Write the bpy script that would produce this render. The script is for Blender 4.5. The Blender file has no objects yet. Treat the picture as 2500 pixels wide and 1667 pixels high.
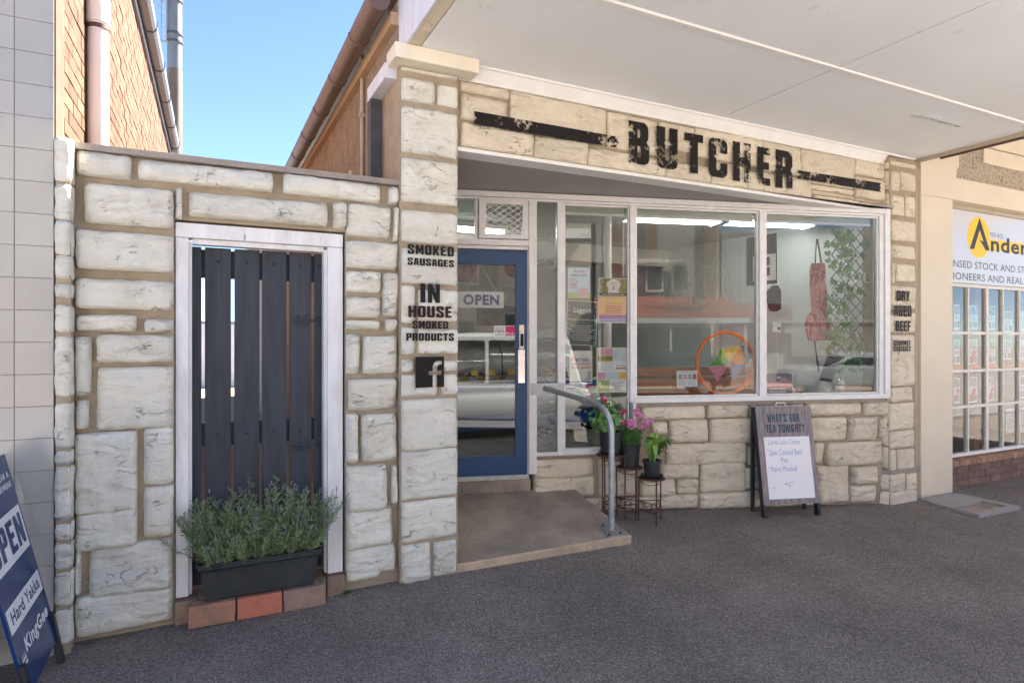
import bpy, bmesh, math, random
from mathutils import Vector, Matrix, noise
from mathutils.geometry import tessellate_polygon
R = math.radians
random.seed(7)
scene = bpy.context.scene
COL = scene.collection

# ------------------------------------------------------------------ camera
EYE = 1.6
YAW = R(26.46)
FPX = 1527.0                       # focal length in pixels of the 2500 px wide photograph
cd = bpy.data.cameras.new('camera')
cd.sensor_width = 36.0
cd.lens = FPX / 2500.0 * 36.0
cd.clip_start = 0.05
cd.clip_end = 2000
cam = bpy.data.objects.new('camera', cd)
cam.location = (0, 0, EYE)
cam.rotation_euler = (R(90), 0, -YAW)
COL.objects.link(cam)
scene.camera = cam

# ------------------------------------------------------------------ sky, sun, exposure
SUN_TO = Vector((0.58, 0.20, 0.79)).normalized()
w = bpy.data.worlds.new('World')
scene.world = w
w.use_nodes = True
nt = w.node_tree
sky = nt.nodes.new('ShaderNodeTexSky')
sky.sky_type = 'NISHITA'
sky.sun_disc = False
sky.sun_elevation = math.asin(SUN_TO.z)
sky.sun_rotation = math.atan2(SUN_TO.x, SUN_TO.y)
sky.altitude = 4500
sky.air_density = 1.0
sky.dust_density = 0.08
sky.ozone_density = 2.5
bg = nt.nodes['Background']
bg.inputs['Strength'].default_value = 0.05
nt.links.new(sky.outputs[0], bg.inputs['Color'])
sd = bpy.data.lights.new('sun', 'SUN')
sd.energy = 5.0
sd.angle = R(0.53)
sd.color = (1.0, 0.94, 0.86)
so = bpy.data.objects.new('sun', sd)
so.rotation_euler = SUN_TO.to_track_quat('Z', 'Y').to_euler()
so.location = (30, 20, 60)
COL.objects.link(so)
vs = scene.view_settings
vs.view_transform = 'Standard'
vs.look = 'None'
vs.gamma = 1
vs.use_curve_mapping = False
vs.exposure = 3.1
scene.cycles.max_bounces = 10
scene.cycles.diffuse_bounces = 5
scene.cycles.transparent_max_bounces = 16
scene.cycles.caustics_reflective = False
scene.cycles.caustics_refractive = False

# ------------------------------------------------------------------ survey helpers: photo pixel -> point on a real plane
cF = Vector((math.sin(YAW), math.cos(YAW), 0))
cR = Vector((math.cos(YAW), -math.sin(YAW), 0))
CAM = Vector((0, 0, EYE))
def ray(px, py):
    return cF + cR * ((px - 1250) / FPX) + Vector((0, 0, (833.5 - py) / FPX))
def onY(px, py, y):
    d = ray(px, py); return CAM + d * (y / d.y)
def onX(px, py, x):
    d = ray(px, py); return CAM + d * (x / d.x)
def onZ(px, py, z):
    d = ray(px, py); return CAM + d * ((z - EYE) / d.z)
FY = 4.06                                  # plane of the shop front
WO = Vector((2.05, 5.197, 0))              # the glazed shop window runs back at an angle
WANG = math.atan2(-0.2817, 1.0)
WU = Vector((math.cos(WANG), math.sin(WANG), 0))
WN = Vector((WU.y, -WU.x, 0))              # outward normal, to the street
def onW(px, py, dep=0.0):
    d = ray(px, py); o = WO - WN * dep
    t = (o - CAM).dot(WN) / d.dot(WN)
    return CAM + d * t
def uz(px, py, dep=0.0):
    p = onW(px, py, dep); return (p - WO).dot(WU), p.z
def W(u, z, dep=0.0):
    p = WO + WU * u - WN * dep; return Vector((p.x, p.y, z))
def gz(x, y):
    k = [(-40, -0.08), (-3, -0.08), (-0.66, -0.037), (1.6, 0), (4, -0.02), (6.3, -0.06), (12, -0.12), (60, -0.12)]
    z = k[0][1] if x < k[0][0] else k[-1][1]
    for (a, b), (c, d) in zip(k, k[1:]):
        if a <= x <= c:
            z = b + (d - b) * (x - a) / (c - a); break
    return z + 0.03 * (max(min(y, 6), -0.2) - FY)

# ------------------------------------------------------------------ materials
MATS = {}
def nmat(name):
    m = bpy.data.materials.new(name); m.use_nodes = True
    MATS[name] = m
    return m, m.node_tree, m.node_tree.nodes['Principled BSDF']
def L(nt, a, b): nt.links.new(a, b)
def coords(nt, scale=(1, 1, 1), obj=False):
    if obj:
        s = nt.nodes.new('ShaderNodeTexCoord').outputs['Object']
    else:
        s = nt.nodes.new('ShaderNodeNewGeometry').outputs['Position']
    if scale == (1, 1, 1): return s
    mp = nt.nodes.new('ShaderNodeMapping'); mp.inputs['Scale'].default_value = scale
    L(nt, s, mp.inputs[0]); return mp.outputs[0]
def tex(nt, co, scale, detail=5, rough=0.6, dist=0):
    n = nt.nodes.new('ShaderNodeTexNoise')
    n.inputs['Scale'].default_value = scale; n.inputs['Detail'].default_value = detail
    n.inputs['Roughness'].default_value = rough; n.inputs['Distortion'].default_value = dist
    L(nt, co, n.inputs['Vector']); return n.outputs['Fac']
def ramp(nt, fac, stops):
    r = nt.nodes.new('ShaderNodeValToRGB')
    e = r.color_ramp.elements
    while len(e) < len(stops): e.new(0.5)
    for i, (p, c) in enumerate(stops):
        e[i].position = p
        e[i].color = (c, c, c, 1) if isinstance(c, (int, float)) else (*c, 1)
    L(nt, fac, r.inputs[0]); return r.outputs[0]
def mixc(nt, fac, a, b, mode='MIX'):
    m = nt.nodes.new('ShaderNodeMix'); m.data_type = 'RGBA'; m.blend_type = mode
    for v, i in ((fac, 0), (a, 6), (b, 7)):
        if hasattr(v, 'node'): L(nt, v, m.inputs[i])
        elif i == 0: m.inputs[0].default_value = v
        else: m.inputs[i].default_value = (*v, 1)
    return m.outputs[2]
def bump(nt, bsdf, h, strength=0.5, dist=0.01, chain=None):
    b = nt.nodes.new('ShaderNodeBump'); b.inputs['Strength'].default_value = strength
    b.inputs['Distance'].default_value = dist
    L(nt, h, b.inputs['Height'])
    if chain is not None: L(nt, chain, b.inputs['Normal'])
    if bsdf is not None: L(nt, b.outputs[0], bsdf.inputs['Normal'])
    return b.outputs[0]
def rnd_tint(nt, col, amt):
    oi = nt.nodes.new('ShaderNodeObjectInfo')
    v = ramp(nt, oi.outputs['Random'], [(0, 1 - amt), (1, 1 + amt * 0.4)])
    return mixc(nt, 1.0, col, v, 'MULTIPLY')
def mat(name, col, col2=None, rough=0.6, ns=6, bs=None, bst=0.3, bd=0.004, metal=0, spec=0.5, rnd=0,
        specks=None, stretch=(1, 1, 1), obj=False, lo=0.35, hi=0.65, coat=0):
    m, nt, b = nmat(name)
    b.inputs['Roughness'].default_value = rough
    b.inputs['Metallic'].default_value = metal
    b.inputs['Specular IOR Level'].default_value = spec
    b.inputs['Coat Weight'].default_value = coat
    co = coords(nt, stretch, obj)
    c = None
    if col2 is not None:
        f = ramp(nt, tex(nt, co, ns), [(lo, 0.0), (hi, 1.0)])
        c = mixc(nt, f, col, col2)
    if specks:
        sc, thr, scol = specks
        f = ramp(nt, tex(nt, co, sc, 2, 0.5), [(thr, 0.0), (min(thr + 0.04, 1), 1.0)])
        c = mixc(nt, f, c if c is not None else col, scol)
    if rnd: c = rnd_tint(nt, c if c is not None else col, rnd)
    if c is not None: L(nt, c, b.inputs['Base Color'])
    else: b.inputs['Base Color'].default_value = (*col, 1)
    if bs: bump(nt, b, tex(nt, co, bs, 6, 0.65), bst, bd)
    return m

def stone_mat(name, ca, cb, crack):
    m, nt, b = nmat(name)
    b.inputs['Roughness'].default_value = 0.75
    b.inputs['Specular IOR Level'].default_value = 0.25
    co = coords(nt)
    oi = nt.nodes.new('ShaderNodeObjectInfo')
    off = nt.nodes.new('ShaderNodeVectorMath'); off.operation = 'MULTIPLY_ADD'
    cb3 = nt.nodes.new('ShaderNodeCombineXYZ')
    for i in range(3): L(nt, oi.outputs['Random'], cb3.inputs[i])
    L(nt, cb3.outputs[0], off.inputs[0]); off.inputs[1].default_value = (31, 17, 23); L(nt, co, off.inputs[2])
    co = off.outputs[0]
    base = mixc(nt, ramp(nt, tex(nt, co, 3.5, 6, 0.65), [(0.33, 0.0), (0.68, 1.0)]), ca, cb)
    # weathered tan stains
    st = ramp(nt, tex(nt, co, 5.0, 8, 0.72), [(0.50, 0.0), (0.74, 0.6)])
    base = mixc(nt, st, base, (0.60, 0.52, 0.38))
    # thin dark fissures: the zero line of a stretched noise, broken up
    mp = nt.nodes.new('ShaderNodeMapping'); mp.inputs['Scale'].default_value = (1.0, 1.0, 2.3)
    mp.inputs['Rotation'].default_value = (0, R(28), 0)
    L(nt, co, mp.inputs[0])
    n1 = tex(nt, mp.outputs[0], 5.0, 3, 0.6, 0.2)
    d = nt.nodes.new('ShaderNodeMath'); d.operation = 'SUBTRACT'; L(nt, n1, d.inputs[0]); d.inputs[1].default_value = 0.5
    a = nt.nodes.new('ShaderNodeMath'); a.operation = 'ABSOLUTE'; L(nt, d.outputs[0], a.inputs[0])
    line = ramp(nt, a.outputs[0], [(0.0, 1.0), (0.016, 0.0)])
    brk = ramp(nt, tex(nt, co, 7, 3), [(0.55, 0.0), (0.63, 1.0)])
    lm = nt.nodes.new('ShaderNodeMath'); lm.operation = 'MULTIPLY'; L(nt, line, lm.inputs[0]); L(nt, brk, lm.inputs[1])
    lm2 = nt.nodes.new('ShaderNodeMath'); lm2.operation = 'MULTIPLY'; L(nt, lm.outputs[0], lm2.inputs[0]); lm2.inputs[1].default_value = 0.4
    base = mixc(nt, lm2.outputs[0], base, crack)
    base = rnd_tint(nt, base, 0.10)
    L(nt, base, b.inputs['Base Color'])
    # rock-faced relief: big tilted facets, chisel ridges, grain, fissures
    v = nt.nodes.new('ShaderNodeTexVoronoi'); v.inputs['Scale'].default_value = 7
    wv = nt.nodes.new('ShaderNodeVectorMath'); wv.operation = 'MULTIPLY_ADD'
    nv = nt.nodes.new('ShaderNodeTexNoise'); nv.inputs['Scale'].default_value = 5; nv.inputs['Detail'].default_value = 4
    L(nt, co, nv.inputs['Vector']); L(nt, nv.outputs['Color'], wv.inputs[0]); wv.inputs[1].default_value = (.22, .22, .22); L(nt, co, wv.inputs[2])
    L(nt, wv.outputs[0], v.inputs['Vector'])
    n = bump(nt, None, v.outputs['Distance'], 0.35, 0.04)
    rg = nt.nodes.new('ShaderNodeTexNoise'); rg.noise_type = 'RIDGED_MULTIFRACTAL'; rg.normalize = True
    rg.inputs['Scale'].default_value = 5.5; rg.inputs['Detail'].default_value = 9; rg.inputs['Roughness'].default_value = 0.62; rg.inputs['Distortion'].default_value = 0.7
    L(nt, mp.outputs[0], rg.inputs['Vector'])
    n = bump(nt, None, rg.outputs['Fac'], 0.6, 0.06, n)
    n = bump(nt, None, tex(nt, mp.outputs[0], 6, 10, 0.74, 1.2), 0.65, 0.06, n)
    n = bump(nt, None, tex(nt, co, 60, 5, 0.7), 0.35, 0.006, n)
    inv = nt.nodes.new('ShaderNodeMath'); inv.operation = 'SUBTRACT'; inv.inputs[0].default_value = 1.0; L(nt, lm.outputs[0], inv.inputs[1])
    n = bump(nt, b, inv.outputs[0], 0.9, 0.012, n)
    return m

stone_mat('stone_pale', (0.89, 0.865, 0.765), (0.83, 0.81, 0.715), (0.10, 0.085, 0.065))
stone_mat('stone_warm_lit', (0.84, 0.745, 0.585), (0.77, 0.67, 0.52), (0.12, 0.085, 0.055))  # same stone as above, with warm bounce light put into its colour
mat('mortar', (0.40, 0.325, 0.235), (0.32, 0.26, 0.185), 0.9, 9, 120, 0.6, 0.006, spec=0.2)
def asphalt_mat():
    m, nt, b = nmat('asphalt')
    b.inputs['Roughness'].default_value = 0.92; b.inputs['Specular IOR Level'].default_value = 0.1
    co = coords(nt)
    c = mixc(nt, ramp(nt, tex(nt, co, 1.1, 6, 0.65), [(0.35, 0.0), (0.68, 1.0)]), (0.235, 0.205, 0.183), (0.33, 0.288, 0.258))
    # pale scuffed tracks across the footpath
    c = mixc(nt, ramp(nt, tex(nt, coords(nt, (2.2, 0.35, 1)), 2.0, 5, 0.7), [(0.58, 0.0), (0.75, 0.35)]), c, (0.40, 0.35, 0.31))
    # stone chips: dark bitumen between pale aggregate
    v = nt.nodes.new('ShaderNodeTexVoronoi'); v.inputs['Scale'].default_value = 130; L(nt, co, v.inputs['Vector'])
    sp = nt.nodes.new('ShaderNodeSeparateColor'); L(nt, v.outputs['Color'], sp.inputs[0])
    c = mixc(nt, 1.0, c, ramp(nt, sp.outputs[0], [(0.0, 0.62), (0.5, 1.0), (0.93, 1.3), (1.0, 1.9)]), 'MULTIPLY')
    c = mixc(nt, 0.6, c, ramp(nt, tex(nt, co, 210, 3, 0.7), [(0.35, 0.65), (0.65, 1.35)]), 'MULTIPLY')
    L(nt, c, b.inputs['Base Color'])
    n = bump(nt, None, v.outputs['Distance'], 0.9, 0.010)
    bump(nt, b, tex(nt, co, 120, 5, 0.7), 0.7, 0.012, n)
asphalt_mat()
mat('asphalt_road', (0.24, 0.226, 0.21), (0.28, 0.263, 0.245), 0.85, 0.8, 120, 0.8, 0.006, spec=0.3)
mat('concrete', (0.44, 0.355, 0.275), (0.25, 0.212, 0.18), 0.85, 2.6, 90, 0.5, 0.004, spec=0.25, specks=(40, 0.68, (0.12, 0.10, 0.09)))
mat('concrete_edge', (0.55, 0.41, 0.28), (0.40, 0.31, 0.22), 0.85, 7, 70, 0.6, 0.006, spec=0.25)
mat('kerb_stone', (0.36, 0.35, 0.33), (0.28, 0.27, 0.26), 0.85, 3, 60, 0.4, 0.005)
mat('white_paint', (0.80, 0.785, 0.775), (0.72, 0.70, 0.69), 0.45, 11, 45, 0.15, 0.002)
mat('worn_white', (0.80, 0.80, 0.82), (0.66, 0.65, 0.66), 0.5, 14, 70, 0.5, 0.003, specks=(26, 0.70, (0.34, 0.30, 0.26)), stretch=(1, 1, 0.25))
mat('soffit_white', (0.83, 0.845, 0.86), (0.79, 0.80, 0.81), 0.55, 0.9, 48, 0.8, 0.007, specks=(7.5, 0.72, (0.76, 0.73, 0.70)))
mat('trim_white', (0.82, 0.80, 0.78), (0.77, 0.75, 0.72), 0.4, 6, 40, 0.1, 0.002)
mat('grey_soffit', (0.40, 0.375, 0.36), (0.36, 0.335, 0.32), 0.6, 2, 60, 0.1, 0.002)
mat('blue_door', (0.004, 0.050, 0.165), (0.003, 0.042, 0.14), 0.4, 8, 50, 0.12, 0.002, specks=(33, 0.75, (0.25, 0.27, 0.32)), stretch=(0.5, 0.5, 3))
mat('charcoal_paint', (0.040, 0.050, 0.068), (0.022, 0.028, 0.039), 0.6, 9, 60, 0.8, 0.006, stretch=(3, 3, 0.22), rnd=0.15)
mat('black_iron', (0.03, 0.032, 0.036), None, 0.5, metal=0.3)
mat('galvanised', (0.46, 0.47, 0.48), (0.36, 0.365, 0.375), 0.45, 18, 60, 0.15, 0.001, metal=0.55, specks=(30, 0.70, (0.20, 0.12, 0.07)))
mat('rusty_steel', (0.15, 0.075, 0.055), (0.10, 0.05, 0.04), 0.65, 30, 90, 0.3, 0.002, metal=0.35)
mat('black_plastic', (0.020, 0.023, 0.026), (0.028, 0.030, 0.033), 0.55, 7, 60, 0.15, 0.002)
mat('planter_plastic', (0.016, 0.021, 0.027), (0.032, 0.036, 0.040), 0.5, 7, 60, 0.2, 0.002)
mat('soil', (0.03, 0.022, 0.016), (0.05, 0.035, 0.025), 0.95, 40, 120, 1.0, 0.01)
mat('render_tan', (0.46, 0.36, 0.29), (0.33, 0.25, 0.20), 0.95, 9, 60, 1.0, 0.03, spec=0.1, stretch=(1, 1, 0.45), specks=(70, 0.6, (0.20, 0.14, 0.10)))
mat('copper_gutter', (0.15, 0.10, 0.085), (0.12, 0.08, 0.068), 0.35, 5, 40, 0.1, 0.002, spec=0.5)
mat('raw_timber', (0.50, 0.34, 0.22), (0.40, 0.27, 0.17), 0.7, 6, 90, 0.4, 0.003, stretch=(1, 0.2, 1))
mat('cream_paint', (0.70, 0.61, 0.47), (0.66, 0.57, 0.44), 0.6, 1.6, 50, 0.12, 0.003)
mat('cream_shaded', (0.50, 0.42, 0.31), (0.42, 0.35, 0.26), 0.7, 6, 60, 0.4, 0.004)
mat('corbel_paint', (0.80, 0.73, 0.60), (0.74, 0.66, 0.53), 0.5, 4, 40, 0.15, 0.002)
mat('wrap_white', (0.72, 0.74, 0.80), (0.62, 0.64, 0.72), 0.55, 5, 30, 0.3, 0.006, stretch=(1, 3, 0.6))
mat('glazed_tile', (0.42, 0.41, 0.385), (0.39, 0.38, 0.36), 0.10, 3, 9, 0.05, 0.004, spec=0.6, rnd=0.05)
mat('grout', (0.40, 0.36, 0.32), (0.33, 0.30, 0.26), 0.9, 8, 80, 0.3, 0.002)
mat('old_brick', (0.20, 0.115, 0.075), (0.15, 0.08, 0.05), 0.85, 9, 90, 0.7, 0.006, rnd=0.28, spec=0.15)
mat('brick_mortar', (0.15, 0.115, 0.085), (0.12, 0.09, 0.065), 0.95, 8, 110, 0.7, 0.006, spec=0.1)
mat('pvc_pipe', (0.80, 0.78, 0.77), (0.77, 0.75, 0.74), 0.3, 3)
mat('zinc', (0.30, 0.31, 0.325), (0.24, 0.25, 0.26), 0.4, 4, metal=0.25)
mat('dark_metal', (0.05, 0.05, 0.055), (0.08, 0.08, 0.085), 0.6, 14)
mat('dark_slot', (0.012, 0.011, 0.010), None, 0.9)
mat('vinyl_black', (0.012, 0.010, 0.010), None, 0.5, spec=0.15)

# ------------------------------------------------------------------ mesh builder
BASE = {}
class MB:
    def __init__(s): s.v = []; s.f = []
    def add(s, vs, fs):
        n = len(s.v); s.v += [Vector(p) for p in vs]; s.f += [tuple(i + n for i in f) for f in fs]; return s
    def hexa(s, p):            # 8 points: bottom ring 0-3, top ring 4-7
        return s.add(p, [(3, 2, 1, 0), (4, 5, 6, 7), (0, 1, 5, 4), (1, 2, 6, 5), (2, 3, 7, 6), (3, 0, 4, 7)])
    def box(s, x0, x1, y0, y1, z0, z1):
        return s.hexa([(x0, y0, z0), (x1, y0, z0), (x1, y1, z0), (x0, y1, z0), (x0, y0, z1), (x1, y0, z1), (x1, y1, z1), (x0, y1, z1)])
    def obox(s, o, U, V, N, u0, u1, v0, v1, n0, n1):   # oriented box about origin o
        P = lambda a, b, c: o + U * a + V * b + N * c
        return s.hexa([P(u0, v0, n0), P(u1, v0, n0), P(u1, v0, n1), P(u0, v0, n1), P(u0, v1, n0), P(u1, v1, n0), P(u1, v1, n1), P(u0, v1, n1)])
    def wbox(s, u0, u1, z0, z1, d0, d1):               # box in the glazed-front frame
        a = [W(u0, z0, d0), W(u1, z0, d0), W(u1, z0, d1), W(u0, z0, d1)]
        b = [W(u0, z1, d0), W(u1, z1, d0), W(u1, z1, d1), W(u0, z1, d1)]
        return s.hexa(a + b)
    def tube(s, pts, r, n=10, cap=True, closed=False):
        pts = [Vector(p) for p in pts]; m = len(pts)
        rr = r if isinstance(r, (list, tuple)) else [r] * m
        rings = []; prev = None
        for i, p in enumerate(pts):
            if closed: t = pts[(i + 1) % m] - pts[i - 1]
            else: t = pts[min(i + 1, m - 1)] - pts[max(i - 1, 0)]
            t.normalize()
            if prev is None:
                a = Vector((0, 0, 1)) if abs(t.z) < 0.9 else Vector((1, 0, 0))
                prev = (a - t * a.dot(t)).normalized()
            else:
                prev = (prev - t * prev.dot(t)).normalized()
            b = t.cross(prev)
            rings.append([p + (prev * math.cos(2 * math.pi * k / n) + b * math.sin(2 * math.pi * k / n)) * rr[i] for k in range(n)])
        vs = [q for g in rings for q in g]; fs = []
        for i in range(m if closed else m - 1):
            j = (i + 1) % m
            for k in range(n):
                fs.append((i * n + k, i * n + (k + 1) % n, j * n + (k + 1) % n, j * n + k))
        if cap and not closed:
            fs.append(tuple(range(n))[::-1]); fs.append(tuple((m - 1) * n + k for k in range(n)))
        return s.add(vs, fs)
    def lathe(s, c, prof, n=24):                        # prof: (radius, z)
        vs = []; fs = []; m = len(prof)
        for r, z in prof:
            for k in range(n):
                a = 2 * math.pi * k / n; vs.append((c[0] + r * math.cos(a), c[1] + r * math.sin(a), c[2] + z))
        for i in range(m - 1):
            for k in range(n):
                fs.append((i * n + k, i * n + (k + 1) % n, (i + 1) * n + (k + 1) % n, (i + 1) * n + k))
        fs.append(tuple(range(n))[::-1]); fs.append(tuple((m - 1) * n + k for k in range(n)))
        return s.add(vs, fs)
    def poly(s, loops, P, thick=0.0, N=None):           # flat filled 2D outline (with holes) mapped by P(u,v)
        tl = [[Vector((a, b, 0)) for a, b in lp] for lp in loops]
        flat = [p for lp in tl for p in lp]
        tris = tessellate_polygon(tl)
        vs = [P(p.x, p.y) for p in flat]
        if N is None or not thick: return s.add(vs, tris)
        n = len(vs); fs = list(tris) + [tuple(i + n for i in t[::-1]) for t in tris]
        k = 0
        for lp in tl:
            m = len(lp)
            for i in range(m): a, b = k + i, k + (i + 1) % m; fs.append((a, b, b + n, a + n))
            k += m
        return s.add(vs + [v - N * thick for v in vs], fs)
    def build(s, name, m, parent=None, smooth=False, bevel=0.0, solid=0.0):
        base = BASE.get(parent.name, Vector()) if parent is not None else (Vector(s.v[0]) * 0)
        me = bpy.data.meshes.new(name)
        me.from_pydata([tuple(v - base) for v in s.v], [], s.f)
        if bevel:
            bm = bmesh.new(); bm.from_mesh(me)
            bmesh.ops.remove_doubles(bm, verts=bm.verts, dist=1e-5)
            bmesh.ops.bevel(bm, geom=[e for e in bm.edges if len(e.link_faces) == 2 and e.calc_face_angle(0) > 0.5], offset=bevel, segments=2, affect='EDGES', profile=0.6)
            bm.to_mesh(me); bm.free()
        if len(s.f) > 1 or bevel:
            bm = bmesh.new(); bm.from_mesh(me); bmesh.ops.recalc_face_normals(bm, faces=bm.faces); bm.to_mesh(me); bm.free()
        if smooth:
            me.polygons.foreach_set('use_smooth', [True] * len(me.polygons))
            if smooth != 'all':
                try: me.set_sharp_from_angle(angle=R(40))
                except Exception: pass
        me.materials.append(MATS[m] if isinstance(m, str) else m)
        o = bpy.data.objects.new(name, me)
        COL.objects.link(o)
        if parent is not None:
            o.parent = parent
            BASE[o.name] = base.copy()
        return o
def tag(o, label, cat, group=None):
    o['label'] = label; o['category'] = cat
    if group: o['group'] = group
    return o
def thing(name, label, cat, loc, group=None):
    o = bpy.data.objects.new(name, None); COL.objects.link(o)
    o.empty_display_size = 0.1
    o.location = loc; BASE[o.name] = Vector(loc)
    return tag(o, label, cat, group)
def single(mb, name, m, label, cat, loc=None, group=None, **k):   # a thing that is one mesh
    e = Vector(loc) if loc is not None else Vector()
    mb.v = [v - e for v in mb.v]
    o = mb.build(name, m, None, **k)
    o.location = e; BASE[o.name] = e
    return tag(o, label, cat, group)
def struct(mb, name, m, **k):
    o = mb.build(name, m, None, **k); o['kind'] = 'structure'; BASE[o.name] = Vector(); return o

# ------------------------------------------------------------------ lettering
GL = {  # chunky block capitals on a 6 x 10 grid: outer loop then holes
 'A': (6, [[(0,0),(1.2,9.6),(1.6,10),(4.4,10),(4.8,9.6),(6,0),(4,0),(3.75,2),(2.25,2),(2,0)], [(2.5,3.8),(3.5,3.8),(3.1,7.8),(2.9,7.8)]]),
 'B': (6, [[(0,0),(0,10),(4.6,10),(5.5,9.3),(5.7,8.4),(5.7,6.4),(5.2,5.4),(5.8,4.6),(6,3.6),(6,1.4),(5.6,.5),(4.7,0)], [(2.5,1.7),(3.4,1.7),(3.5,2.2),(3.5,3.6),(3.3,4.3),(2.5,4.4)], [(2.5,6.2),(3.2,6.3),(3.3,6.8),(3.3,7.8),(3.1,8.3),(2.5,8.3)]]),
 'C': (6, [[(1.2,0),(.3,.5),(0,1.4),(0,8.6),(.4,9.5),(1.3,10),(4.7,10),(5.7,9.4),(6,8.5),(6,6.3),(3.7,6.3),(3.6,8),(2.8,8.3),(2.4,7.9),(2.4,2.2),(2.8,1.7),(3.4,1.8),(3.7,2.3),(3.7,3.8),(6,3.8),(6,1.4),(5.6,.5),(4.8,0)]]),
 'D': (6, [[(0,0),(0,10),(4.5,10),(5.6,9.4),(6,8.4),(6,1.6),(5.6,.6),(4.5,0)], [(2.4,1.8),(3.3,1.8),(3.6,2.3),(3.6,7.7),(3.3,8.2),(2.4,8.2)]]),
 'E': (5.2, [[(0,0),(0,10),(5,10),(5,8.1),(2.4,8.1),(2.4,6.1),(4.6,6.1),(4.6,4.2),(2.4,4.2),(2.4,1.9),(5.1,1.9),(5.1,0)]]),
 'F': (5, [[(0,0),(0,10),(5,10),(5,8.1),(2.4,8.1),(2.4,6),(4.5,6),(4.5,4.1),(2.4,4.1),(2.4,0)]]),
 'G': (6, [[(1.2,0),(.3,.5),(0,1.4),(0,8.6),(.4,9.5),(1.3,10),(4.7,10),(5.7,9.4),(6,8.5),(6,6.6),(3.7,6.6),(3.6,8),(2.8,8.3),(2.4,7.9),(2.4,2.2),(2.8,1.7),(3.4,1.8),(3.7,2.3),(3.7,3.4),(3.1,3.4),(3.1,5.2),(6,5.2),(6,0),(4.6,0),(4.2,.6),(3.6,0)]]),
 'H': (6, [[(0,0),(0,10),(2.3,10),(2.3,6.2),(3.7,6.2),(3.7,10),(6,10),(6,0),(3.7,0),(3.7,4.2),(2.3,4.2),(2.3,0)]]),
 'I': (2.6, [[(0,0),(0,10),(2.5,10),(2.5,0)]]),
 'K': (6, [[(0,0),(0,10),(2.3,10),(2.3,6.4),(3.5,10),(5.9,10),(4.3,5.4),(6,0),(3.6,0),(2.5,3.6),(2.3,3.2),(2.3,0)]]),
 'M': (7.2, [[(0,0),(0,10),(2.6,10),(3.6,5.6),(4.6,10),(7.2,10),(7.2,0),(5,0),(5,5.2),(4.2,1.6),(3,1.6),(2.2,5.2),(2.2,0)]]),
 'N': (6, [[(0,0),(0,10),(2.2,10),(3.9,5.2),(3.9,10),(6,10),(6,0),(3.9,0),(2.1,4.8),(2.1,0)]]),
 'O': (6, [[(1.2,0),(.3,.5),(0,1.5),(0,8.5),(.3,9.5),(1.2,10),(4.8,10),(5.7,9.5),(6,8.5),(6,1.5),(5.7,.5),(4.8,0)], [(2.4,2.3),(2.8,1.8),(3.2,1.8),(3.6,2.3),(3.6,7.7),(3.2,8.2),(2.8,8.2),(2.4,7.7)]]),
 'P': (5.8, [[(0,0),(0,10),(4.6,10),(5.5,9.4),(5.8,8.5),(5.8,5.2),(5.5,4.3),(4.6,3.8),(2.4,3.8),(2.4,0)], [(2.4,5.6),(3.2,5.6),(3.4,6),(3.4,7.9),(3.2,8.3),(2.4,8.3)]]),
 'R': (6, [[(0,0),(0,10),(4.6,10),(5.6,9.4),(5.9,8.5),(5.9,6.2),(5.3,5.1),(5.8,4.3),(6,3.4),(6,0),(3.8,0),(3.7,3.4),(3.3,4),(2.4,4),(2.4,0)], [(2.4,5.8),(3.2,5.8),(3.5,6.2),(3.5,7.9),(3.2,8.3),(2.4,8.3)]]),
 'S': (6, [[(1.2,0),(.3,.5),(0,1.4),(0,3.6),(2.3,3.6),(2.4,2),(3,1.7),(3.6,2),(3.6,3.2),(3.2,3.9),(.7,5.6),(.1,6.6),(0,8.5),(.4,9.5),(1.3,10),(4.7,10),(5.7,9.4),(6,8.5),(6,6.7),(3.7,6.7),(3.6,8),(3,8.3),(2.4,8),(2.4,7),(2.9,6.3),(5.2,4.8),(5.9,3.7),(6,1.4),(5.6,.5),(4.8,0)]]),
 'T': (5.6, [[(1.6,0),(1.6,8),(0,8),(0,10),(5.6,10),(5.6,8),(4,8),(4,0)]]),
 'U': (6, [[(1.2,0),(.3,.5),(0,1.5),(0,10),(2.4,10),(2.4,2.2),(2.8,1.8),(3.2,1.8),(3.6,2.2),(3.6,10),(6,10),(6,1.5),(5.7,.5),(4.8,0)]]),
 'W': (7.6, [[(1,0),(0,10),(2.2,10),(2.5,4.6),(3.1,8.4),(4.5,8.4),(5.1,4.6),(5.4,10),(7.6,10),(6.6,0),(4.4,0),(3.8,3.6),(3.2,0)]]),
 'Y': (6, [[(1.8,0),(1.8,4),(0,10),(2.4,10),(3,6.6),(3.6,10),(6,10),(4.2,4),(4.2,0)]]),
 "'": (1.8, [[(.2,6.6),(.2,10),(1.8,10),(1.8,8)]]),
 '?': (5, [[(1.4,3),(1.4,5),(2.6,6.2),(2.6,8),(2.3,8.3),(2,8),(2,6.8),(0,6.8),(0,8.6),(1,10),(4,10),(5,8.8),(5,6.2),(3.5,4.6),(3.5,3)], ]),
 ' ': (3, []),
}
def block_text(mb, txt, P, u0, v0, width, height, gap=1.1):
    tot = sum(GL[c][0] for c in txt) + gap * (len(txt) - 1)
    sx = width / tot; sy = height / 10.0
    u = u0
    for c in txt:
        wd, loops = GL[c]
        if loops:
            mb.poly([[(u + a * sx, v0 + b * sy) for a, b in lp] for lp in loops], P)
            if c == '?': mb.poly([[(u + 1.4 * sx, v0), (u + 3.5 * sx, v0), (u + 3.5 * sx, v0 + 2 * sy), (u + 1.4 * sx, v0 + 2 * sy)]], P)
        u += (wd + gap) * sx
_tc = {}
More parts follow.
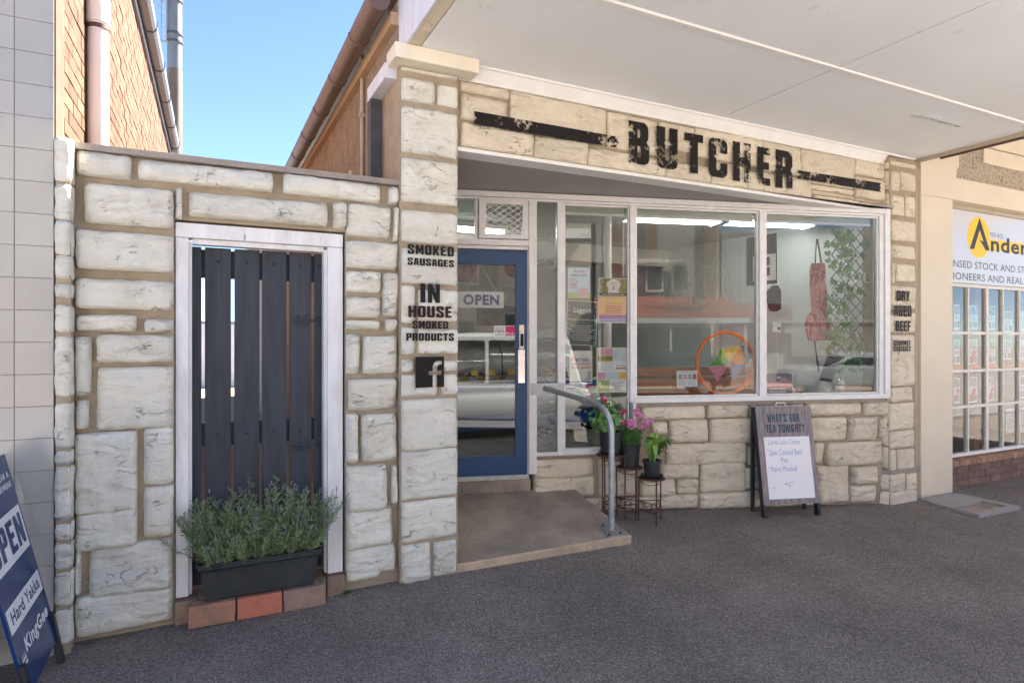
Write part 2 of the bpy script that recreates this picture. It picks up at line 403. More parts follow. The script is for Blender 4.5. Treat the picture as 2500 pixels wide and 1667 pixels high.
def font_mesh(txt, bold=0.0):
    k = (txt, bold)
    if k in _tc: return _tc[k]
    cu = bpy.data.curves.new('t', 'FONT'); cu.body = txt; cu.size = 1.0; cu.offset = bold; cu.resolution_u = 3; cu.space_character = 1.0 + max(0, bold) * 2.6
    ob = bpy.data.objects.new('t', cu); COL.objects.link(ob)
    dg = bpy.context.evaluated_depsgraph_get(); me = ob.evaluated_get(dg).to_mesh()
    vs = [(v.co.x, v.co.y) for v in me.vertices]; fs = [tuple(p.vertices) for p in me.polygons]
    ob.evaluated_get(dg).to_mesh_clear()
    bpy.data.objects.remove(ob); bpy.data.curves.remove(cu)
    _tc[k] = (vs, fs); return _tc[k]
def font_text(mb, txt, P, u0, v0, width=None, height=None, bold=0.0, align='L', shear=0.0):
    vs, fs = font_mesh(txt, bold)
    if not vs: return
    x0 = min(a for a, b in vs); x1 = max(a for a, b in vs); y0 = min(b for a, b in vs); y1 = max(b for a, b in vs)
    sy = (height / (y1 - y0)) if height else None
    sx = (width / (x1 - x0)) if width else sy
    if sy is None: sy = sx
    wd = (x1 - x0) * sx
    off = {'L': 0, 'C': -wd / 2, 'R': -wd}[align]
    mb.add([P(u0 + off + (a - x0) * sx + shear * (b - y0) * sy, v0 + (b - y0) * sy) for a, b in vs], fs)

# ------------------------------------------------------------------ rock-faced stones
def stone_mesh(P, u0, u1, v0, v1, proud, back, seed, cell=0.022, rough=0.012):
    """a rock-faced block: irregular outline, domed face; P(u,v,n) maps to world, n toward the viewer"""
    rs = random.Random(seed)
    w_, h_ = u1 - u0, v1 - v0
    nu = max(3, min(26, int(w_ / cell))); nv = max(3, min(18, int(h_ / cell)))
    mb = MB(); V = {}
    off = Vector((rs.uniform(0, 90), rs.uniform(0, 90), rs.uniform(0, 90)))
    tx, tz = rs.uniform(-.3, .3) * proud, rs.uniform(-.3, .3) * proud
    edge = min(0.012, 0.2 * min(w_, h_))
    for i in range(nu + 1):
        for j in range(nv + 1):
            a, b = i / nu, j / nv
            u, v = u0 + a * w_, v0 + b * h_
            q = Vector((u * 9, v * 9, 0)) + off
            wob = edge * 0.55
            if i in (0, nu): u += noise.noise(q * 1.7) * wob
            if j in (0, nv): v += noise.noise(q * 1.7 + Vector((5, 5, 5))) * wob
            if i in (0, nu) and j in (0, nv):
                u += (edge * 0.5) * (1 if i == 0 else -1); v += (edge * 0.5) * (1 if j == 0 else -1)
            ed = min(a * w_, (1 - a) * w_, b * h_, (1 - b) * h_)
            k = min(1.0, ed / 0.02)
            n = proud * (0.62 + 0.38 * math.sqrt(k)) if ed > 1e-6 else proud * 0.62
            n += tx * (a - .5) * 2 + tz * (b - .5) * 2
            n += rough * (noise.noise(q * 0.8) * 1.1 - abs(noise.noise(q * 1.9)) * 1.3 + abs(noise.noise(q * 3.7 + Vector((3, 1, 7)))) * 0.7) * (0.25 + 0.75 * k)
            V[i, j] = len(mb.v); mb.v.append(P(u, v, n))
    for i in range(nu):
        for j in range(nv):
            mb.f.append((V[i, j], V[i + 1, j], V[i + 1, j + 1], V[i, j + 1]))
    rim = [(i, 0) for i in range(nu)] + [(nu, j) for j in range(nv)] + [(i, nv) for i in range(nu, 0, -1)] + [(0, j) for j in range(nv, 0, -1)]
    nb = len(mb.v); m = len(rim)
    for (i, j) in rim:
        u = u0 + i / nu * w_; v = v0 + j / nv * h_
        mb.v.append(P(u, v, -back))
    for k in range(m):
        a, b = rim[k], rim[(k + 1) % m]
        mb.f.append((V[a], nb + k, nb + (k + 1) % m, V[b]))
    return mb
def lay_stones(rects, P, parent, m, proud=0.022, back=0.01, seed=1, rough=0.012):
    for i, (u0, u1, v0, v1) in enumerate(rects):
        if u1 - u0 < 0.008 or v1 - v0 < 0.008: continue
        stone_mesh(P, u0, u1, v0, v1, proud, back, seed * 1000 + i, rough=rough).build('stone', m, parent, smooth='all')
# ================================================================== THE SETTING
g = MB(); g.box(-300, 300, -300, 300, -0.75, -0.5)
struct(g, 'ground', 'asphalt_road')
g = MB()
xs = [-40, -20, -10, -6, -4] + [-3 + 0.5 * i for i in range(32)] + [14, 18, 26, 40, 60]
ys = [-0.2, 0.4, 1, 1.6, 2.2, 2.8, 3.4, 4.0, 4.6, 5.4, 6.2]
for x in xs:
    for y in ys: g.v.append(Vector((x, y, gz(x, y) + 0.004 * noise.noise(Vector((x * 1.3, y * 1.3, 0))))))
n = len(ys)
for i in range(len(xs) - 1):
    for j in range(n - 1): g.f.append((i * n + j, (i + 1) * n + j, (i + 1) * n + j + 1, i * n + j + 1))
struct(g, 'pavement', 'asphalt', smooth='all')
g = MB(); g.box(-40, 60, -0.36, -0.205, -0.45, gz(0, -0.2) - 0.01); struct(g, 'kerb', 'kerb_stone', bevel=0.02)
g = MB(); g.box(-150, 150, -13.0, -0.365, -0.45, -0.29); struct(g, 'road', 'asphalt_road')
g = MB(); g.box(-150, 150, -13.2, -13.005, -0.45, -0.15); struct(g, 'far_kerb', 'kerb_stone', bevel=0.02)
mat('far_paving', (0.42, 0.27, 0.20), (0.36, 0.23, 0.17), 0.85, 3, 40, 0.3, 0.004)
g = MB(); g.box(-150, 150, -17.5, -13.205, -0.45, -0.155); struct(g, 'far_pavement', 'far_paving')
mat('line_paint', (0.75, 0.75, 0.72), None, 0.7)
for i in range(-9, 12):
    g = MB(); g.box(i * 6.0, i * 6.0 + 2.6, -6.75, -6.63, -0.29, -0.286)
    struct(g, 'lane_marking', 'line_paint')
# loose grit, bits of leaf and gravel on the pavement (nobody could count it)
g = MB(); rs = random.Random(5)
for i in range(420):
    if i < 260: px, py = rs.uniform(60, 2480), rs.uniform(1330, 1660)
    else: px, py = rs.uniform(150, 1130), rs.uniform(1400, 1600)
    p = onZ(px, py, -0.02)
    if p.y > 3.9: p.y = rs.uniform(2.0, 3.9)
    p.z = gz(p.x, p.y) + 0.003
    s = rs.uniform(0.0010, 0.0028) * (2.4 if rs.random() < 0.04 else 1)
    a = rs.uniform(0, 6.28); e1 = Vector((math.cos(a), math.sin(a), 0)) * s * rs.uniform(1, 1.8); e2 = Vector((-math.sin(a), math.cos(a), 0)) * s
    g.add([p - e1, p + e2, p + e1, p - e2, p + Vector((0, 0, s * .9))], [(0, 1, 4), (1, 2, 4), (2, 3, 4), (3, 0, 4), (3, 2, 1, 0)])
mat('grit', (0.45, 0.43, 0.40), (0.22, 0.20, 0.18), 0.8, 40)
o = g.build('grit', 'grit'); o['kind'] = 'stuff'; tag(o, 'pale grit and small stones scattered over the dark pavement', 'grit')
del o['category']

# ================================================================== STONE WRAPPED WALL WITH THE GATE OPENING
GX0, GX1, GZT = onY(425, 534, FY).x, onY(846, 562, FY).x, 2.305
SX = 1.185                                    # side plane of the shop
wall = thing('stone_wall', 'pale stone clad alley wall with dark slatted gate between grey tiles and shop pilaster', 'wall', (0.3, FY, 0))
g = MB()
g.box(-0.70, GX0, FY + 0.046, FY + 0.16, -0.15, 2.635)
g.box(GX1, SX, FY + 0.046, FY + 0.16, -0.15, 2.635)
g.box(GX0, GX1, FY + 0.046, FY + 0.16, GZT, 2.635)
g.build('backing', 'mortar', wall)
mat('cap_stone', (0.36, 0.31, 0.27), (0.27, 0.235, 0.21), 0.85, 9, 70, 0.8, 0.01)
xc = -0.61; rs = random.Random(3)
while xc < SX - 0.02:                          # coping pieces
    x2 = min(xc + rs.uniform(0.5, 0.75), SX - 0.004)
    if SX - x2 < 0.2: x2 = SX - 0.004
    MB().box(xc, x2 - 0.0008, FY - 0.008, FY + 0.19, 2.637, 2.672).build('coping', 'cap_stone', wall, bevel=0.002)
    xc = x2
def S_rects(lst, y=FY):
    out = []
    for (a, b, c, d) in lst:
        p, q = onY(a, b, y), onY(c, d, y)
        out.append((p.x, q.x, q.z, p.z))
    return out
LW = [(186,366,319,437),(337,384,667,468),(693,424,931,494),(952,455,975,498),
 (205,445,423,557),(428,459,444,533),(461,465,799,552),(815,493,846,559),(849,497,952,581),(963,507,974,588),
 (186,559,423,665),(848,587,973,658),(186,679,423,757),(848,662,929,714),(937,667,974,772),(849,725,928,775),
 (186,768,332,809),(353,778,423,811),(848,782,927,804),(943,780,972,810),
 (184,822,221,965),(236,817,423,883),(236,898,423,1042),(184,979,215,1046),(848,817,876,913),(888,820,971,911),
 (184,1060,334,1246),(351,1046,423,1181),(853,927,969,998),(351,1192,422,1306),(184,1256,334,1330),
 (848,1012,874,1129),(884,1013,970,1122),(848,1141,943,1240),(958,1136,972,1229),
 (184,1345,196,1450),(217,1340,420,1432),(848,1252,960,1326),(848,1345,965,1392),(184,1461,420,1519),(848,1398,930,1412)]
lay_stones(S_rects(LW), lambda u, v, n: Vector((u, FY + 0.046 - n, v)), wall, 'stone_pale', 0.062, 0.004, 1, 0.016)
# narrow pier at its left end, standing a little proud
g = MB(); g.box(-0.678, -0.613, 3.985, FY + 0.02, -0.15, 2.672); g.build('pier', 'mortar', wall)
for i, (a, b) in enumerate([(334,443),(449,536),(541,622),(624,680),(693,727),(745,810),(822,968),(985,1093),(1101,1132),(1140,1268),(1279,1320),(1328,1388),(1398,1480),(1489,1572)]):
    za, zb = onY(150, a, 3.98).z, onY(150, b, 3.98).z
    stone_mesh(lambda u, v, n: Vector((u, 3.985 - n, v)), -0.680, -0.612, zb, za, 0.012, 0.012, 50 + i, rough=0.007).build('stone', 'stone_pale', wall, smooth='all')
    stone_mesh(lambda u, v, n: Vector((-0.613 + n, u, v)), 3.99, FY + 0.018, zb, za, 0.006, 0.006, 80 + i, rough=0.004).build('stone', 'stone_pale', wall, smooth='all')
# gate frame, painted white
JY0, JY1 = FY + 0.055, FY + 0.165
fr = thing('gate_frame', 'worn white painted timber frame around the dark slatted gate', 'door frame', (0.35, JY0, 0.11))
JL0, JL1 = GX0 + 0.006, onY(460, 900, JY0).x
JR0, JR1 = onY(800, 900, JY0).x, GX1 - 0.012
MB().box(JL0, JL1, JY0, JY1, 0.112, 2.205).build('jamb', 'worn_white', fr, bevel=0.004)
MB().box(JR0, JR1, JY0, JY1, 0.112, 2.205).build('jamb', 'worn_white', fr, bevel=0.004)
MB().box(JL0, JR1, JY0 - 0.004, JY1, 2.207, 2.292).build('head', 'worn_white', fr, bevel=0.004)
MB().box(JL1 - 0.002, JL1 + 0.018, JY0 + 0.03, JY1, 0.112, 2.19).build('stop_bead', 'worn_white', fr, bevel=0.002)
MB().box(JR0 - 0.018, JR0 + 0.002, JY0 + 0.03, JY1, 0.112, 2.19).build('stop_bead', 'worn_white', fr, bevel=0.002)
MB().box(JL1 + 0.02, JR0 - 0.02, JY0 + 0.03, JY1, 2.175, 2.206).build('stop_bead', 'worn_white', fr, bevel=0.002)
# gate of dark vertical boards
BY = FY + 0.17
gate = thing('slatted_gate', 'charcoal painted gate of six vertical boards with gaps and ornate hinges', 'gate', (0.35, BY, 0.13))
gaps = [(492, 500), (564, 571.5), (633, 640), (699.5, 707), (760, 767.5)]
gx = [(onY(a, 780, BY).x, onY(b, 780, BY).x) for a, b in gaps]
edges = [(JL1 + 0.003, gx[0][0])] + [(gx[i][1], gx[i + 1][0]) for i in range(4)] + [(gx[4][1], JR0 - 0.003)]
rs = random.Random(11)
for a, b in edges:
    t = rs.uniform(-0.003, 0.003)
    MB().hexa([(a, BY, .13), (b, BY, .13), (b, BY + .024, .13), (a, BY + .024, .13), (a + t, BY, 2.172), (b + t, BY, 2.172), (b + t, BY + .024, 2.172), (a + t, BY + .024, 2.172)]).build('board', 'charcoal_paint', gate, bevel=0.002)
for z0, z1 in ((1.99, 2.16), (0.96, 1.10), (0.22, 0.36)):
    MB().box(JL1 + 0.004, JR0 - 0.004, BY + 0.026, BY + 0.062, z0, z1).build('rail', 'charcoal_paint', gate)
MB().hexa([(gx[2][0] - .012, BY + .03, 1.1), (gx[2][0] + .012, BY + .03, 1.1), (gx[2][0] + .012, BY + .05, 1.1), (gx[2][0] - .012, BY + .05, 1.1),
           (gx[2][0] - .008, BY + .03, 1.99), (gx[2][0] + .016, BY + .03, 1.99), (gx[2][0] + .016, BY + .05, 1.99), (gx[2][0] - .008, BY + .05, 1.99)])
for py, zs in ((1020, 1.03), (595, 2.09)):
    for a, b in edges[1:]:
        c = (a + b) / 2
        g = MB(); g.lathe((0, 0, 0), [(0.011, 0), (0.010, .004), (0.005, .008), (0.001, .009)], 10)
        g.v = [Vector((c + v.x, BY - v.z, zs + v.y)) for v in g.v]; g.build('coach_bolt', 'charcoal_paint', gate, smooth=True)
def curl(cx, cz, r, a0, a1, n=10, y=BY - 0.004):
    return [(cx + r * (1 - .55 * k / n) * math.cos(a0 + (a1 - a0) * k / n), y, cz + r * (1 - .55 * k / n) * math.sin(a0 + (a1 - a0) * k / n)) for k in range(n + 1)]
for py in (783, 1087):
    zc = onY(765, py, BY).z; g = MB()
    xa, xb = onY(712, py, BY).x, JR0 - 0.006
    xm = (xa + xb) / 2 + .02
    g.tube([(xa, BY - .004, zc + .004), (xa + .03, BY - .005, zc - .004), (xm, BY - .005, zc), (xb - .03, BY - .005, zc + .003), (xb, BY - .004, zc - .002)], 0.0055, 6)
    for s in (1, -1):
        for c0, rr in ((xa + .035, .016), (xm - .035, .02), (xm + .04, .016), (xb - .025, .013)):
            g.tube(curl(c0, zc + s * rr * 1.15, rr, -s * 1.57, s * 3.4), 0.004, 5)
    g.box(xm - .01, xm + .012, BY - .008, BY, zc - .012, zc + .012)
    g.build('strap_hinge', 'charcoal_paint', gate, smooth=True)
# brick sill under the gate
sill = thing('gate_sill', 'worn brown brick sill under the slatted gate', 'sill', (0.35, FY + 0.1, 0))
mat('sill_brick', (0.36, 0.24, 0.175), (0.25, 0.18, 0.14), 0.9, 13, 70, 0.8, 0.008, rnd=0.2)
mat('red_brick', (0.52, 0.19, 0.125), (0.44, 0.155, 0.10), 0.85, 14, 110, 0.3, 0.003, spec=0.15)
mat('worn_brick', (0.46, 0.23, 0.15), (0.29, 0.19, 0.14), 0.9, 11, 60, 0.9, 0.012, spec=0.15)
mat('dusty_brick', (0.38, 0.25, 0.19), (0.28, 0.20, 0.155), 0.9, 11, 60, 0.9, 0.012, spec=0.15)
for i in range(8):
    a = GX0 + (GX1 - GX0) * i / 8
    MB().box(a + .003, a + (GX1 - GX0) / 8 - .003, FY + 0.01, FY + 0.24, -0.1, 0.103 + 0.003 * math.sin(i * 2.1)).build('brick', 'sill_brick', sill, bevel=0.006)
def loose_brick(px0, px1, dy, m, label, tilt=0.0):
    a, b = onY(px0, 1480, 3.97 + dy).x, onY(px1, 1480, 3.97 + dy).x
    z0 = gz(.3, 4) + 0.002
    g = MB(); g.box(a, b, 3.965 + dy, 3.965 + dy + 0.10, z0, 0.102)
    for v in g.v:
        if v.z > .05: v.x += tilt
    single(g, 'brick', m, label, 'brick', ((a + b) / 2, 3.97, z0), 'bricks under the planter', bevel=0.006)
loose_brick(459, 574, 0.0, 'worn_brick', 'chipped orange brown brick under the left end of the black planter', 0.004)
loose_brick(579, 689, 0.004, 'red_brick', 'clean bright red brick under the middle of the black planter')
loose_brick(693, 795, 0.0, 'dusty_brick', 'dusty brown brick under the right end of the black planter', -0.003)

# ================================================================== TILED WALL (left neighbour)
tw = thing('tiled_wall', 'grey glazed square tile wall of the neighbouring shop at left edge', 'wall', (-1.0, 4.0, 0))
MB().box(-1.9, -0.686, 4.004, 4.05, -0.15, 4.2).build('backing', 'grout', tw)
MB().box(-0.6855, -0.680, 4.005, 4.05, 2.665, 4.2).build('edge_render', 'brick_mortar', tw)
MB().box(-0.684, -0.679, 3.99, 4.05, -0.15, 2.66).build('gap_shade_strip', 'dark_slot', tw)  # dark strip coloured as the shade in the gap beside the tiles
TS = 0.1663
for k in range(-11, 16):
    for c in range(0, 4):
        x1 = -0.688 - c * TS; z0 = 1.596 + k * TS
        if z0 < -0.2: continue
        rs = random.Random(k * 31 + c)
        t1, t2 = rs.uniform(-.0007, .0007), rs.uniform(-.0007, .0007)
        g = MB(); g.hexa([(x1 - TS + .0025, 3.996 + t1, z0 + .001), (x1 - .0005, 3.996 - t1, z0 + .001), (x1 - .0005, 4.003, z0 + .001), (x1 - TS + .0025, 4.003, z0 + .001),
                          (x1 - TS + .0025, 3.996 + t2, z0 + TS - .0015), (x1 - .0005, 3.996 + t2, z0 + TS - .0015), (x1 - .0005, 4.003, z0 + TS - .0015), (x1 - TS + .0025, 4.003, z0 + TS - .0015)])
        g.build('tile', 'glazed_tile', tw, bevel=0.0012)

# ================================================================== ALLEY: brick wall, downpipe, gutter, flue
def bwx(y): return -0.69 + 0.0275 * (y - FY)
bwl = thing('brick_wall', 'sunlit orange brick wall of the left building rising above the stone wall', 'wall', (-0.8, 8, 0))
YB = 12.3
ZT = lambda y: 5.15 - 0.045 * (y - 7.2)
g = MB()
g.hexa([(bwx(4.052) - .4, 4.052, -.15), (bwx(4.052) - .008, 4.052, -.15), (bwx(YB) - .008, YB, -.15), (bwx(YB) - .4, YB, -.15),
        (bwx(4.052) - .4, 4.052, ZT(4.05)), (bwx(4.052) - .008, 4.052, ZT(4.05)), (bwx(YB) - .008, YB, ZT(YB)), (bwx(YB) - .4, YB, ZT(YB))])
g.build('backing', 'brick_mortar', bwl)
MB().hexa([(bwx(4.05) - .05, 4.055, 2.6), (bwx(4.05) + .004, 4.055, 2.6), (bwx(4.25) + .003, 4.24, 2.6), (bwx(4.25) - .05, 4.24, 2.6),
           (bwx(4.05) - .05, 4.055, 5.2), (bwx(4.05) + .004, 4.055, 5.2), (bwx(4.25) + .003, 4.27, 5.2), (bwx(4.25) - .05, 4.27, 5.2)]).build('render_strip', 'brick_mortar', bwl)
# bricks: the nearest 290 as single pieces, the rest joined
CH, BL = 0.086, 0.240
brs = []
row = 0; z = 2.60
while z < 5.3:
    y = 4.26 - (0.12 if row % 2 else 0)
    while y < YB - 0.1:
        if z + 0.076 < ZT(y) - 0.02: brs.append((y, z))
        y += BL
    row += 1; z += CH
brs.sort(key=lambda b: b[0] - 0.25 * b[1])
rest = MB()
for i, (y, z) in enumerate(brs):
    rs = random.Random(i); e = rs.uniform(-.003, .003)
    y0 = max(y, 4.245); y1 = y + BL - .010
    if y1 - y0 < .03: continue
    p = [(bwx(y0) - .03, y0, z), (bwx(y0) + e, y0, z), (bwx(y1) + e, y1, z), (bwx(y1) - .03, y1, z)]
    q = [(a, b, z + .076) for a, b, c in p]
    if i < 290: MB().hexa(p + q).build('brick', 'old_brick', bwl)
    else: rest.hexa(p + q)
mat('old_brick_far', (0.20, 0.115, 0.075), (0.14, 0.075, 0.047), 0.85, 5, 90, 0.7, 0.006, spec=0.15)
o = rest.build('far_bricks', 'old_brick_far', bwl); o['kind'] = 'stuff'
# gutter and flashing along its top
gt = thing('roof_gutter', 'grey metal roof gutter and flashing along the top of the brick wall', 'gutter', (-0.55, 8, 4.9))
g = MB()
sec = [(0.02, 0.0), (0.02, -0.10), (0.05, -0.13), (0.11, -0.13), (0.14, -0.10), (0.14, 0.0)]
for y in (4.05, 6, 8, 10, YB + .1):
    for a, b in sec: g.v.append(Vector((bwx(y) + a, y, ZT(y) + b + .05)))
m = len(sec)
for i in range(4):
    for k in range(m - 1): g.f.append((i * m + k, i * m + k + 1, (i + 1) * m + k + 1, (i + 1) * m + k))
g.f.append(tuple(range(m))[::-1]); g.f.append(tuple(4 * m + k for k in range(m)))
g.build('gutter', 'zinc', gt, smooth=True)
MB().hexa([(bwx(4.05) - .02, 4.06, ZT(4.05) - .13), (bwx(4.05) + .012, 4.06, ZT(4.05) - .13), (bwx(YB) + .012, YB, ZT(YB) - .13), (bwx(YB) - .02, YB, ZT(YB) - .13),
           (bwx(4.05) - .02, 4.06, ZT(4.05) + .05), (bwx(4.05) + .012, 4.06, ZT(4.05) + .05), (bwx(YB) + .012, YB, ZT(YB) + .05), (bwx(YB) - .02, YB, ZT(YB) + .05)]).build('flashing', 'wrap_white', gt)
for y in (5, 6, 7, 8, 9, 10, 11, 12):
    g = MB(); g.tube([(bwx(y) + .018, y, ZT(y) + .05), (bwx(y) + .018, y, ZT(y) - .05), (bwx(y) + .05, y, ZT(y) - .085), (bwx(y) + .11, y, ZT(y) - .085), (bwx(y) + .145, y, ZT(y) - .05), (bwx(y) + .145, y, ZT(y) + .05)], .006, 5); g.build('bracket', 'dark_metal', gt)
# downpipe
dp = thing('downpipe', 'pale pink white plastic downpipe with rusty joint on the brick wall', 'pipe', (-0.60, 4.92, 0))
pc = (-0.605, 4.90)
g = MB(); g.lathe((pc[0], pc[1], 0), [(0.062, 0.0), (0.062, 5.0)], 28); g.build('pipe', 'pvc_pipe', dp, smooth=True)
zj = onY(245, 25, 4.9).z
g = MB(); g.lathe((pc[0], pc[1], zj - .10), [(0.0625, 0), (0.068, .004), (0.068, .10), (0.070, .16), (0.0625, .18)], 28); g.build('collar', 'pvc_pipe', dp, smooth=True)
g = MB(); g.lathe((pc[0], pc[1], zj - .14), [(0.0625, 0), (0.0665, .003), (0.0665, .028), (0.0625, .03)], 28); g.build('clamp', 'rusty_steel', dp, smooth=True)
# steel flue with ladder, beyond the brick building
fl = thing('steel_flue', 'tall grey steel flue pipe with ladder standing behind the brick wall', 'chimney', (-0.53, 16, 0))
fp = onY(426.5, 300, 16.0)
mat('flue_steel', (0.24, 0.24, 0.24), (0.17, 0.165, 0.16), 0.45, 1.2, metal=0.6, stretch=(2, 2, 0.5))
mat('flue_rust', (0.20, 0.165, 0.13), (0.13, 0.095, 0.07), 0.6, 1.6, metal=0.4, stretch=(2, 2, 0.4))
g = MB(); g.lathe((fp.x, 16, -0.4), [(0.155, 0), (0.155, 8.1)], 24); g.build('base_section', 'flue_rust', fl, smooth=True)
g = MB(); g.lathe((fp.x, 16, 7.705), [(0.152, 0), (0.148, 12)], 24); g.build('shaft', 'flue_steel', fl, smooth=True)
for py in (7, 88, 107):
    z = onY(426, py, 16).z; g = MB(); g.lathe((fp.x, 16, z), [(0.153, 0), (0.172, .004), (0.172, .05), (0.153, .055)], 24); g.build('band', 'dark_metal', fl, smooth=True)
z0, z1 = onY(410, 108, 16).z, 12.0
g = MB()
lx = fp.x - .21
for dx in (-.05, .05): g.tube([(lx + dx, 15.9, z0), (lx + dx, 15.9, z1)], .012, 6)
zz = z0 + .1
while zz < z1: g.tube([(lx - .05, 15.9, zz), (lx + .05, 15.9, zz)], .009, 5); zz += .27
g.tube([(lx - .12, 15.9, z0), (lx + .2, 15.95, z0 + .03)], .025, 6)
g.build('ladder', 'galvanised', fl)
zc = onY(405, 8, 16).z
g = MB(); g.tube([(lx - .12 + .12 * math.cos(a * .5236), 15.8, zc + .2 * math.sin(a * .5236)) for a in range(12)], .018, 6, closed=True); g.build('ladder_cage', 'galvanised', fl)
# alley floor and the yard at its end
mat('alley_dirt', (0.30, 0.24, 0.18), (0.22, 0.18, 0.13), 0.95, 2, 30, 0.6, 0.02)
g = MB(); g.box(-0.68, 1.18, FY + 0.16, 40, -0.5, 0.02); struct(g, 'alley_ground', 'alley_dirt')
mat('yard_white', (0.72, 0.72, 0.72), (0.62, 0.62, 0.62), 0.7, 2)
sh = thing('yard_shed', 'pale corrugated shed closing the far end of the alley', 'shed', (0, 24, 0))
g = MB()
for i in range(90):
    x = -4 + i * .09
    g.add([(x, 24, -.3), (x + .045, 23.98, -.3), (x + .09, 24, -.3), (x, 24, 2.2), (x + .045, 23.98, 2.2), (x + .09, 24, 2.2)], [(0, 1, 4, 3), (1, 2, 5, 4)])
g.build('wall', 'yard_white', sh)
MB().box(-4, 4.1, 23.9, 26, 2.2, 2.3).build('roof', 'zinc', sh)
# ================================================================== BUTCHER SHOP
shop = thing('butcher_shop', 'butcher shop with cream stone cladding, angled white framed windows and blue door', 'shop', (3.6, FY + 0.3, 0))
# --- side wall along the alley (rough tan render), eaves, gutter
MB().box(SX, SX + 0.12, FY + 0.02, 20, -0.15, 3.72).build('side_wall', 'render_tan', shop)
g = MB()   # timber fascia under the gutter
MB().box(SX - 0.05, SX + 0.02, FY + 0.03, 20, 3.715, 3.80).build('eaves_board', 'raw_timber', shop)
g = MB(); gx_ = 1.04
sec = [(gx_ + .075 * math.cos(a), 3.845 + .085 * math.sin(a)) for a in [math.pi + math.pi * k / 10 for k in range(11)]]
for y in (FY - .02, 7, 10, 14, 20):
    for a, b in sec: g.v.append(Vector((a, y, b)))
m = len(sec)
for i in range(4):
    for k in range(m - 1): g.f.append((i * m + k, i * m + k + 1, (i + 1) * m + k + 1, (i + 1) * m + k))
g.f.append(tuple(range(m))); g.f.append(tuple(4 * m + k for k in range(m)))
gut = g.build('gutter', 'copper_gutter', shop, smooth=True)
for y in (4.6, 5.4, 6.2, 7.0, 7.8, 8.6, 9.4):
    g = MB(); g.tube([(a + (a - gx_) * .03, y, b - .002) for a, b in sec], .006, 5); g.build('gutter_joint', 'copper_gutter', gut, smooth=True)
mat('roof_iron', (0.35, 0.30, 0.28), (0.28, 0.24, 0.22), 0.5, 1, metal=0.4)
MB().hexa([(SX - .12, FY - .02, 3.86), (4.2, FY - .02, 4.9), (4.2, 20, 4.9), (SX - .12, 20, 3.86), (SX - .12, FY - .02, 3.89), (4.2, FY - .02, 4.93), (4.2, 20, 4.93), (SX - .12, 20, 3.89)]).build('roof', 'roof_iron', shop)
MB().hexa([(4.205, FY - .02, 4.9), (8.6, FY - .02, 3.86), (8.6, 20, 3.86), (4.205, 20, 4.9), (4.205, FY - .02, 4.93), (8.6, FY - .02, 3.89), (8.6, 20, 3.89), (4.205, 20, 4.93)]).build('roof', 'roof_iron', shop)
g = MB(); g.box(SX + .003, 6.9, FY + 0.05, FY + 0.25, 3.45, 5.6); g.build('parapet', 'cream_paint', shop)
# conduit on the side wall
g = MB(); yc = onX(884, 300, SX - .02).y
ztop, zb = onX(884, 72, SX - .02).z, 2.6
g.tube([(SX - .02, yc, zb), (SX - .02, yc, 3.50), (SX - .02, yc, ztop)], .016, 10)
cn = g.build('conduit', 'cream_shaded', shop, smooth=True)
for py in (110, 282): 
    z = onX(884, py, SX - .02).z
    MB().box(SX - .042, SX, yc - .022, yc + .022, z - .012, z + .012).build('clip', 'cream_shaded', cn)
# square overflow pipe: back along the wall from the corbel, then down
yb = onX(914, 300, SX - .05).y
MB().box(SX - 0.085, SX - .001, 4.11, yb + .07, 3.36, 3.46).build('overflow_channel', 'wrap_white', shop)
MB().box(SX - 0.085, SX - .001, yb - .03, yb + .07, 2.60, 3.358).build('overflow_pipe', 'dark_metal', shop)  # dark colour paints in the shade on its street side
# corbel at the corner under the awning
mat('corbel_under', (0.50, 0.37, 0.22), (0.44, 0.32, 0.19), 0.6, 5)
MB().box(1.115, 1.70, 3.915, 4.13, 3.425, 3.522).build('corbel', 'corbel_paint', shop, bevel=0.004)
# --- left pilaster
PX0, PX1 = onY(977, 800, 4.03).x, onY(1119, 800, 4.03).x
pl = MB().box(PX0, PX1, 4.045, FY + 0.35, -0.15, 3.425).build('pilaster', 'mortar', shop)
PL = [(981,163,1116,196),(981,189,1060,256),(1069,207,1118,264),(981,258,1117,389),(981,384,1117,505),(981,511,1117,600),(981,606,1117,697),
 (981,697,1011,788),(1022,707,1117,785),(1022,803,1117,862),(981,798,1012,865),(981,878,1011,908),(1020,882,1117,905),(981,915,1066,966),(1079,915,1116,962),
 (981,977,1115,1091),(981,1103,1115,1206),(981,1228,1114,1306),(981,1333,1050,1412),(1060,1325,1114,1398)]
lay_stones(S_rects(PL, 4.03), lambda u, v, n: Vector((u, 4.045 - n, v)), pl, 'stone_pale', 0.026, 0.004, 2, 0.008)
# --- sign panel over the opening
sg = MB().box(PX1 + .002, 6.32, FY + 0.02, FY + 0.14, 2.955, 3.425).build('sign_panel', 'mortar', shop)
PS = lambda u, v, n: Vector((u, FY + 0.02 - n, v))
zt, zb_, = 3.422, 2.962
U1 = [1125, 1246, 1483, 1610, 1697, 1862, 1958, 2085, 2161]
zm1 = [3.345, 3.15, 3.12, 3.19, 3.17, 3.155, 3.11, 3.27]
B1 = [1125, 1306, 1436, 1628, 1737, 1824, 1980, 2087, 2161]
X = lambda px: onY(px, 350, FY).x
rc = []
for i in range(8): rc.append((X(U1[i]) + .005, X(U1[i + 1]) - .006, zm1[i] + .006, zt - (0.02 if i in (2, 3) else 0.002)))
zlow = [3.135, 3.135, 3.105, 3.10, 3.165, 3.14, 3.045, 3.03]
for i in range(8): rc.append((X(B1[i]) + .005, X(B1[i + 1]) - .006, zb_ + (0.05 if i in (6, 7) else .001), zlow[i] - .008))
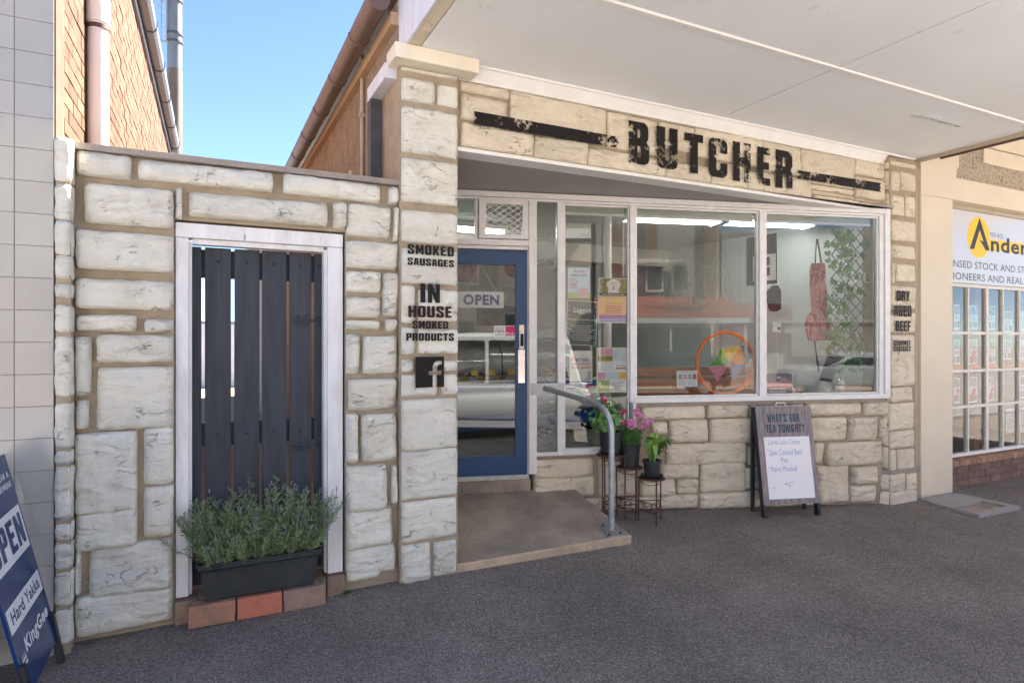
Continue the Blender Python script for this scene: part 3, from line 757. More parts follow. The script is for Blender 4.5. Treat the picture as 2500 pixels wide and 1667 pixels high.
rc.append((X(1125) + .004, X(1240) - .004, 3.155, 3.325))
rc.append((X(1990) + .004, X(2100) - .004, 2.963, 2.998)); rc.append((X(2104), X(2161) - .004, 2.963, 3.0))
rc.append((X(1966), X(2083), 3.055, 3.098)); rc.append((X(2090), X(2160), 3.045, 3.255))
lay_stones(rc, PS, sg, 'stone_warm_lit', 0.028, 0.004, 3, 0.009)
MB().box(PX1 + .003, 6.31, FY - 0.005, FY + 0.16, 2.925, 2.953).build('bottom_trim', 'trim_white', sg, bevel=0.002)
# --- painted lettering, worn away in patches
def worn_black(name, thr, sc):
    m, nt, b = nmat(name)
    b.inputs['Base Color'].default_value = (0.018, 0.015, 0.014, 1); b.inputs['Roughness'].default_value = 0.6; b.inputs['Specular IOR Level'].default_value = 0.15
    co = coords(nt)
    f1 = tex(nt, co, sc, 6, 0.75); f2 = tex(nt, co, sc * .22, 3, 0.5)
    ad = nt.nodes.new('ShaderNodeMath'); ad.operation = 'MULTIPLY_ADD'; L(nt, f2, ad.inputs[0]); ad.inputs[1].default_value = 0.8; L(nt, f1, ad.inputs[2])
    a = ramp(nt, ad.outputs[0], [(thr, 1.0), (thr + .015, 0.0)])
    L(nt, a, b.inputs['Alpha']); return m
worn_black('worn_lettering', 0.992, 24)
worn_black('worn_lettering_small', 1.05, 60)
worn_black('brown_lettering', 1.05, 60)
MATS['brown_lettering'].node_tree.nodes['Principled BSDF'].inputs['Base Color'].default_value = (0.035, 0.012, 0.012, 1)
PT = lambda u, v: Vector((u, FY - 0.023, v))
# BUTCHER: each letter stands where the photograph shows it
for ch, (a, b, c, d) in zip('BUTCHER', [(1531, 296, 1581, 407), (1599, 309, 1650, 417.5), (1667, 325, 1712, 428.5), (1726, 336, 1771, 438), (1785, 346, 1828, 449), (1844, 359, 1876, 456), (1889, 366, 1930, 465)]):
    p, q = onY(a, b, FY), onY(c, d, FY)
    g = MB(); block_text(g, ch, PT, p.x, q.z, q.x - p.x, p.z - q.z); g.build('letter', 'worn_lettering', sg)
def bar(pts):
    lp = [(onY(px, py, FY).x, onY(px, py, FY).z) for px, py in pts]
    MB().poly([lp], PT).build('sign_bar', 'worn_lettering', sg)
bar([(1154, 274), (1156, 286), (1161, 291), (1154, 298), (1156, 306), (1506, 364), (1502, 356), (1507, 351), (1503, 344), (1507, 337)])
bar([(1941, 417), (1944, 426), (1950, 428), (1943, 433), (1941, 437), (2146, 470.5), (2142, 463), (2146, 459), (2142, 456), (2146, 448.5)])
PP = lambda u, v: Vector((u, 4.006, v))
def ptext(txt, a, b, c, d, P, parent, y=4.015, m='worn_lettering_small'):
    p, q = onY(a, b, y), onY(c, d, y)
    g = MB(); block_text(g, txt, P, p.x, q.z, q.x - p.x, p.z - q.z); g.build('lettering', m, parent)
ptext('SMOKED', 994, 596, 1107, 627, PP, pl)
ptext('SAUSAGES', 994, 629, 1107, 653, PP, pl)
ptext('IN', 1025, 692, 1073, 740, PP, pl)
ptext('HOUSE', 996, 746, 1102, 776, PP, pl, m='brown_lettering')
ptext('SMOKED', 1006, 783, 1093, 803, PP, pl)
ptext('PRODUCTS', 991, 813, 1107, 832, PP, pl)
# social media square
def logo(px0, py0, px1, py1):
    p, q = onY(px0, py0, 4.015), onY(px1, py1, 4.015)
    w_, h_ = q.x - p.x, p.z - q.z
    Q = lambda u, v: Vector((p.x + u * w_, 4.006, q.z + v * h_))
    f = [(.60, 0), (.60, .40), (.46, .40), (.46, .53), (.60, .53), (.60, .68), (.64, .79), (.74, .86), (.92, .87), (.92, .745), (.82, .74), (.755, .68), (.755, .53), (.92, .53), (.89, .40), (.755, .40), (.755, 0)]
    g = MB(); lp = [(0, 0), (0, 1), (1, 1), (1, 0)] + f[::-1][:0]
    outer = [(0, 0), (0, 1), (1, 1), (1, 0), (.755, 0)] + f[::-1][1:] 
    g.poly([outer], Q); g.build('logo', 'vinyl_black', pl)
logo(1013, 871, 1083, 944)
# --- right pilaster
RX0, RX1 = 6.312, 6.754
g = MB()
g.hexa([(RX0, 4.012, 0.285), (RX1, 4.012, .285), (RX1, 4.30, .285), (RX0 - .10, 4.30, .285), (RX0, 4.012, 1.05), (RX1, 4.012, 1.05), (RX1, 4.30, 1.05), (RX0 - .02, 4.30, 1.05)])
g.box(RX0, RX1, 4.012, 4.30, 1.052, 3.49)
g.hexa([(RX0 - .02, 3.995, -.2), (RX1 + .03, 3.995, -.2), (RX1 + .03, 4.30, -.2), (RX0 - .25, 4.30, -.2), (RX0 - .01, 3.995, .255), (RX1 + .03, 3.995, .255), (RX1 + .03, 4.30, .255), (RX0 - .16, 4.30, .255)])
pr = g.build('pilaster', 'mortar', shop)
stone_quad = lambda q, sd: stone_mesh(lambda u, v, n: (q[0] * (1 - u) + q[1] * u) * (1 - v) + (q[3] * (1 - u) + q[2] * u) * v + Vector((-.86, -.5, 0)) * n, .02, .98, .03, .97, .012, .004, sd, cell=.2, rough=.004).build('stone', 'stone_warm_lit', pr, smooth='all')
VV = lambda x, y, z: Vector((x, y, z))
def lerpx(a, b, t): return a + (b - a) * t
for k, (za, zb3) in enumerate([(.30, .52), (.53, .74), (.75, 1.04)]):
    xa, xb = lerpx(RX0 - .10, RX0 - .02, (za - .285) / .765), lerpx(RX0 - .10, RX0 - .02, (zb3 - .285) / .765)
    stone_quad([VV(xa, 4.29, za), VV(RX0, 4.014, za), VV(RX0, 4.014, zb3), VV(xb, 4.29, zb3)], 700 + k)
for k, (za, zb3) in enumerate([(-.12, .07), (.085, .245)]):
    xa, xb = lerpx(RX0 - .25, RX0 - .16, (za + .2) / .455), lerpx(RX0 - .25, RX0 - .16, (zb3 + .2) / .455)
    stone_quad([VV(xa, 4.29, za), VV(RX0 - .02, 3.997, za), VV(RX0 - .012, 3.997, zb3), VV(xb, 4.29, zb3)], 710 + k)
RP = [(2177,392,2234,413),(2178,417,2197,467),(2201,418,2234,469),(2177,475,2210,528),(2213,479,2234,531),(2178,535,2235,592),(2178,597,2235,634),(2178,641,2187,692),(2190,644,2235,690),
 (2176,698,2234,756),(2176,762,2234,812),(2176,818,2233,940),(2175,947,2228,978),(2173,986,2231,1046),(2174,1055,2231,1089),(2174,1099,2189,1150),(2193,1099,2231,1146)]
lay_stones(S_rects(RP, 4.0), lambda u, v, n: Vector((u, 4.012 - n, v)), pr, 'stone_warm_lit', 0.018, 0.004, 4, 0.006)
RB = [(2175,1160,2210,1200),(2215,1157,2239,1193),(2175,1204,2239,1229)]
lay_stones(S_rects(RB, 3.985), lambda u, v, n: Vector((u, 3.995 - n, v)), pr, 'stone_warm_lit', 0.014, 0.004, 5, 0.006)
MB().hexa([(RX0 - .02, 3.985, .258), (RX1 + .035, 3.985, .258), (RX1 + .035, 4.29, .258), (RX0 - .17, 4.29, .258), (RX0 - .02, 3.985, .283), (RX1 + .035, 3.985, .283), (RX1 + .035, 4.29, .283), (RX0 - .17, 4.29, .283)]).build('ledge', 'cap_stone', pr)
for i, (a, b) in enumerate([(400, 415), (420, 465), (474, 528), (536, 592), (600, 640), (648, 700), (705, 780), (788, 870), (876, 955)]):   # return stones on its left reveal
    za, zb2 = onY(2172, a, 4.05).z, onY(2172, b, 4.05).z
    stone_mesh(lambda u, v, n: Vector((RX0 - n, u, v)), 4.015, 4.10, zb2, za, 0.006, 0.004, 300 + i, rough=0.003).build('stone', 'stone_warm_lit', pr, smooth='all')
PR = lambda u, v: Vector((u, 3.979, v))
ptext('DRY', 2188, 709, 2220, 736, PR, pr, 3.985); ptext('AGED', 2181, 745, 2224, 773, PR, pr, 3.985)
ptext('BEEF', 2185, 783, 2222, 809, PR, pr, 3.985); ptext('GOURMET', 2181, 831, 2222, 843, PR, pr, 3.985, 'vinyl_black'); ptext('SAUSAGES', 2181, 845, 2222, 857, PR, pr, 3.985, 'vinyl_black')
# --- stall riser under the windows
UA0, UR = uz(1290, 900)[0], uz(2168, 900)[0]
UB = uz(1551, 900)[0]
g = MB()
g.wbox(UA0 + .05, UB + .0, -0.2, 0.535, 0.044, 0.18); g.wbox(UB + .001, UR - .03, -0.2, 0.985, 0.044, 0.18)
rz = g.build('stall_riser', 'mortar', shop)
def Wr(lst):
    out = []
    for a, b, c, d in lst:
        p, q = uz(a, b), uz(c, d); out.append((p[0], q[0], q[1], p[1]))
    return out
C6 = lambda l: [(1520 + a / 3.178, 940 + b / 3.178, 1520 + c / 3.178, 940 + d / 3.178) for a, b, c, d in l]
C7 = lambda l: [(1250 + a / 3.92, 940 + b / 3.92, 1250 + c / 3.92, 940 + d / 3.92) for a, b, c, d in l]
RS = C6([(160,150,635,260),(665,150,985,250),(1005,145,1410,240),(1437,137,1860,226),(1885,132,2065,232),(235,290,350,380),(370,270,660,437),(687,265,1000,442),(1015,262,1435,430),(1455,255,1745,425),(1762,255,1990,425),(2003,262,2050,415),
 (350,460,960,603),(977,480,1450,600),(1480,450,1565,605),(1587,450,2025,610),(305,620,590,722),(615,608,950,822),(957,640,1270,795),(1285,625,1495,790),(1512,630,1765,905),(1790,640,1995,757),
 (150,745,405,852),(430,735,585,842),(120,870,580,952),(612,842,1060,942),(1080,820,1495,930),(1777,785,1960,905)])
RS += C7([(218,712,780,876),(212,897,790,1068),(838,775,1195,1070),(700,1095,1000,1195),(1010,1095,1190,1190),(838,712,1195,765)])
lay_stones(Wr(RS), lambda u, v, n: W(u, v, 0.044 - n), rz, 'stone_warm_lit', 0.060, 0.004, 6, 0.016)
mat('sill_stone', (0.36, 0.29, 0.22), (0.27, 0.22, 0.17), 0.9, 12, 80, 0.5, 0.004)
MB().wbox(UB + .002, UR - .02, 0.987, 1.022, -0.022, 0.18).build('sill', 'sill_stone', shop, bevel=0.003)
MB().wbox(UA0 + .05, UB, 0.537, 0.556, -0.012, 0.18).build('sill', 'sill_stone', shop, bevel=0.003)
MB().wbox(-0.9, UA0 + .02, -0.1, 0.352, 0.0, 0.3).build('threshold_riser', 'concrete', shop)
# --- grey soffit of the recess
MB().hexa([(PX1 + .001, FY + .15, 2.955), (6.36, FY + .15, 2.955), W(UR + .05, 2.955, -.02), W(-.9, 2.955, .1), (PX1 + .001, FY + .15, 2.985), (6.36, FY + .15, 2.985), W(UR + .05, 2.985, -.02), W(-.9, 2.985, .1)]).build('soffit', 'grey_soffit', shop)
# reveal behind the left pilaster
MB().box(SX + .121, PX1 - .005, FY + .36, 5.6, 0, 2.95).build('reveal_wall', 'render_tan', shop)
# --- frames of the glazed front
ZH = 2.945
def frame(u0, u1, z0, z1, name='frame', d0=-0.02, d1=0.07, m='white_paint', parent=None, bv=0.003):
    return MB().wbox(u0, u1, z0, z1, d0, d1).build(name, m, parent or shop, bevel=bv)
UD = uz(1288, 900)[0]
def U(px): return uz(px, 850)[0]
def Z(px, py): return uz(px, py)[1]
frame(-0.95, UR, 2.895, ZH, 'head_frame', -0.03, 0.08)
frame(-0.95, UR, 2.872, 2.893, 'head_frame', -0.012, 0.06)
frame(U(1290), U(1309), 0.40, 2.87, 'post', -0.03, 0.08)
frame(U(1360), U(1377), 0.558, 2.87, 'post', -0.02, 0.07)
frame(U(1536), U(1543), 1.03, 2.87, 'mullion', -0.03, 0.07); frame(U(1544), U(1552), 0.558, 2.87, 'mullion', -0.018, 0.07)
frame(U(1851), U(1859), 1.06, 2.87, 'mullion', -0.03, 0.07); frame(U(1860), U(1869), 1.06, 2.87, 'mullion', -0.018, 0.07)
frame(U(2144), U(2154), 1.03, 2.87, 'post', -0.02, 0.07); frame(U(2155), UR - .002, 1.03, 2.94, 'post', -0.035, 0.10)
frame(U(1309) + .001, U(1360) - .001, 0.558, 0.59, 'bottom_rail', -0.015, 0.06)
frame(U(1377) + .001, U(1536) - .001, 0.558, 0.615, 'bottom_rail', -0.02, 0.06)
frame(U(1543) + .015, UR - .003, 1.024, 1.072, 'bottom_rail', -0.035, 0.08)
frame(U(1552) + .001, U(1851) - .001, 1.074, 1.088, 'glazing_bead', -0.008, 0.03); frame(U(1869) + .001, U(2144) - .001, 1.074, 1.088, 'glazing_bead', -0.008, 0.03)
for a, b, z0 in ((1377, 1536, .616), (1552, 1851, 1.09), (1869, 2144, 1.09)):
    frame(U(a) + .001, U(a) + .014, z0, 2.868, 'glazing_bead', 0.0, 0.03); frame(U(b) - .014, U(b) - .001, z0, 2.868, 'glazing_bead', 0.0, 0.03)
    frame(U(a) + .0145, U(b) - .0145, 2.850, 2.869, 'glazing_bead', 0.0, 0.03)
# glass
def glass_mat(name, rough=0.0, tint=(0.93, 0.96, 0.95), f0=0.12, rip=0):
    m, nt, b = nmat(name)
    nt.nodes.remove(b); out = nt.nodes['Material Output']
    tr = nt.nodes.new('ShaderNodeBsdfTransparent'); tr.inputs[0].default_value = (*tint, 1)
    gl = nt.nodes.new('ShaderNodeBsdfGlossy'); gl.inputs['Roughness'].default_value = rough; gl.inputs[0].default_value = (1, 1, 1, 1)
    fr_ = nt.nodes.new('ShaderNodeFresnel'); fr_.inputs[0].default_value = 1.52
    ad = nt.nodes.new('ShaderNodeMath'); ad.operation = 'MULTIPLY_ADD'; L(nt, fr_.outputs[0], ad.inputs[0]); ad.inputs[1].default_value = 1.0; ad.inputs[2].default_value = f0
    mx = nt.nodes.new('ShaderNodeMixShader'); L(nt, ad.outputs[0], mx.inputs[0]); L(nt, tr.outputs[0], mx.inputs[1]); L(nt, gl.outputs[0], mx.inputs[2])
    if rip:
        bp = nt.nodes.new('ShaderNodeBump'); bp.inputs['Strength'].default_value = 0.05; bp.inputs['Distance'].default_value = 0.02
        L(nt, tex(nt, coords(nt), rip, 2), bp.inputs['Height']); L(nt, bp.outputs[0], gl.inputs['Normal'])
    L(nt, mx.outputs[0], out.inputs[0]); return m
glass_mat('window_glass', 0.0, f0=0.025)
def pane(u0, u1, z0, z1, name='pane', m='window_glass', d=0.02, parent=None):
    return MB().add([W(u0, z0, d), W(u1, z0, d), W(u1, z1, d), W(u0, z1, d)], [(0, 1, 2, 3)]).build(name, m, parent or shop)
pane(U(1377), U(1536), .61, 2.87); pane(U(1552), U(1851), 1.08, 2.87); pane(U(1869), U(2144), 1.08, 2.87)
# hammered privacy glass beside the door
m, nt, b = nmat('hammered_glass')
b.inputs['Base Color'].default_value = (0.86, 0.90, 0.88, 1); b.inputs['Roughness'].default_value = 0.05
b.inputs['Transmission Weight'].default_value = 0.93; b.inputs['IOR'].default_value = 1.45; b.inputs['Specular IOR Level'].default_value = 0.9
n1 = nt.nodes.new('ShaderNodeTexVoronoi'); n1.inputs['Scale'].default_value = 60; n1.feature = 'SMOOTH_F1'; L(nt, coords(nt), n1.inputs['Vector'])
bump(nt, b, n1.outputs['Distance'], 0.25, 0.006, bump(nt, None, tex(nt, coords(nt), 10, 2), 0.22, 0.03))
MB().wbox(U(1309), U(1360), .585, 2.872, 0.015, 0.02).build('privacy_pane', 'hammered_glass', shop)
# --- transom over the door
frame(-0.95, U(1290), Z(1230, 600), Z(1230, 586), 'transom_rail', -0.02, 0.08); frame(-0.95, U(1290), Z(1230, 609), Z(1230, 601), 'transom_rail', -0.005, 0.08)
pane(-0.95, U(1160), Z(1150, 588), 2.88)
frame(U(1160), U(1167), Z(1163, 586), 2.87, 'mullion', -0.012, 0.07)
ta, tb, tz0, tz1 = U(1168), U(1288), Z(1230, 585) + .004, 2.868
g = MB(); t_ = 0.062
g.wbox(ta, tb, tz0, tz0 + t_ * .6, -0.035, 0.03); g.wbox(ta, tb, tz1 - t_ * .6, tz1, -0.035, 0.03); g.wbox(ta, ta + t_, tz0 + t_ * .6, tz1 - t_ * .6, -0.035, 0.03); g.wbox(tb - t_ * .8, tb, tz0 + t_ * .6, tz1 - t_ * .6, -0.035, 0.03)
hw = g.build('hopper_window', 'white_paint', shop, bevel=0.003)
pane(ta + t_, tb - t_ * .8, tz0 + t_ * .6, tz1 - t_ * .6, parent=hw)
ga, gb, g0, g1 = ta + t_, tb - t_ * .8, tz0 + t_ * .6, tz1 - t_ * .6
g = MB(); nx, nz = 4, 5; cw, chh = (gb - ga) / nx, (g1 - g0) / nz
for s in (1, -1):
    for k in range(-nz, nx + nz):
        # zig-zag strands clipped to the opening
        pts = []
        for j in range(0, nz * 4 + 1):
            zz = g0 + j * chh / 4; uu = ga + (k + (s * j / 4.0) * 1.0) * cw + (0 if s > 0 else nz * cw)
            if ga - 1e-4 <= uu <= gb + 1e-4: pts.append(W(uu, zz, -0.012 - .004 * s))
        if len(pts) > 1: g.tube(pts, 0.0042, 5)
g.build('diamond_grille', 'white_paint', hw)
# --- blue door
DL = -0.95
zd0, zd1 = Z(1240, 1163), Z(1240, 612)
dr = MB()
dg_r, dg_t, dg_b = U(1259), Z(1240, 647), Z(1240, 1112)
dr.wbox(dg_r, UD - .004, zd0, zd1, 0.0, 0.04); dr.wbox(DL, dg_r, dg_t, zd1, 0.0, 0.04); dr.wbox(DL, dg_r, zd0, dg_b, 0.0, 0.04); dr.wbox(DL, DL + .09, dg_b, dg_t, 0.0, 0.04)
door = dr.build('door', 'blue_door', shop, bevel=0.002)
pane(DL + .09, dg_r, dg_b, dg_t, parent=door)
frame(UD - .003, U(1290) + .002, zd0 - .04, zd1 + .03, 'door_stop', 0.0, 0.09)
MB().wbox(-0.95, UD + .01, 0.354, 0.395, -0.012, 0.12).build('threshold', 'galvanised', shop, bevel=0.003)
g = MB(); g.wbox(U(1267), U(1279), Z(1272, 852), Z(1272, 793), -0.012, 0.0); g.build('lock_plate', 'trim_white', door, bevel=0.003)
g = MB(); g.wbox(U(1270), U(1277.5), Z(1272, 845), Z(1272, 815), -0.018, -0.0125); g.build('pull_recess', 'dark_slot', door)
g = MB(); g.lathe((0, 0, 0), [(.016, 0), (.016, .006), (.006, .008)], 16); c = W(U(1273), Z(1272, 803), -.0125)
g.v = [c + WU * v.x + Vector((0, 0, v.y)) + WN * v.z for v in g.v]
mat('brass', (0.70, 0.50, 0.18), None, 0.3, metal=1.0); g.build('lock_cylinder', 'brass', door, smooth=True)
mat('push_steel', (0.80, 0.72, 0.68), (0.72, 0.66, 0.63), 0.22, 20, metal=0.9)
MB().wbox(U(1265), U(1281), Z(1272, 935), Z(1272, 853.5), -0.006, 0.0).build('push_plate', 'push_steel', door, bevel=0.002)
# --- roller blind cassettes at the head of each window
mat('blind', (0.46, 0.47, 0.40), (0.42, 0.43, 0.37), 0.7, 3)
for a, b in ((1377, 1536), (1552, 1851), (1869, 2140)):
    bl = MB().wbox(U(a) + .02, U(b) - .02, 2.795, 2.866, 0.07, 0.075).build('roller_blind', 'blind', shop)
    g = MB(); g.tube([W(U(a) + .02, 2.79, .072), W(U(b) - .02, 2.79, .072)], .014, 8); g.build('bottom_bar', 'trim_white', bl, smooth=True)
for dx in (0, .012):
    g = MB(); g.tube([W(U(1527) + dx, 2.75, .06), W(U(1528) - dx, 2.35, .06), W(U(1526) + dx, 2.22, .06)], .0025, 5); g.build('blind_cord', 'trim_white', shop)

# ================================================================== AWNING
AZ = 3.525; AX1 = 6.78; AY0 = 0.55
aw = thing('street_awning', 'white panelled awning soffit projecting over the pavement', 'awning', (4, 2.3, AZ))
ys_ = [AY0 - .044, 1.72, 2.93, FY - .045]; xs_ = [1.285, 4.015, AX1]
for i in range(2):
    for j in range(3):
        MB().box(xs_[i] + .005, xs_[i + 1] - .005, ys_[j] + .002, ys_[j + 1] - .002, AZ, AZ + 0.012).build('soffit_panel', 'soffit_white', aw)
MB().box(1.285, AX1, AY0, FY - .045, AZ + 0.0125, AZ + 0.03).build('panel_backing', 'dark_metal', aw)
for y in (1.72, 2.93):
    for i in range(2):
        g = MB(); a, b = xs_[i] + .003, xs_[i + 1] - .003
        g.add([(a, y - .028, AZ - .001), (b, y - .028, AZ - .001), (b, y - .018, AZ - .012), (a, y - .018, AZ - .012), (b, y + .018, AZ - .012), (a, y + .018, AZ - .012), (b, y + .028, AZ - .001), (a, y + .028, AZ - .001)],
              [(0, 1, 2, 3), (3, 2, 4, 5), (5, 4, 6, 7)])
        g.build('cover_batten', 'trim_white', aw)
g = MB()  # sloped cornice board along the shop front
g.hexa([(1.70, FY + .018, 3.428), (6.31, FY + .018, 3.428), (6.31, FY + .02, 3.44), (1.70, FY + .02, 3.44), (1.70, FY - .046, AZ - .003), (6.31, FY - .046, AZ - .003), (6.31, FY + .02, AZ), (1.70, FY + .02, AZ)])
g.build('cornice', 'trim_white', aw)
MB().box(PX1 + .004, 6.30, FY + .0, FY + .019, 3.424, 3.446).build('cornice_bead', 'trim_white', aw, bevel=0.003)
g = MB(); g.tube([(1.70, FY - .046, AZ - .004), (6.74, FY - .046, AZ - .006)], .013, 8); g.build('cornice_bead', 'trim_white', aw, smooth=True)
# left end: edge beam wrapped in stone print
MB().box(1.20, 1.284, AY0 - .05, FY + .03, AZ - .001, AZ + .05).build('edge_beam', 'stone_warm_lit', aw)
MB().box(1.185, 1.199, AY0 - .05, FY + .03, AZ - .004, AZ + 0.75).build('end_fascia', 'wrap_white', aw)
MB().box(1.20, AX1 + .02, AY0 - .06, AY0 - .045, AZ - .01, AZ + .75).build('front_fascia', 'wrap_white', aw)
MB().box(1.20, AX1 + .02, AY0 - .044, FY + .03, AZ + .42, AZ + .45).build('roof_sheet', 'zinc', aw)
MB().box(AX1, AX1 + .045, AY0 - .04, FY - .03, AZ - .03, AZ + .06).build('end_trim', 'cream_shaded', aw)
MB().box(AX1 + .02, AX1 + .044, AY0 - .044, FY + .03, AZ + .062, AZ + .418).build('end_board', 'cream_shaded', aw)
MB().box(AX1 + .047, AX1 + .07, AY0 - .04, FY - .25, AZ - .045, AZ + .03).build('end_trim', 'rusty_steel', aw)
# peeling paint flakes
for cx, cy, ln in ((5.38, 3.63, .36), (5.80, 3.60, .20)):
    p = onZ(2290, 297, AZ); g = MB(); n = 12
    for i in range(n + 1):
        x = p.x - .25 + (cx - 5.52) + ln * 1.3 * i / n; k = math.sin(math.pi * i / n)
        g.v += [Vector((x, p.y + .02, AZ - .0015)), Vector((x + .01, p.y - .03 * k, AZ - .003 - .004 * k)), Vector((x + .01 * math.sin(i * 2.1), p.y - .085 * k - .02 * abs(math.sin(i * 1.7)), AZ - .008 - .040 * k)) ]
    for i in range(n):
        for j in range(2): g.f.append((i * 3 + j, (i + 1) * 3 + j, (i + 1) * 3 + j + 1, i * 3 + j + 1))
    g.build('paint_flake', 'soffit_white', aw, smooth='all')
# ================================================================== ESTATE OFFICE (right neighbour)
OY, OW = 4.03, 4.17
of = thing('estate_office', 'cream painted office with white gridded window and yellow logo sign at right', 'shop', (9, OY, 0))
ox0 = onY(2249, 1000, OY).x; ox1 = onY(2326, 1000, OY).x
MB().box(ox0, ox1, OY, OY + .5, -0.2, 3.17).build('pillar', 'cream_paint', of, bevel=0.006)
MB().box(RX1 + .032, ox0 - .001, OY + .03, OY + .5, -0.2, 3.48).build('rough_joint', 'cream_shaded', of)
MB().box(ox0, 14, OY + .0, OY + .5, 3.172, 3.42).build('lintel', 'cream_paint', of)
mat('roughcast', (0.60, 0.52, 0.41), (0.46, 0.39, 0.30), 0.95, 30, 38, 1.0, 0.04, spec=0.1, specks=(42, 0.62, (0.20, 0.16, 0.11)))
# frieze with roughcast panel and raised boards
g = MB(); fx = onY(2335, 420, OY).x
MB().box(ox0, fx, OY + .002, OY + .5, 3.422, 4.6).build('frieze', 'cream_paint', of)
MB().box(fx + .001, 14, OY + .03, OY + .5, 3.422, 4.6).build('roughcast_panel', 'roughcast', of)
fx2 = onY(2404, 400, OY).x
MB().box(fx2, 14, OY + .005, OY + .029, 3.66, 3.84).build('raised_board', 'cream_paint', of, bevel=0.006)
MB().box(fx2, 14, OY + .009, OY + .029, 3.856, 4.05).build('raised_board', 'cream_paint', of, bevel=0.006)
# small bracket shoulder of the pillar
MB().hexa([(fx, OY - .0, 3.5), (fx + .07, OY + .01, 3.56), (fx + .07, OY + .03, 3.56), (fx, OY + .03, 3.5), (fx, OY, 3.70), (fx + .07, OY + .01, 3.70), (fx + .07, OY + .03, 3.70), (fx, OY + .03, 3.70)]).build('shoulder', 'cream_paint', of)
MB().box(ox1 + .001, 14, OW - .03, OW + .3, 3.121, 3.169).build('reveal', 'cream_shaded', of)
# base wall of brown bricks with a sloping brick-on-edge sill
MB().box(ox1 + .001, 14, OW + .004, OW + .3, -0.2, 0.165).build('base_wall', 'brick_mortar', of)
mat('brown_brick', (0.24, 0.14, 0.11), (0.17, 0.105, 0.085), 0.85, 10, 80, 0.5, 0.005, rnd=0.25)
mat('sill_orange', (0.42, 0.24, 0.15), (0.32, 0.19, 0.12), 0.85, 10, 80, 0.5, 0.005, rnd=0.25)
for r_ in range(4):
    z0 = -0.165 + r_ * 0.083; x = ox1 + .002 - (0.115 if r_ % 2 else 0)
    while x < 11.5:
        a = max(x, ox1 + .003)
        if x + .222 - a > .02: MB().box(a, x + .222, OW - .002, OW + .05, z0, z0 + .074).build('brick', 'brown_brick', of)
        x += .232
x = ox1 + .004
while x < 11.5:
    MB().hexa([(x, OW - .03, .168), (x + .105, OW - .03, .168), (x + .105, OW + .12, .168), (x, OW + .12, .168), (x, OW - .03, .225), (x + .105, OW - .03, .225), (x + .105, OW + .12, .262), (x, OW + .12, .262)]).build('sill_brick', 'sill_orange', of, bevel=0.004)
    x += .114
# window grid
WY = OW + .05
win = MB().box(ox1 + .002, 12.5, WY - .03, WY + .03, 0.262, 0.30).build('window_frame', 'white_paint', of)
mat('grid_paint', (0.74, 0.70, 0.62), (0.68, 0.64, 0.56), 0.5, 8)
MB().box(ox1 + .002, 12.5, WY - .028, WY + .03, 2.235, 2.275).build('bar', 'grid_paint', win)
for py in (812.7, 905.5, 993):
    z = onY(2340, py, WY).z; MB().box(ox1 + .002, 12.5, WY - .022, WY + .02, z - .017, z + .017).build('bar', 'grid_paint', win)
bx = []
for px, hw in ((2359, .011), (2405, .026), (2444, .011), (2484, .011), (2530, .026), (2570, .011)):
    x = onY(px, 900, WY).x; bx.append(x)
    MB().box(x - hw, x + hw, WY - .026, WY + .02, 0.30, 2.235).build('bar', 'grid_paint', win)
mat('brown_post', (0.30, 0.17, 0.10), (0.24, 0.14, 0.08), 0.5, 4)
MB().box(bx[1] - .14, bx[1] - .03, WY + .04, WY + .12, .3, 2.24).build('inner_post', 'brown_post', win)
zr = [0.30, onY(2340, 993, WY).z, onY(2340, 905.5, WY).z, onY(2340, 812.7, WY).z, 2.235]
xr = [ox1 + .004] + bx
for i in range(len(xr) - 1):
    for j in range(4):
        MB().add([(xr[i], WY, zr[j]), (xr[i + 1], WY, zr[j]), (xr[i + 1], WY, zr[j + 1]), (xr[i], WY, zr[j + 1])], [(0, 1, 2, 3)]).build('pane', 'window_glass', win)
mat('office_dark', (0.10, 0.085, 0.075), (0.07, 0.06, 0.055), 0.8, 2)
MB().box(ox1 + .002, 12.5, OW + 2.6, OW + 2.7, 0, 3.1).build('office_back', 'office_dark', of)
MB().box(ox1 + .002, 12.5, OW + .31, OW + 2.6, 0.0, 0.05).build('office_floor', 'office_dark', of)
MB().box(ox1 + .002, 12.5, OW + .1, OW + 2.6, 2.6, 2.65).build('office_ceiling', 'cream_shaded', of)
MB().box(12.5, 14, OW, OW + 2.7, -.2, 3.12).build('end_wall', 'cream_paint', of)
# sign panel
mat('sign_white', (0.58, 0.575, 0.57), None, 0.15)
mat('sign_yellow', (0.85, 0.55, 0.006), None, 0.4, spec=0.2); mat('sign_grey', (0.085, 0.085, 0.09), None, 0.4, spec=0.2); mat('sign_ink', (0.02, 0.016, 0.013), None, 0.4, spec=0.2)
sp = MB().box(ox1 + .003, 12.5, OW - .012, OW + .02, 2.277, 3.119).build('sign_board', 'sign_white', of)
def SP(k): return lambda u, v: Vector((u, OW - .0122 - .0006 * k, v))
def cell(px, py): p = onY(px, py, OW - .012); return p.x, p.z
cx, cz = cell(2389.5, 580.5); ex = cell(2417, 580)[0] - cx; ez = cell(2389, 531)[1] - cz
MB().poly([[(cx + ex * math.cos(a * .1745), cz + ez * math.sin(a * .1745)) for a in range(36)]], SP(1)).build('logo_oval', 'sign_yellow', sp)
a0 = cell(2424, 590); a1 = cell(2600, 640)
MB().poly([[(cell(2415, 586)[0], cell(2419, 584)[1]), (a1[0], cell(2419, 584)[1]), (a1[0], cell(2419, 612)[1]), (cell(2415, 612)[0], cell(2419, 612)[1])]], SP(.5)).build('logo_band', 'sign_yellow', sp)
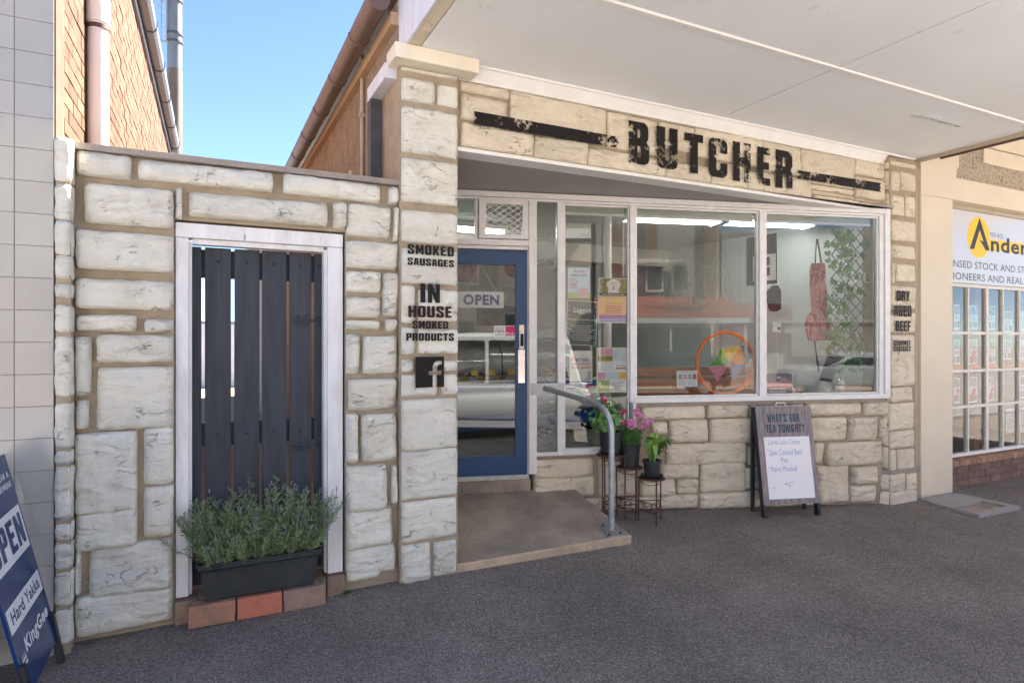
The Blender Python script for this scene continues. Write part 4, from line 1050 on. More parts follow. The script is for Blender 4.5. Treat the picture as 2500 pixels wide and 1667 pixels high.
Pa = [cell(*q) for q in [(2367, 608), (2391.5, 531.5), (2416, 612), (2406, 611), (2398, 596), (2390, 585), (2401, 590), (2391.5, 562), (2378, 608)]]
MB().poly([Pa], SP(2)).build('logo_letter', 'sign_ink', sp)
g = MB(); p0 = cell(2419, 614); p1 = cell(2560, 574)
font_text(g, 'nderson', SP(2), p0[0], p0[1], width=1.45, height=0.185, bold=0.025); g.build('lettering', 'sign_ink', sp)
g = MB(); p0 = cell(2418, 580); font_text(g, 'M.D. & J.J.', SP(2), p0[0], p0[1], width=.28, height=0.062); g.build('lettering', 'sign_ink', sp)
g = MB(); p0 = cell(2327, 651); font_text(g, 'NSED STOCK AND STATION', SP(1), p0[0] + .004, p0[1] - .003, width=2.02, height=0.083, bold=.006); g.build('lettering', 'sign_grey', sp)
g = MB(); p0 = cell(2327, 681); font_text(g, 'IONEERS AND REAL ESTATE', SP(1), p0[0] + .004, p0[1] - .003, width=2.12, height=0.083, bold=.006); g.build('lettering', 'sign_grey', sp)
# unseen awning added above the office to keep sun off the pavement
oa = thing('added_awning', 'unseen cream awning added over the office pavement to block the sun', 'awning', (11, 2.3, 4.3))
MB().box(6.90, 16, 0.55, OY - .002, 4.30, 4.33).build('soffit', 'cream_paint', oa); MB().box(6.90, 16, 0.50, 0.545, 4.2, 4.8).build('fascia', 'cream_paint', oa)
# property listings behind the panes
mat('paper', (0.80, 0.80, 0.79), None, 0.6); mat('print_blue', (0.16, 0.27, 0.42), (0.45, 0.52, 0.55), 0.5, 18); mat('print_green', (0.12, 0.20, 0.06), (0.38, 0.36, 0.22), 0.5, 20)
mat('print_red', (0.62, 0.04, 0.03), None, 0.5); mat('print_tan', (0.50, 0.33, 0.18), (0.30, 0.36, 0.45), 0.5, 16); mat('print_text', (0.38, 0.38, 0.40), None, 0.6)
LY = WY + .025
rown = ['top row', 'second row', 'third row', 'bottom row']; coln = ['first', 'second', 'third', 'fourth', 'fifth']
def listing(px0, py0, px1, py1, row, col, kind, sold=False):
    p, q = onY(px0, py0, LY), onY(px1, py1, LY)
    t = thing('listing_sheet', '%s property listing in %s, %s column of the office window' % (kind + (' with red sold strip' if sold else ''), rown[row], coln[col]), 'poster', ((p.x + q.x) / 2, LY, q.z), 'property listings in the office window')
    MB().box(p.x, q.x, LY, LY + .002, q.z, p.z).build('sheet', 'paper', t)
    w_, h_ = q.x - p.x, p.z - q.z
    ims = {'blue': 'print_blue', 'green': 'print_green', 'tan': 'print_tan'}
    P = lambda u, v: Vector((p.x + u * w_, LY - .0006, q.z + v * h_))
    def rect(a, b, c, d, m, nm, k=0):
        MB().add([P(a, b) - Vector((0, k * .0005, 0)), P(c, b) - Vector((0, k * .0005, 0)), P(c, d) - Vector((0, k * .0005, 0)), P(a, d) - Vector((0, k * .0005, 0))], [(0, 1, 2, 3)]).build(nm, m, t)
    if kind == 'text': 
        for k in range(7): rect(.12, .2 + k * .08, .85 - .1 * (k % 3), .23 + k * .08, 'print_text', 'print')
    else:
        rect(.06, .62, .94, .96, ims[kind], 'photo'); rect(.06, .08, .46, .34, ims[kind], 'photo'); rect(.54, .08, .94, .34, 'print_green' if kind != 'green' else 'print_blue', 'photo')
        for k in range(4): rect(.1, .40 + k * .05, .9 - .12 * (k % 2), .425 + k * .05, 'print_text', 'print')
    if sold:
        MB().add([P(.12, .10) - Vector((0, .001, 0)), P(.42, .02) - Vector((0, .001, 0)), P(.92, .52) - Vector((0, .001, 0)), P(.62, .60) - Vector((0, .001, 0))], [(0, 1, 2, 3)]).build('sold_strip', 'print_red', t)
listing(2329, 743, 2343, 805, 0, 0, 'tan'); listing(2363, 745, 2387, 805, 0, 1, 'blue'); listing(2413, 747, 2429, 806, 0, 2, 'green'); listing(2450, 760, 2472, 812, 0, 3, 'tan'); listing(2492, 760, 2510, 812, 0, 4, 'text')
listing(2329, 829, 2343, 890, 1, 0, 'blue'); listing(2364, 829, 2386, 889, 1, 1, 'tan', True); listing(2414, 829, 2430, 888, 1, 2, 'green'); listing(2449, 831, 2468, 878, 1, 3, 'blue'); listing(2490, 829, 2508, 880, 1, 4, 'text')
listing(2329, 923, 2343, 984, 2, 0, 'green', True); listing(2362, 920, 2386, 982, 2, 1, 'tan', True); listing(2413, 920, 2426, 978, 2, 2, 'blue', True); listing(2488, 917, 2506, 972, 2, 4, 'tan')
listing(2456, 998, 2480, 1055, 3, 3, 'text'); listing(2490, 996, 2510, 1053, 3, 4, 'text')
# concrete pit surround in the pavement
pz = gz(7.3, 3.7) + .006
pit = thing('drain_surround', 'broken concrete drain surround set in the pavement at the pillar foot', 'drain', (7.2, 3.6, pz))
q = [onZ(*s, pz) for s in ((2240, 1221), (2335, 1207), (2490, 1240), (2390, 1262))]
def L2(a, b, t): return a + (b - a) * t
h_ = [L2(L2(q[0], q[3], u), L2(q[1], q[2], u), v) for u, v in ((.52, .14), (.52, .86), (.9, .84), (.9, .12))]
up = Vector((0, 0, .022)); dn = Vector((0, 0, -.03))
g = MB(); g.v = [p + dn for p in q] + [p + up for p in q] + [p + up for p in h_] + [p + dn for p in h_]
g.f = [(0, 1, 5, 4), (1, 2, 6, 5), (2, 3, 7, 6), (3, 0, 4, 7)]
for a, b in ((0, 0), (1, 1), (2, 2), (3, 3)): g.f.append((4 + a, 4 + (a + 1) % 4, 8 + (a + 1) % 4, 8 + a)); g.f.append((8 + a, 8 + (a + 1) % 4, 12 + (a + 1) % 4, 12 + a))
g.build('kerb', 'kerb_stone', pit)
MB().add([p - Vector((0, 0, .004)) for p in h_], [(0, 1, 2, 3)]).build('bed', 'concrete', pit)

# ================================================================== ENTRANCE RAMP AND HANDRAIL
rp = thing('entrance_ramp', 'stained brown concrete ramp leading up to the blue shop door', 'ramp', (2.3, 4.6, 0))
rx0, rx1 = 1.34, 3.08
zb2 = 0.243
wy = lambda x: WO.y + (x - WO.x) * (-0.2817)
f0 = FY + .0; ez = 0.075
g = MB()
def rz_(x, y): 
    k = (y - f0) / (wy(x) - f0); return 0.056 + (zb2 - 0.056) * k
nx_, ny_ = 12, 8; V = {}
for i in range(nx_ + 1):
    for j in range(ny_ + 1):
        x = rx0 + (rx1 - rx0) * i / nx_; ye = wy(x) + .02 if x < 3.0 else wy(x) - .005
        y = f0 + (ye - f0) * j / ny_
        V[i, j] = len(g.v); g.v.append(Vector((x, y, rz_(x, y) + .002 * noise.noise(Vector((x * 5, y * 5, 0))))))
for i in range(nx_):
    for j in range(ny_): g.f.append((V[i, j], V[i + 1, j], V[i + 1, j + 1], V[i, j + 1]))
top = g.build('ramp_top', 'concrete', rp, smooth='all')
g = MB()
for i in range(nx_ + 1):
    x = rx0 + (rx1 - rx0) * i / nx_; w2 = .004 * noise.noise(Vector((x * 9, 0, 0)))
    g.v += [Vector((x, f0 - .002, rz_(x, f0) + .0005)), Vector((x, f0 - .010 + w2, rz_(x, f0) - .010)), Vector((x, f0 - .012 + w2, -.15))]
for i in range(nx_):
    for j in range(2): g.f.append((i * 3 + j, i * 3 + j + 1, (i + 1) * 3 + j + 1, (i + 1) * 3 + j))
n = len(g.v)
for j in range(ny_ + 1):
    y = f0 - .01 + (wy(rx1) - f0) * j / ny_; g.v += [Vector((rx1 + .001, y, rz_(rx1, max(y, f0)) + .0005)), Vector((rx1 + .003, y, -.15))]
for j in range(ny_): g.f.append((n + j * 2, n + j * 2 + 1, n + j * 2 + 3, n + j * 2 + 2))
g.build('ramp_edge', 'concrete_edge', rp)
hr = thing('handrail', 'bent galvanised steel pipe handrail from the door post down to the ramp', 'handrail', (2.97, 4.2, 0.08))
hb = onZ(1493, 1297, 0.085); hs = onW(1330, 947.6, -0.03)
bend = Vector((hb.x, hb.y, onY(1495, 1030, hb.y).z))
d1 = (Vector((hb.x, hb.y, bend.z + .12)) - hs).normalized()
cpt = Vector((hb.x, hb.y, bend.z + .115))
pts = [hs, hs + (cpt - hs) * .4]
pA, pB = cpt + (hs - cpt).normalized() * .22, cpt - Vector((0, 0, .22))
for k in range(11):
    t = k / 10; pts.append(pA * (1 - t) ** 2 + cpt * 2 * t * (1 - t) + pB * t * t)
pts += [Vector((hb.x, hb.y, .5)), Vector((hb.x, hb.y, .098))]
g = MB(); g.tube(pts, .0235, 16); g.build('pipe', 'galvanised', hr, smooth=True)
a, b = uz(1293.5, 935), uz(1375, 962); frame(a[0], b[0], b[1], a[1], 'wall_plate', -.036, -.031, 'galvanised', hr, 0.001)
for u in (a[0] + .03, b[0] - .03):
    for z in (b[1] + .02, a[1] - .02):
        g = MB(); g.wbox(u - .009, u + .009, z - .009, z + .009, -.045, -.036); g.build('bolt', 'galvanised', hr, bevel=.002)
pd = [onZ(*s, .088) for s in ((1467, 1286), (1498, 1277), (1521, 1298), (1486, 1304))]
sl = Vector((0, 0, .008))
g = MB(); g.hexa([p for p in pd] + [p + sl for p in pd]); 
for v in g.v: v.z = rz_(v.x, v.y) + (.012 if v.z > .092 else .0)
g.build('base_plate', 'galvanised', hr)
for k in range(4):
    c = pd[k] * .78 + (sum(pd, Vector()) / 4) * .22; c.z = rz_(c.x, c.y) + .010
    g = MB(); g.lathe(c, [(.012, 0), (.012, .009), (.006, .016)], 6); g.build('bolt', 'rusty_steel', hr)

# ================================================================== MENU BOARD
fA, fB = onZ(1866, 1264, gz(4.6, 4.1)), onZ(2002, 1261, gz(5.1, 3.9))
tA, tB = onZ(1829, 994, 1.0), None
bU = (fB - fA); bU.z = 0; bw = bU.length; bU.normalize()
bN = Vector((bU.y, -bU.x, 0)); 
lean = 0.17; bh = 1.02
bV = (Vector((0, 0, math.sqrt(bh * bh - lean * lean))) - bN * lean).normalized()
bNN = bU.cross(bV).normalized(); 
if bNN.dot(bN) < 0: bNN = -bNN
mb_ = thing('menu_board', 'freestanding menu board with wood print surround and handwritten white panel', 'sandwich board', ((fA + fB) / 2).to_tuple())
o = fA
def BP(k): return lambda u, v: o + bU * u + bV * v + bNN * (.021 + .0006 * k)
MB().obox(o, bU, bV, bNN, -.004, .026, 0, bh, -.045, .018).build('leg', 'black_iron', mb_); MB().obox(o, bU, bV, bNN, bw - .026, bw + .004, 0, bh, -.045, .018).build('leg', 'black_iron', mb_)
mat('wood_print', (0.30, 0.245, 0.235), (0.17, 0.15, 0.17), 0.45, 5, 30, 0.05, 0.002, stretch=(9, 9, 0.6)); mat('wood_gap', (0.04, 0.03, 0.03), None, 0.6)
bd = MB().obox(o, bU, bV, bNN, -.002, bw + .002, .115, bh, .0185, .021).build('board', 'wood_print', mb_)
for k in range(1, 8):
    u = bw * k / 8 + .008 * math.sin(k * 3)
    MB().poly([[(u - .0022, .116), (u + .0022, .116), (u + .0022, bh - .001), (u - .0022, bh - .001)]], BP(.5)).build('plank_line', 'wood_gap', bd)
mat('whiteboard', (0.80, 0.80, 0.82), None, 0.12); mat('pen_blue', (0.16, 0.24, 0.52), None, 0.5); mat('print_navy', (0.02, 0.05, 0.08), None, 0.5)
MB().obox(o, bU, bV, bNN, .055, bw - .045, .165, .735, .0218, .0226).build('white_panel', 'whiteboard', mb_)
g = MB(); block_text(g, "WHAT'S FOR", BP(2), .11, .875, .33, .075); g.build('lettering', 'print_navy', bd)
g = MB(); block_text(g, 'TEA TONIGHT?', BP(2), .085, .775, .40, .075); g.build('lettering', 'print_navy', bd)
g = MB(); PW = BP(3.5)
for txt, u, v, w_, h_ in (('Lamb Loin Chops', .095, .650, .33, .06), ('Slow Cooked Beef', .095, .565, .34, .055), ('Pies', .21, .495, .07, .05), ('Pastry Meatloaf', .10, .40, .27, .065), ('*', .068, .705, None, .016), ('*', .068, .61, None, .016), ('*', .072, .445, None, .016), ('...', .09, .262, .03, None)):
    g = MB(); font_text(g, txt, PW, u, v, width=w_, height=h_, bold=-.006 if len(txt) > 3 else 0); g.build('handwriting', 'pen_blue', mb_)
g = MB()
for a, b in (((.22, .30), (.32, .315)), ((.22, .30), (.285, .285)), ((.285, .285), (.265, .265))):
    dx, dy = b[0] - a[0], b[1] - a[1]; l = math.hypot(dx, dy); nx, ny = -dy / l * .002, dx / l * .002
    g.poly([[(a[0] + nx, a[1] + ny), (b[0] + nx, b[1] + ny), (b[0] - nx, b[1] - ny), (a[0] - nx, a[1] - ny)]], PW)
g.build('pen_stroke', 'pen_blue', mb_)
g = MB(); hp = [(bw * .4, bh - .0), (bw * .4, bh + .028), (bw * .42, bh + .036), (bw * .55, bh + .036), (bw * .57, bh + .028), (bw * .57, bh)]
g.tube([o + bU * u + bV * v + bNN * .0 for u, v in hp], .005, 8); g.build('carry_handle', 'trim_white', mb_, smooth=True)
# rear leaf
rN = (bV - bNN * bV.dot(bNN)); rv = (Vector((0, 0, math.sqrt(bh * bh - lean * lean))) + bN * .0).normalized()
ro = o - bN * (lean * 2 - .12)
MB().obox(ro, bU, rv, rv.cross(bU), 0, .026, 0, bh - .02, -.015, .015).build('leg', 'black_iron', mb_); MB().obox(ro, bU, rv, rv.cross(bU), bw - .026, bw, 0, bh - .02, -.015, .015).build('leg', 'black_iron', mb_)

# ================================================================== WORKWEAR A-BOARD (left edge)
sb0 = Vector((-0.66, 3.92, 0.10)); sU = Vector((0, -1, 0)); 
sw, sh_ = 0.62, 0.965
sV = (Vector((-0.655 - 0.005 + 0.44 - 0.66, 0, 0)) * 0 + Vector((-0.215, 0, 0.94))).normalized()
sN = Vector((sV.z, 0, -sV.x))
ab = thing('open_sign', 'navy blue workwear pavement sign with slanted OPEN panel at left edge', 'sandwich board', (-0.65, 3.6, gz(-.65, 3.6)))
mat('navy_film', (0.006, 0.030, 0.125), (0.008, 0.040, 0.155), 0.22, 3, 5, 0.12, 0.02, spec=0.35)
MB().obox(sb0, sU, sV, sN, 0, sw, -.02, sh_, -.012, 0).build('board', 'navy_film', ab)
def AP(k): return lambda u, v: sb0 + sU * (sw - u) + sV * v + sN * (.0008 + .0006 * k)
mat('film_white', (0.80, 0.81, 0.84), None, 0.2)
H = sh_
def arect(v0, v1, u0=0.0, u1=sw - .02): MB().poly([[(u0, v0), (u1, v0), (u1, v1), (u0, v1)]], AP(0)).build('panel', 'film_white', ab)
arect(H * .51, H * .735); arect(H * .265, H * .375, .02)
g = MB(); block_text(g, 'OPEN', AP(1), .03, H * .545, sw - .08, H * .155, 1.0); g.build('lettering', 'navy_film', ab); g = MB()
font_text(g, 'Hard Yakka', AP(1), .07, H * .292, width=sw - .13, height=H * .062, bold=.02); g.build('lettering', 'navy_film', ab)
g = MB(); font_text(g, 'KingGee', AP(1), .13, H * .115, width=sw - .19, height=H * .085, bold=.035, shear=.12); g.build('lettering', 'film_white', ab); g = MB()
font_text(g, 'EAR &', AP(1), sw - .20, H * .885, width=.16, height=H * .032, bold=.02); g.build('lettering', 'film_white', ab); g = MB(); font_text(g, 'WORKWEAR', AP(1), sw - .36, H * .835, width=.32, height=H * .032, bold=.02); g.build('lettering', 'film_white', ab); g = MB()
for k in range(3): g.poly([[(.05 + k * .022, H * .12), (.062 + k * .022, H * .16), (.07 + k * .022, H * .12)]], AP(1))
g.poly([[(.045, H * .10), (.12, H * .10), (.12, H * .112), (.045, H * .112)]], AP(1)); g.build('crown_emblem', 'film_white', ab)
for yy in (3.90, 3.32):
    g = MB(); zg = gz(-.65, yy); g.hexa([(-.655, yy - .02, zg), (-.625, yy - .02, zg), (-.625, yy + .02, zg), (-.655, yy + .02, zg), (-.695, yy - .02, .22), (-.672, yy - .02, .22), (-.672, yy + .02, .22), (-.695, yy + .02, .22)]); g.build('leg', 'black_iron', ab)
bk = Vector((-1.16, 3.92, 0.02)); bv = Vector((0.24, 0, .98)).normalized(); MB().obox(bk, sU, bv, Vector((bv.z, 0, -bv.x)), 0, sw, 0, 1.0, -.012, 0).build('rear_board', 'navy_film', ab)
# ================================================================== PLANTS
mat('lavender_leaf', (0.15, 0.25, 0.10), (0.30, 0.39, 0.22), 0.6, 25, rnd=0.0)
mat('lavender_flower', (0.13, 0.08, 0.30), (0.32, 0.23, 0.40), 0.6, 30)
mat('stem_brown', (0.11, 0.09, 0.05), None, 0.8)
mat('leaf_green', (0.06, 0.17, 0.035), (0.12, 0.27, 0.06), 0.45, 22); mat('lily_leaf', (0.09, 0.25, 0.04), (0.28, 0.42, 0.08), 0.35, 9); mat('ivy_leaf', (0.035, 0.125, 0.03), (0.09, 0.20, 0.05), 0.4, 14)
mat('petal_pink', (0.52, 0.03, 0.24), (0.62, 0.22, 0.45), 0.5, 60); mat('petal_red', (0.55, 0.01, 0.12), None, 0.5); mat('petal_white', (0.80, 0.74, 0.78), None, 0.5); mat('dead_leaf', (0.16, 0.08, 0.03), None, 0.8)
def leaf(mb, p, d, n, ln, wd, bendv=0.0):
    d = d.normalized(); s = d.cross(n); 
    if s.length < 1e-4: s = d.orthogonal()
    s.normalize(); up = s.cross(d)
    m = p + d * ln * .5 + up * bendv * ln * .3; e = p + d * ln - up * bendv * ln * .3
    mb.add([p, m + s * wd, e, m - s * wd], [(0, 1, 2), (0, 2, 3)])
# --- trough with lavender
rs = random.Random(21)
px0, px1 = onY(478, 1400, 3.99).x, onY(789, 1380, 3.99).x
tz0 = 0.105; tz1 = 0.105 + 0.215
tr_ = thing('lavender_trough', 'long black plastic trough planted with bushy purple lavender before the gate', 'planter', ((px0 + px1) / 2, 4.09, tz0))
g = MB(); yf, yk = 3.985, 4.185
def ringr(ix, iy, z): return [(px0 + ix, yf + iy, z), (px1 - ix, yf + iy, z), (px1 - ix, yk - iy, z), (px0 + ix, yk - iy, z)]
rows = [ringr(.062, .022, tz0), ringr(.052, .016, tz0 + .003), ringr(.03, .010, tz1 - .045), ringr(.028, .009, tz1 - .043), ringr(.012, .002, tz1 - .03), ringr(.012, .002, tz1 - .012), ringr(.0, -.006, tz1 - .010), ringr(.0, -.006, tz1), ringr(.016, .01, tz1), ringr(.022, .016, tz1 - .05)]
for r_ in rows: g.v += [Vector(p) for p in r_]
for i in range(len(rows) - 1):
    for k in range(4): g.f.append((i * 4 + k, i * 4 + (k + 1) % 4, (i + 1) * 4 + (k + 1) % 4, (i + 1) * 4 + k))
g.f.append((0, 1, 2, 3)); trough = g.build('trough', 'planter_plastic', tr_, bevel=0.003)
for k in range(34):
    x = px0 + .05 + (px1 - px0 - .1) * k / 33
    MB().box(x - .004, x + .004, yf + .0035, yf + .012, tz1 - .066, tz1 - .046).build('rib', 'planter_plastic', trough)
MB().box(px0 + .02, px1 - .02, yf + .014, yk - .014, tz1 - .045, tz1 - .022).build('soil', 'soil', tr_)
fol = MB(); spk = MB(); stm = MB()
for i in range(300):
    bx_ = rs.uniform(px0 + .06, px1 - .05); by = rs.uniform(4.03, 4.14)
    k = (bx_ - (px0 + px1) / 2) / ((px1 - px0) / 2)
    ang = k * 0.55 + rs.gauss(0, .33)
    fwd = rs.uniform(-.9, .22) if rs.random() < .5 else rs.uniform(-2.6, -.6)
    ln = rs.uniform(.24, .50) * (1 - .34 * k * k) * (0.66 if fwd < -.9 else 1)
    d0 = Vector((math.sin(ang), fwd * .55, math.cos(ang))).normalized()
    p = Vector((bx_, by, tz1 - .03)); prev = p.copy(); pts = [p.copy()]
    seg = 7
    for s in range(seg):
        d = (d0 + Vector((0, 0, .55 * s / seg)) + Vector((rs.gauss(0, .08), rs.gauss(0, .08), 0))).normalized()
        p = p + d * ln / seg
        if p.y > 4.19: p.y = 4.19
        pts.append(p.copy())
    stm.tube(pts, [.0022 - .0012 * j / seg for j in range(seg + 1)], 4, False)
    nn = int(ln / .0095)
    for j in range(nn):
        t = .12 + .88 * j / nn; f = t * seg; a = min(int(f), seg - 1); q = pts[a].lerp(pts[a + 1], f - a); dd = (pts[a + 1] - pts[a]).normalized()
        for s_ in range(2):
            az = rs.uniform(0, 6.283); o_ = dd.orthogonal().normalized(); o_ = Matrix.Rotation(az, 3, dd) @ o_
            leaf(fol, q, o_ + dd * rs.uniform(.45, 1.15), dd, rs.uniform(.022, .042), rs.uniform(.0022, .0034), rs.uniform(-.3, .3))
    if rs.random() < .30:
        e = pts[-1]; dd = (pts[-1] - pts[-2]).normalized() + Vector((rs.gauss(0, .25), 0, 0)); dd.normalize()
        e2 = e + dd * rs.uniform(.015, .04); stm.tube([e, e2], .0011, 4, False)
        l2 = rs.uniform(.016, .028); spk.tube([e2, e2 + dd * l2 * .4, e2 + dd * l2], [.002, .0045, .001], 6)
        leaf(spk, e2 + dd * l2 * .8, dd + Vector((.4, 0, 0)), Vector((0, 1, 0)), .012, .003); leaf(spk, e2 + dd * l2 * .8, dd - Vector((.4, 0, 0)), Vector((0, 1, 0)), .012, .003)
o = fol.build('foliage', 'lavender_leaf', tr_); o['kind'] = 'stuff'
o = stm.build('stems', 'stem_brown', tr_); o['kind'] = 'stuff'
o = spk.build('flower_spikes', 'lavender_flower', tr_); o['kind'] = 'stuff'
# weed at the wall foot
wp = onZ(842, 1448, -.01); g = MB()
for i in range(26):
    a = rs.uniform(0, 6.28); leaf(g, Vector((wp.x + rs.uniform(-.02, .02), wp.y - .015, gz(wp.x, wp.y) + .003)), Vector((math.cos(a), -abs(math.sin(a)) * .8, rs.uniform(.3, 1.2))), Vector((0, 0, 1)), rs.uniform(.02, .045), rs.uniform(.004, .008), .3)
single(g, 'weed', 'leaf_green', 'small green weed growing at the foot of the stone wall', 'weed', (wp.x, wp.y, gz(wp.x, wp.y)))
# --- three hinged wire plant stands, stepping down
def stand(cx, cy, top, rad, rot, label):
    t = thing('plant_stand', label, 'plant stand', (cx, cy, gz(cx, cy)), 'rusty wire plant stands')
    z0 = gz(cx, cy) + .002
    c = [Vector((cx + rad * math.cos(rot + k * 2.0944), cy + rad * math.sin(rot + k * 2.0944), 0)) for k in range(3)]
    for p in c:
        g = MB(); g.tube([(p.x, p.y, z0), (p.x, p.y, top - .004)], .0065, 8); g.tube([(p.x, p.y, z0), (p.x, p.y, z0 + .012)], .009, 8); g.build('leg', 'rusty_steel', t, smooth=True)
    for k in range(3):
        a, b = c[k], c[(k + 1) % 3]; P = lambda u, z: Vector((a.x + (b.x - a.x) * u, a.y + (b.y - a.y) * u, z))
        zl, zh = z0 + .095, z0 + .175
        for zz in (zl, zh): 
            g = MB(); g.tube([P(0, zz), P(1, zz)], .0045, 6); g.build('rail', 'rusty_steel', t, smooth=True)
        g = MB()
        g.tube([P(.08, zh), P(.3, zl + .045), P(.92, zl + .004)], .003, 5)
        n = 16; g.tube([P(.74 + (.085 - .0045 * j) * math.cos(j * .6), (zl + zh) / 2 + .004 + (.026 - .0014 * j) * math.sin(j * .6)) for j in range(n)], .003, 5)
        n = 14
        g.tube([P(.5 - .5 * math.cos(math.pi * j / 12), top - .03 - .035 * math.sin(math.pi * j / 12)) for j in range(13)], .003, 5)
        g.tube([P(.16 + (.09 - .005 * j) * math.cos(j * .6), top - .045 + (.022 - .0013 * j) * math.sin(j * .6)) for j in range(n)], .003, 5)
        g.build('scroll', 'rusty_steel', t, smooth=True)
    g = MB(); n = 28; rr = rad * .98
    g.tube([(cx + rr * math.cos(2 * math.pi * k / n), cy + rr * math.sin(2 * math.pi * k / n), top - .012) for k in range(n)], .006, 6, closed=True)
    g.lathe((cx, cy, top - .010), [(rr * .96, 0), (rr * .96, .006)], 28); g.build('top', 'rusty_steel', t, smooth=True)
    return Vector((cx, cy, top))
s1 = stand(3.315, 4.66, 0.590, .128, R(200), 'tallest rusty wire plant stand, next to the handrail')
s2 = stand(3.50, 4.625, 0.468, .118, R(20), 'middle rusty wire plant stand holding the pink flowers')
s3 = stand(3.60, 4.435, 0.395, .118, R(250), 'lowest rusty wire plant stand nearest the menu board')
def pot(t, c, r0, r1, h, m='black_plastic', saucer=0):
    z = c.z
    if saucer:
        g = MB(); g.lathe((c.x, c.y, z), [(saucer * .8, 0), (saucer, .018), (saucer * 1.02, .02), (saucer * .96, .02), (saucer * .78, .006)], 32); g.build('saucer', m, t, smooth=True); z += .007
    g = MB(); g.lathe((c.x, c.y, z), [(r0, 0), (r0 + (r1 - r0) * .85, h - .025), (r1 + .004, h - .024), (r1 + .005, h), (r1 - .004, h), (r1 - .008, h - .03)], 36); g.build('pot', m, t, smooth=True)
    g = MB(); g.lathe((c.x, c.y, z + h - .035), [(r1 - .008, 0), (r1 - .009, .012)], 24); g.build('soil', 'soil', t)
    return z + h
def rleaf(mb, c, n, r_, lobes=7, rs=rs):
    n = n.normalized(); a = n.orthogonal().normalized(); b = n.cross(a); k0 = len(mb.v); N_ = 14
    ph = rs.uniform(0, 6.28)
    mb.v.append(c - n * r_ * .25)
    for k in range(N_):
        t = 2 * math.pi * k / N_; rr = r_ * (1 + .13 * math.sin(lobes * t + ph)) * (0.75 if k == 0 else 1)
        mb.v.append(c + (a * math.cos(t) + b * math.sin(t)) * rr + n * r_ * .08 * math.sin(3 * t + ph))
    for k in range(N_): mb.f.append((k0, k0 + 1 + k, k0 + 1 + (k + 1) % N_))
# geranium
t1 = thing('potted_geranium', 'bushy green geranium with few magenta blooms in black pot on tallest stand', 'potted plant', s1.to_tuple())
zt1 = pot(t1, s1, .088, .104, .195, saucer=.105)
fo = MB(); st_ = MB()
cc = Vector((s1.x - .045, s1.y, zt1 + .12))
for i in range(150):
    v = Vector((rs.gauss(0, 1), rs.gauss(0, 1), rs.gauss(0, 1))).normalized(); k = rs.uniform(.55, 1.0)
    p = cc + Vector((v.x * .165 * k, v.y * .15 * k, v.z * .165 * k + .015))
    if p.z < zt1 - .05: p.z = zt1 - .05 + rs.uniform(0, .08)
    rleaf(fo, p, v + Vector((0, -.35, .55)), rs.uniform(.018, .034))
    if i % 3 == 0: st_.tube([Vector((s1.x + rs.uniform(-.04, .04), s1.y + rs.uniform(-.04, .04), zt1 - .03)), (p + Vector((s1.x, s1.y, zt1))) / 2 + Vector((0, 0, -.02)), p], .0028, 5, False)
o = fo.build('foliage', 'leaf_green', t1); o['kind'] = 'stuff'; o = st_.build('stems', 'leaf_green', t1); o['kind'] = 'stuff'
for px, py in ((1472, 972), (1479, 977), (1523, 1004), (1520, 1008), (1522, 1033)):
    p = onY(px, py, s1.y - .13); g = MB()
    for k in range(14):
        v = Vector((rs.gauss(0, 1), rs.gauss(0, 1), rs.gauss(0, 1))).normalized(); rleaf(g, p + v * .012, v + Vector((0, -.6, 0)), .010, 5)
    g.build('bloom', 'petal_red', t1)
# dianthus
t2 = thing('potted_dianthus', 'pink and white clustered dianthus in black pot on middle stand', 'potted plant', s2.to_tuple())
zt2 = pot(t2, s2, .082, .097, .20)
fo = MB()
for i in range(120):
    a = rs.uniform(0, 6.28); rr = rs.uniform(.0, .075); b_ = Vector((s2.x + rr * math.cos(a), s2.y + rr * math.sin(a), zt2 - .02))
    d = Vector((math.cos(a) * rs.uniform(0, .5) + .08, math.sin(a) * rs.uniform(0, .5), 1)).normalized(); ln = rs.uniform(.06, .19)
    fo.tube([b_, b_ + d * ln], .0018, 4, False)
    for j in range(9):
        z_ = Vector((rs.gauss(0, 1), rs.gauss(0, 1), rs.uniform(.1, 1))); leaf(fo, b_ + d * ln * rs.uniform(.1, .95), z_, Vector((0, 0, 1)), rs.uniform(.03, .055), rs.uniform(.003, .005), .4)
o = fo.build('foliage', 'leaf_green', t2); o['kind'] = 'stuff'
for px, py, rad, n in ((1553, 1006, .042, 34), (1562, 1014, .035, 20), (1536, 1032, .04, 30), (1545, 1040, .035, 24), (1548, 1028, .03, 16), (1575, 1036, .04, 28), (1586, 1028, .04, 28), (1566, 1044, .03, 14)):
    c = onY(px, py, s2.y - .05); g = MB(); g2 = MB(); stem = MB()
    for k in range(n):
        v = Vector((rs.gauss(0, 1), rs.gauss(0, 1) - .5, rs.gauss(0, .8) + .4)).normalized(); q = c + v * rad * rs.uniform(.55, 1)
        rleaf(g, q, v + Vector((0, -.8, .2)), rs.uniform(.008, .0125), 5)
        if rs.random() < .5: rleaf(g2, q + (v + Vector((0, -.8, .2))).normalized() * .003, v + Vector((0, -.8, .2)), .0045, 5)
    stem.tube([Vector((s2.x, s2.y, zt2)), c - Vector((0, 0, .02))], .002, 5, False)
    b_ = g.build('bloom', 'petal_pink', t2); g2.build('eye', 'petal_white', b_); stem.build('stem', 'leaf_green', b_)
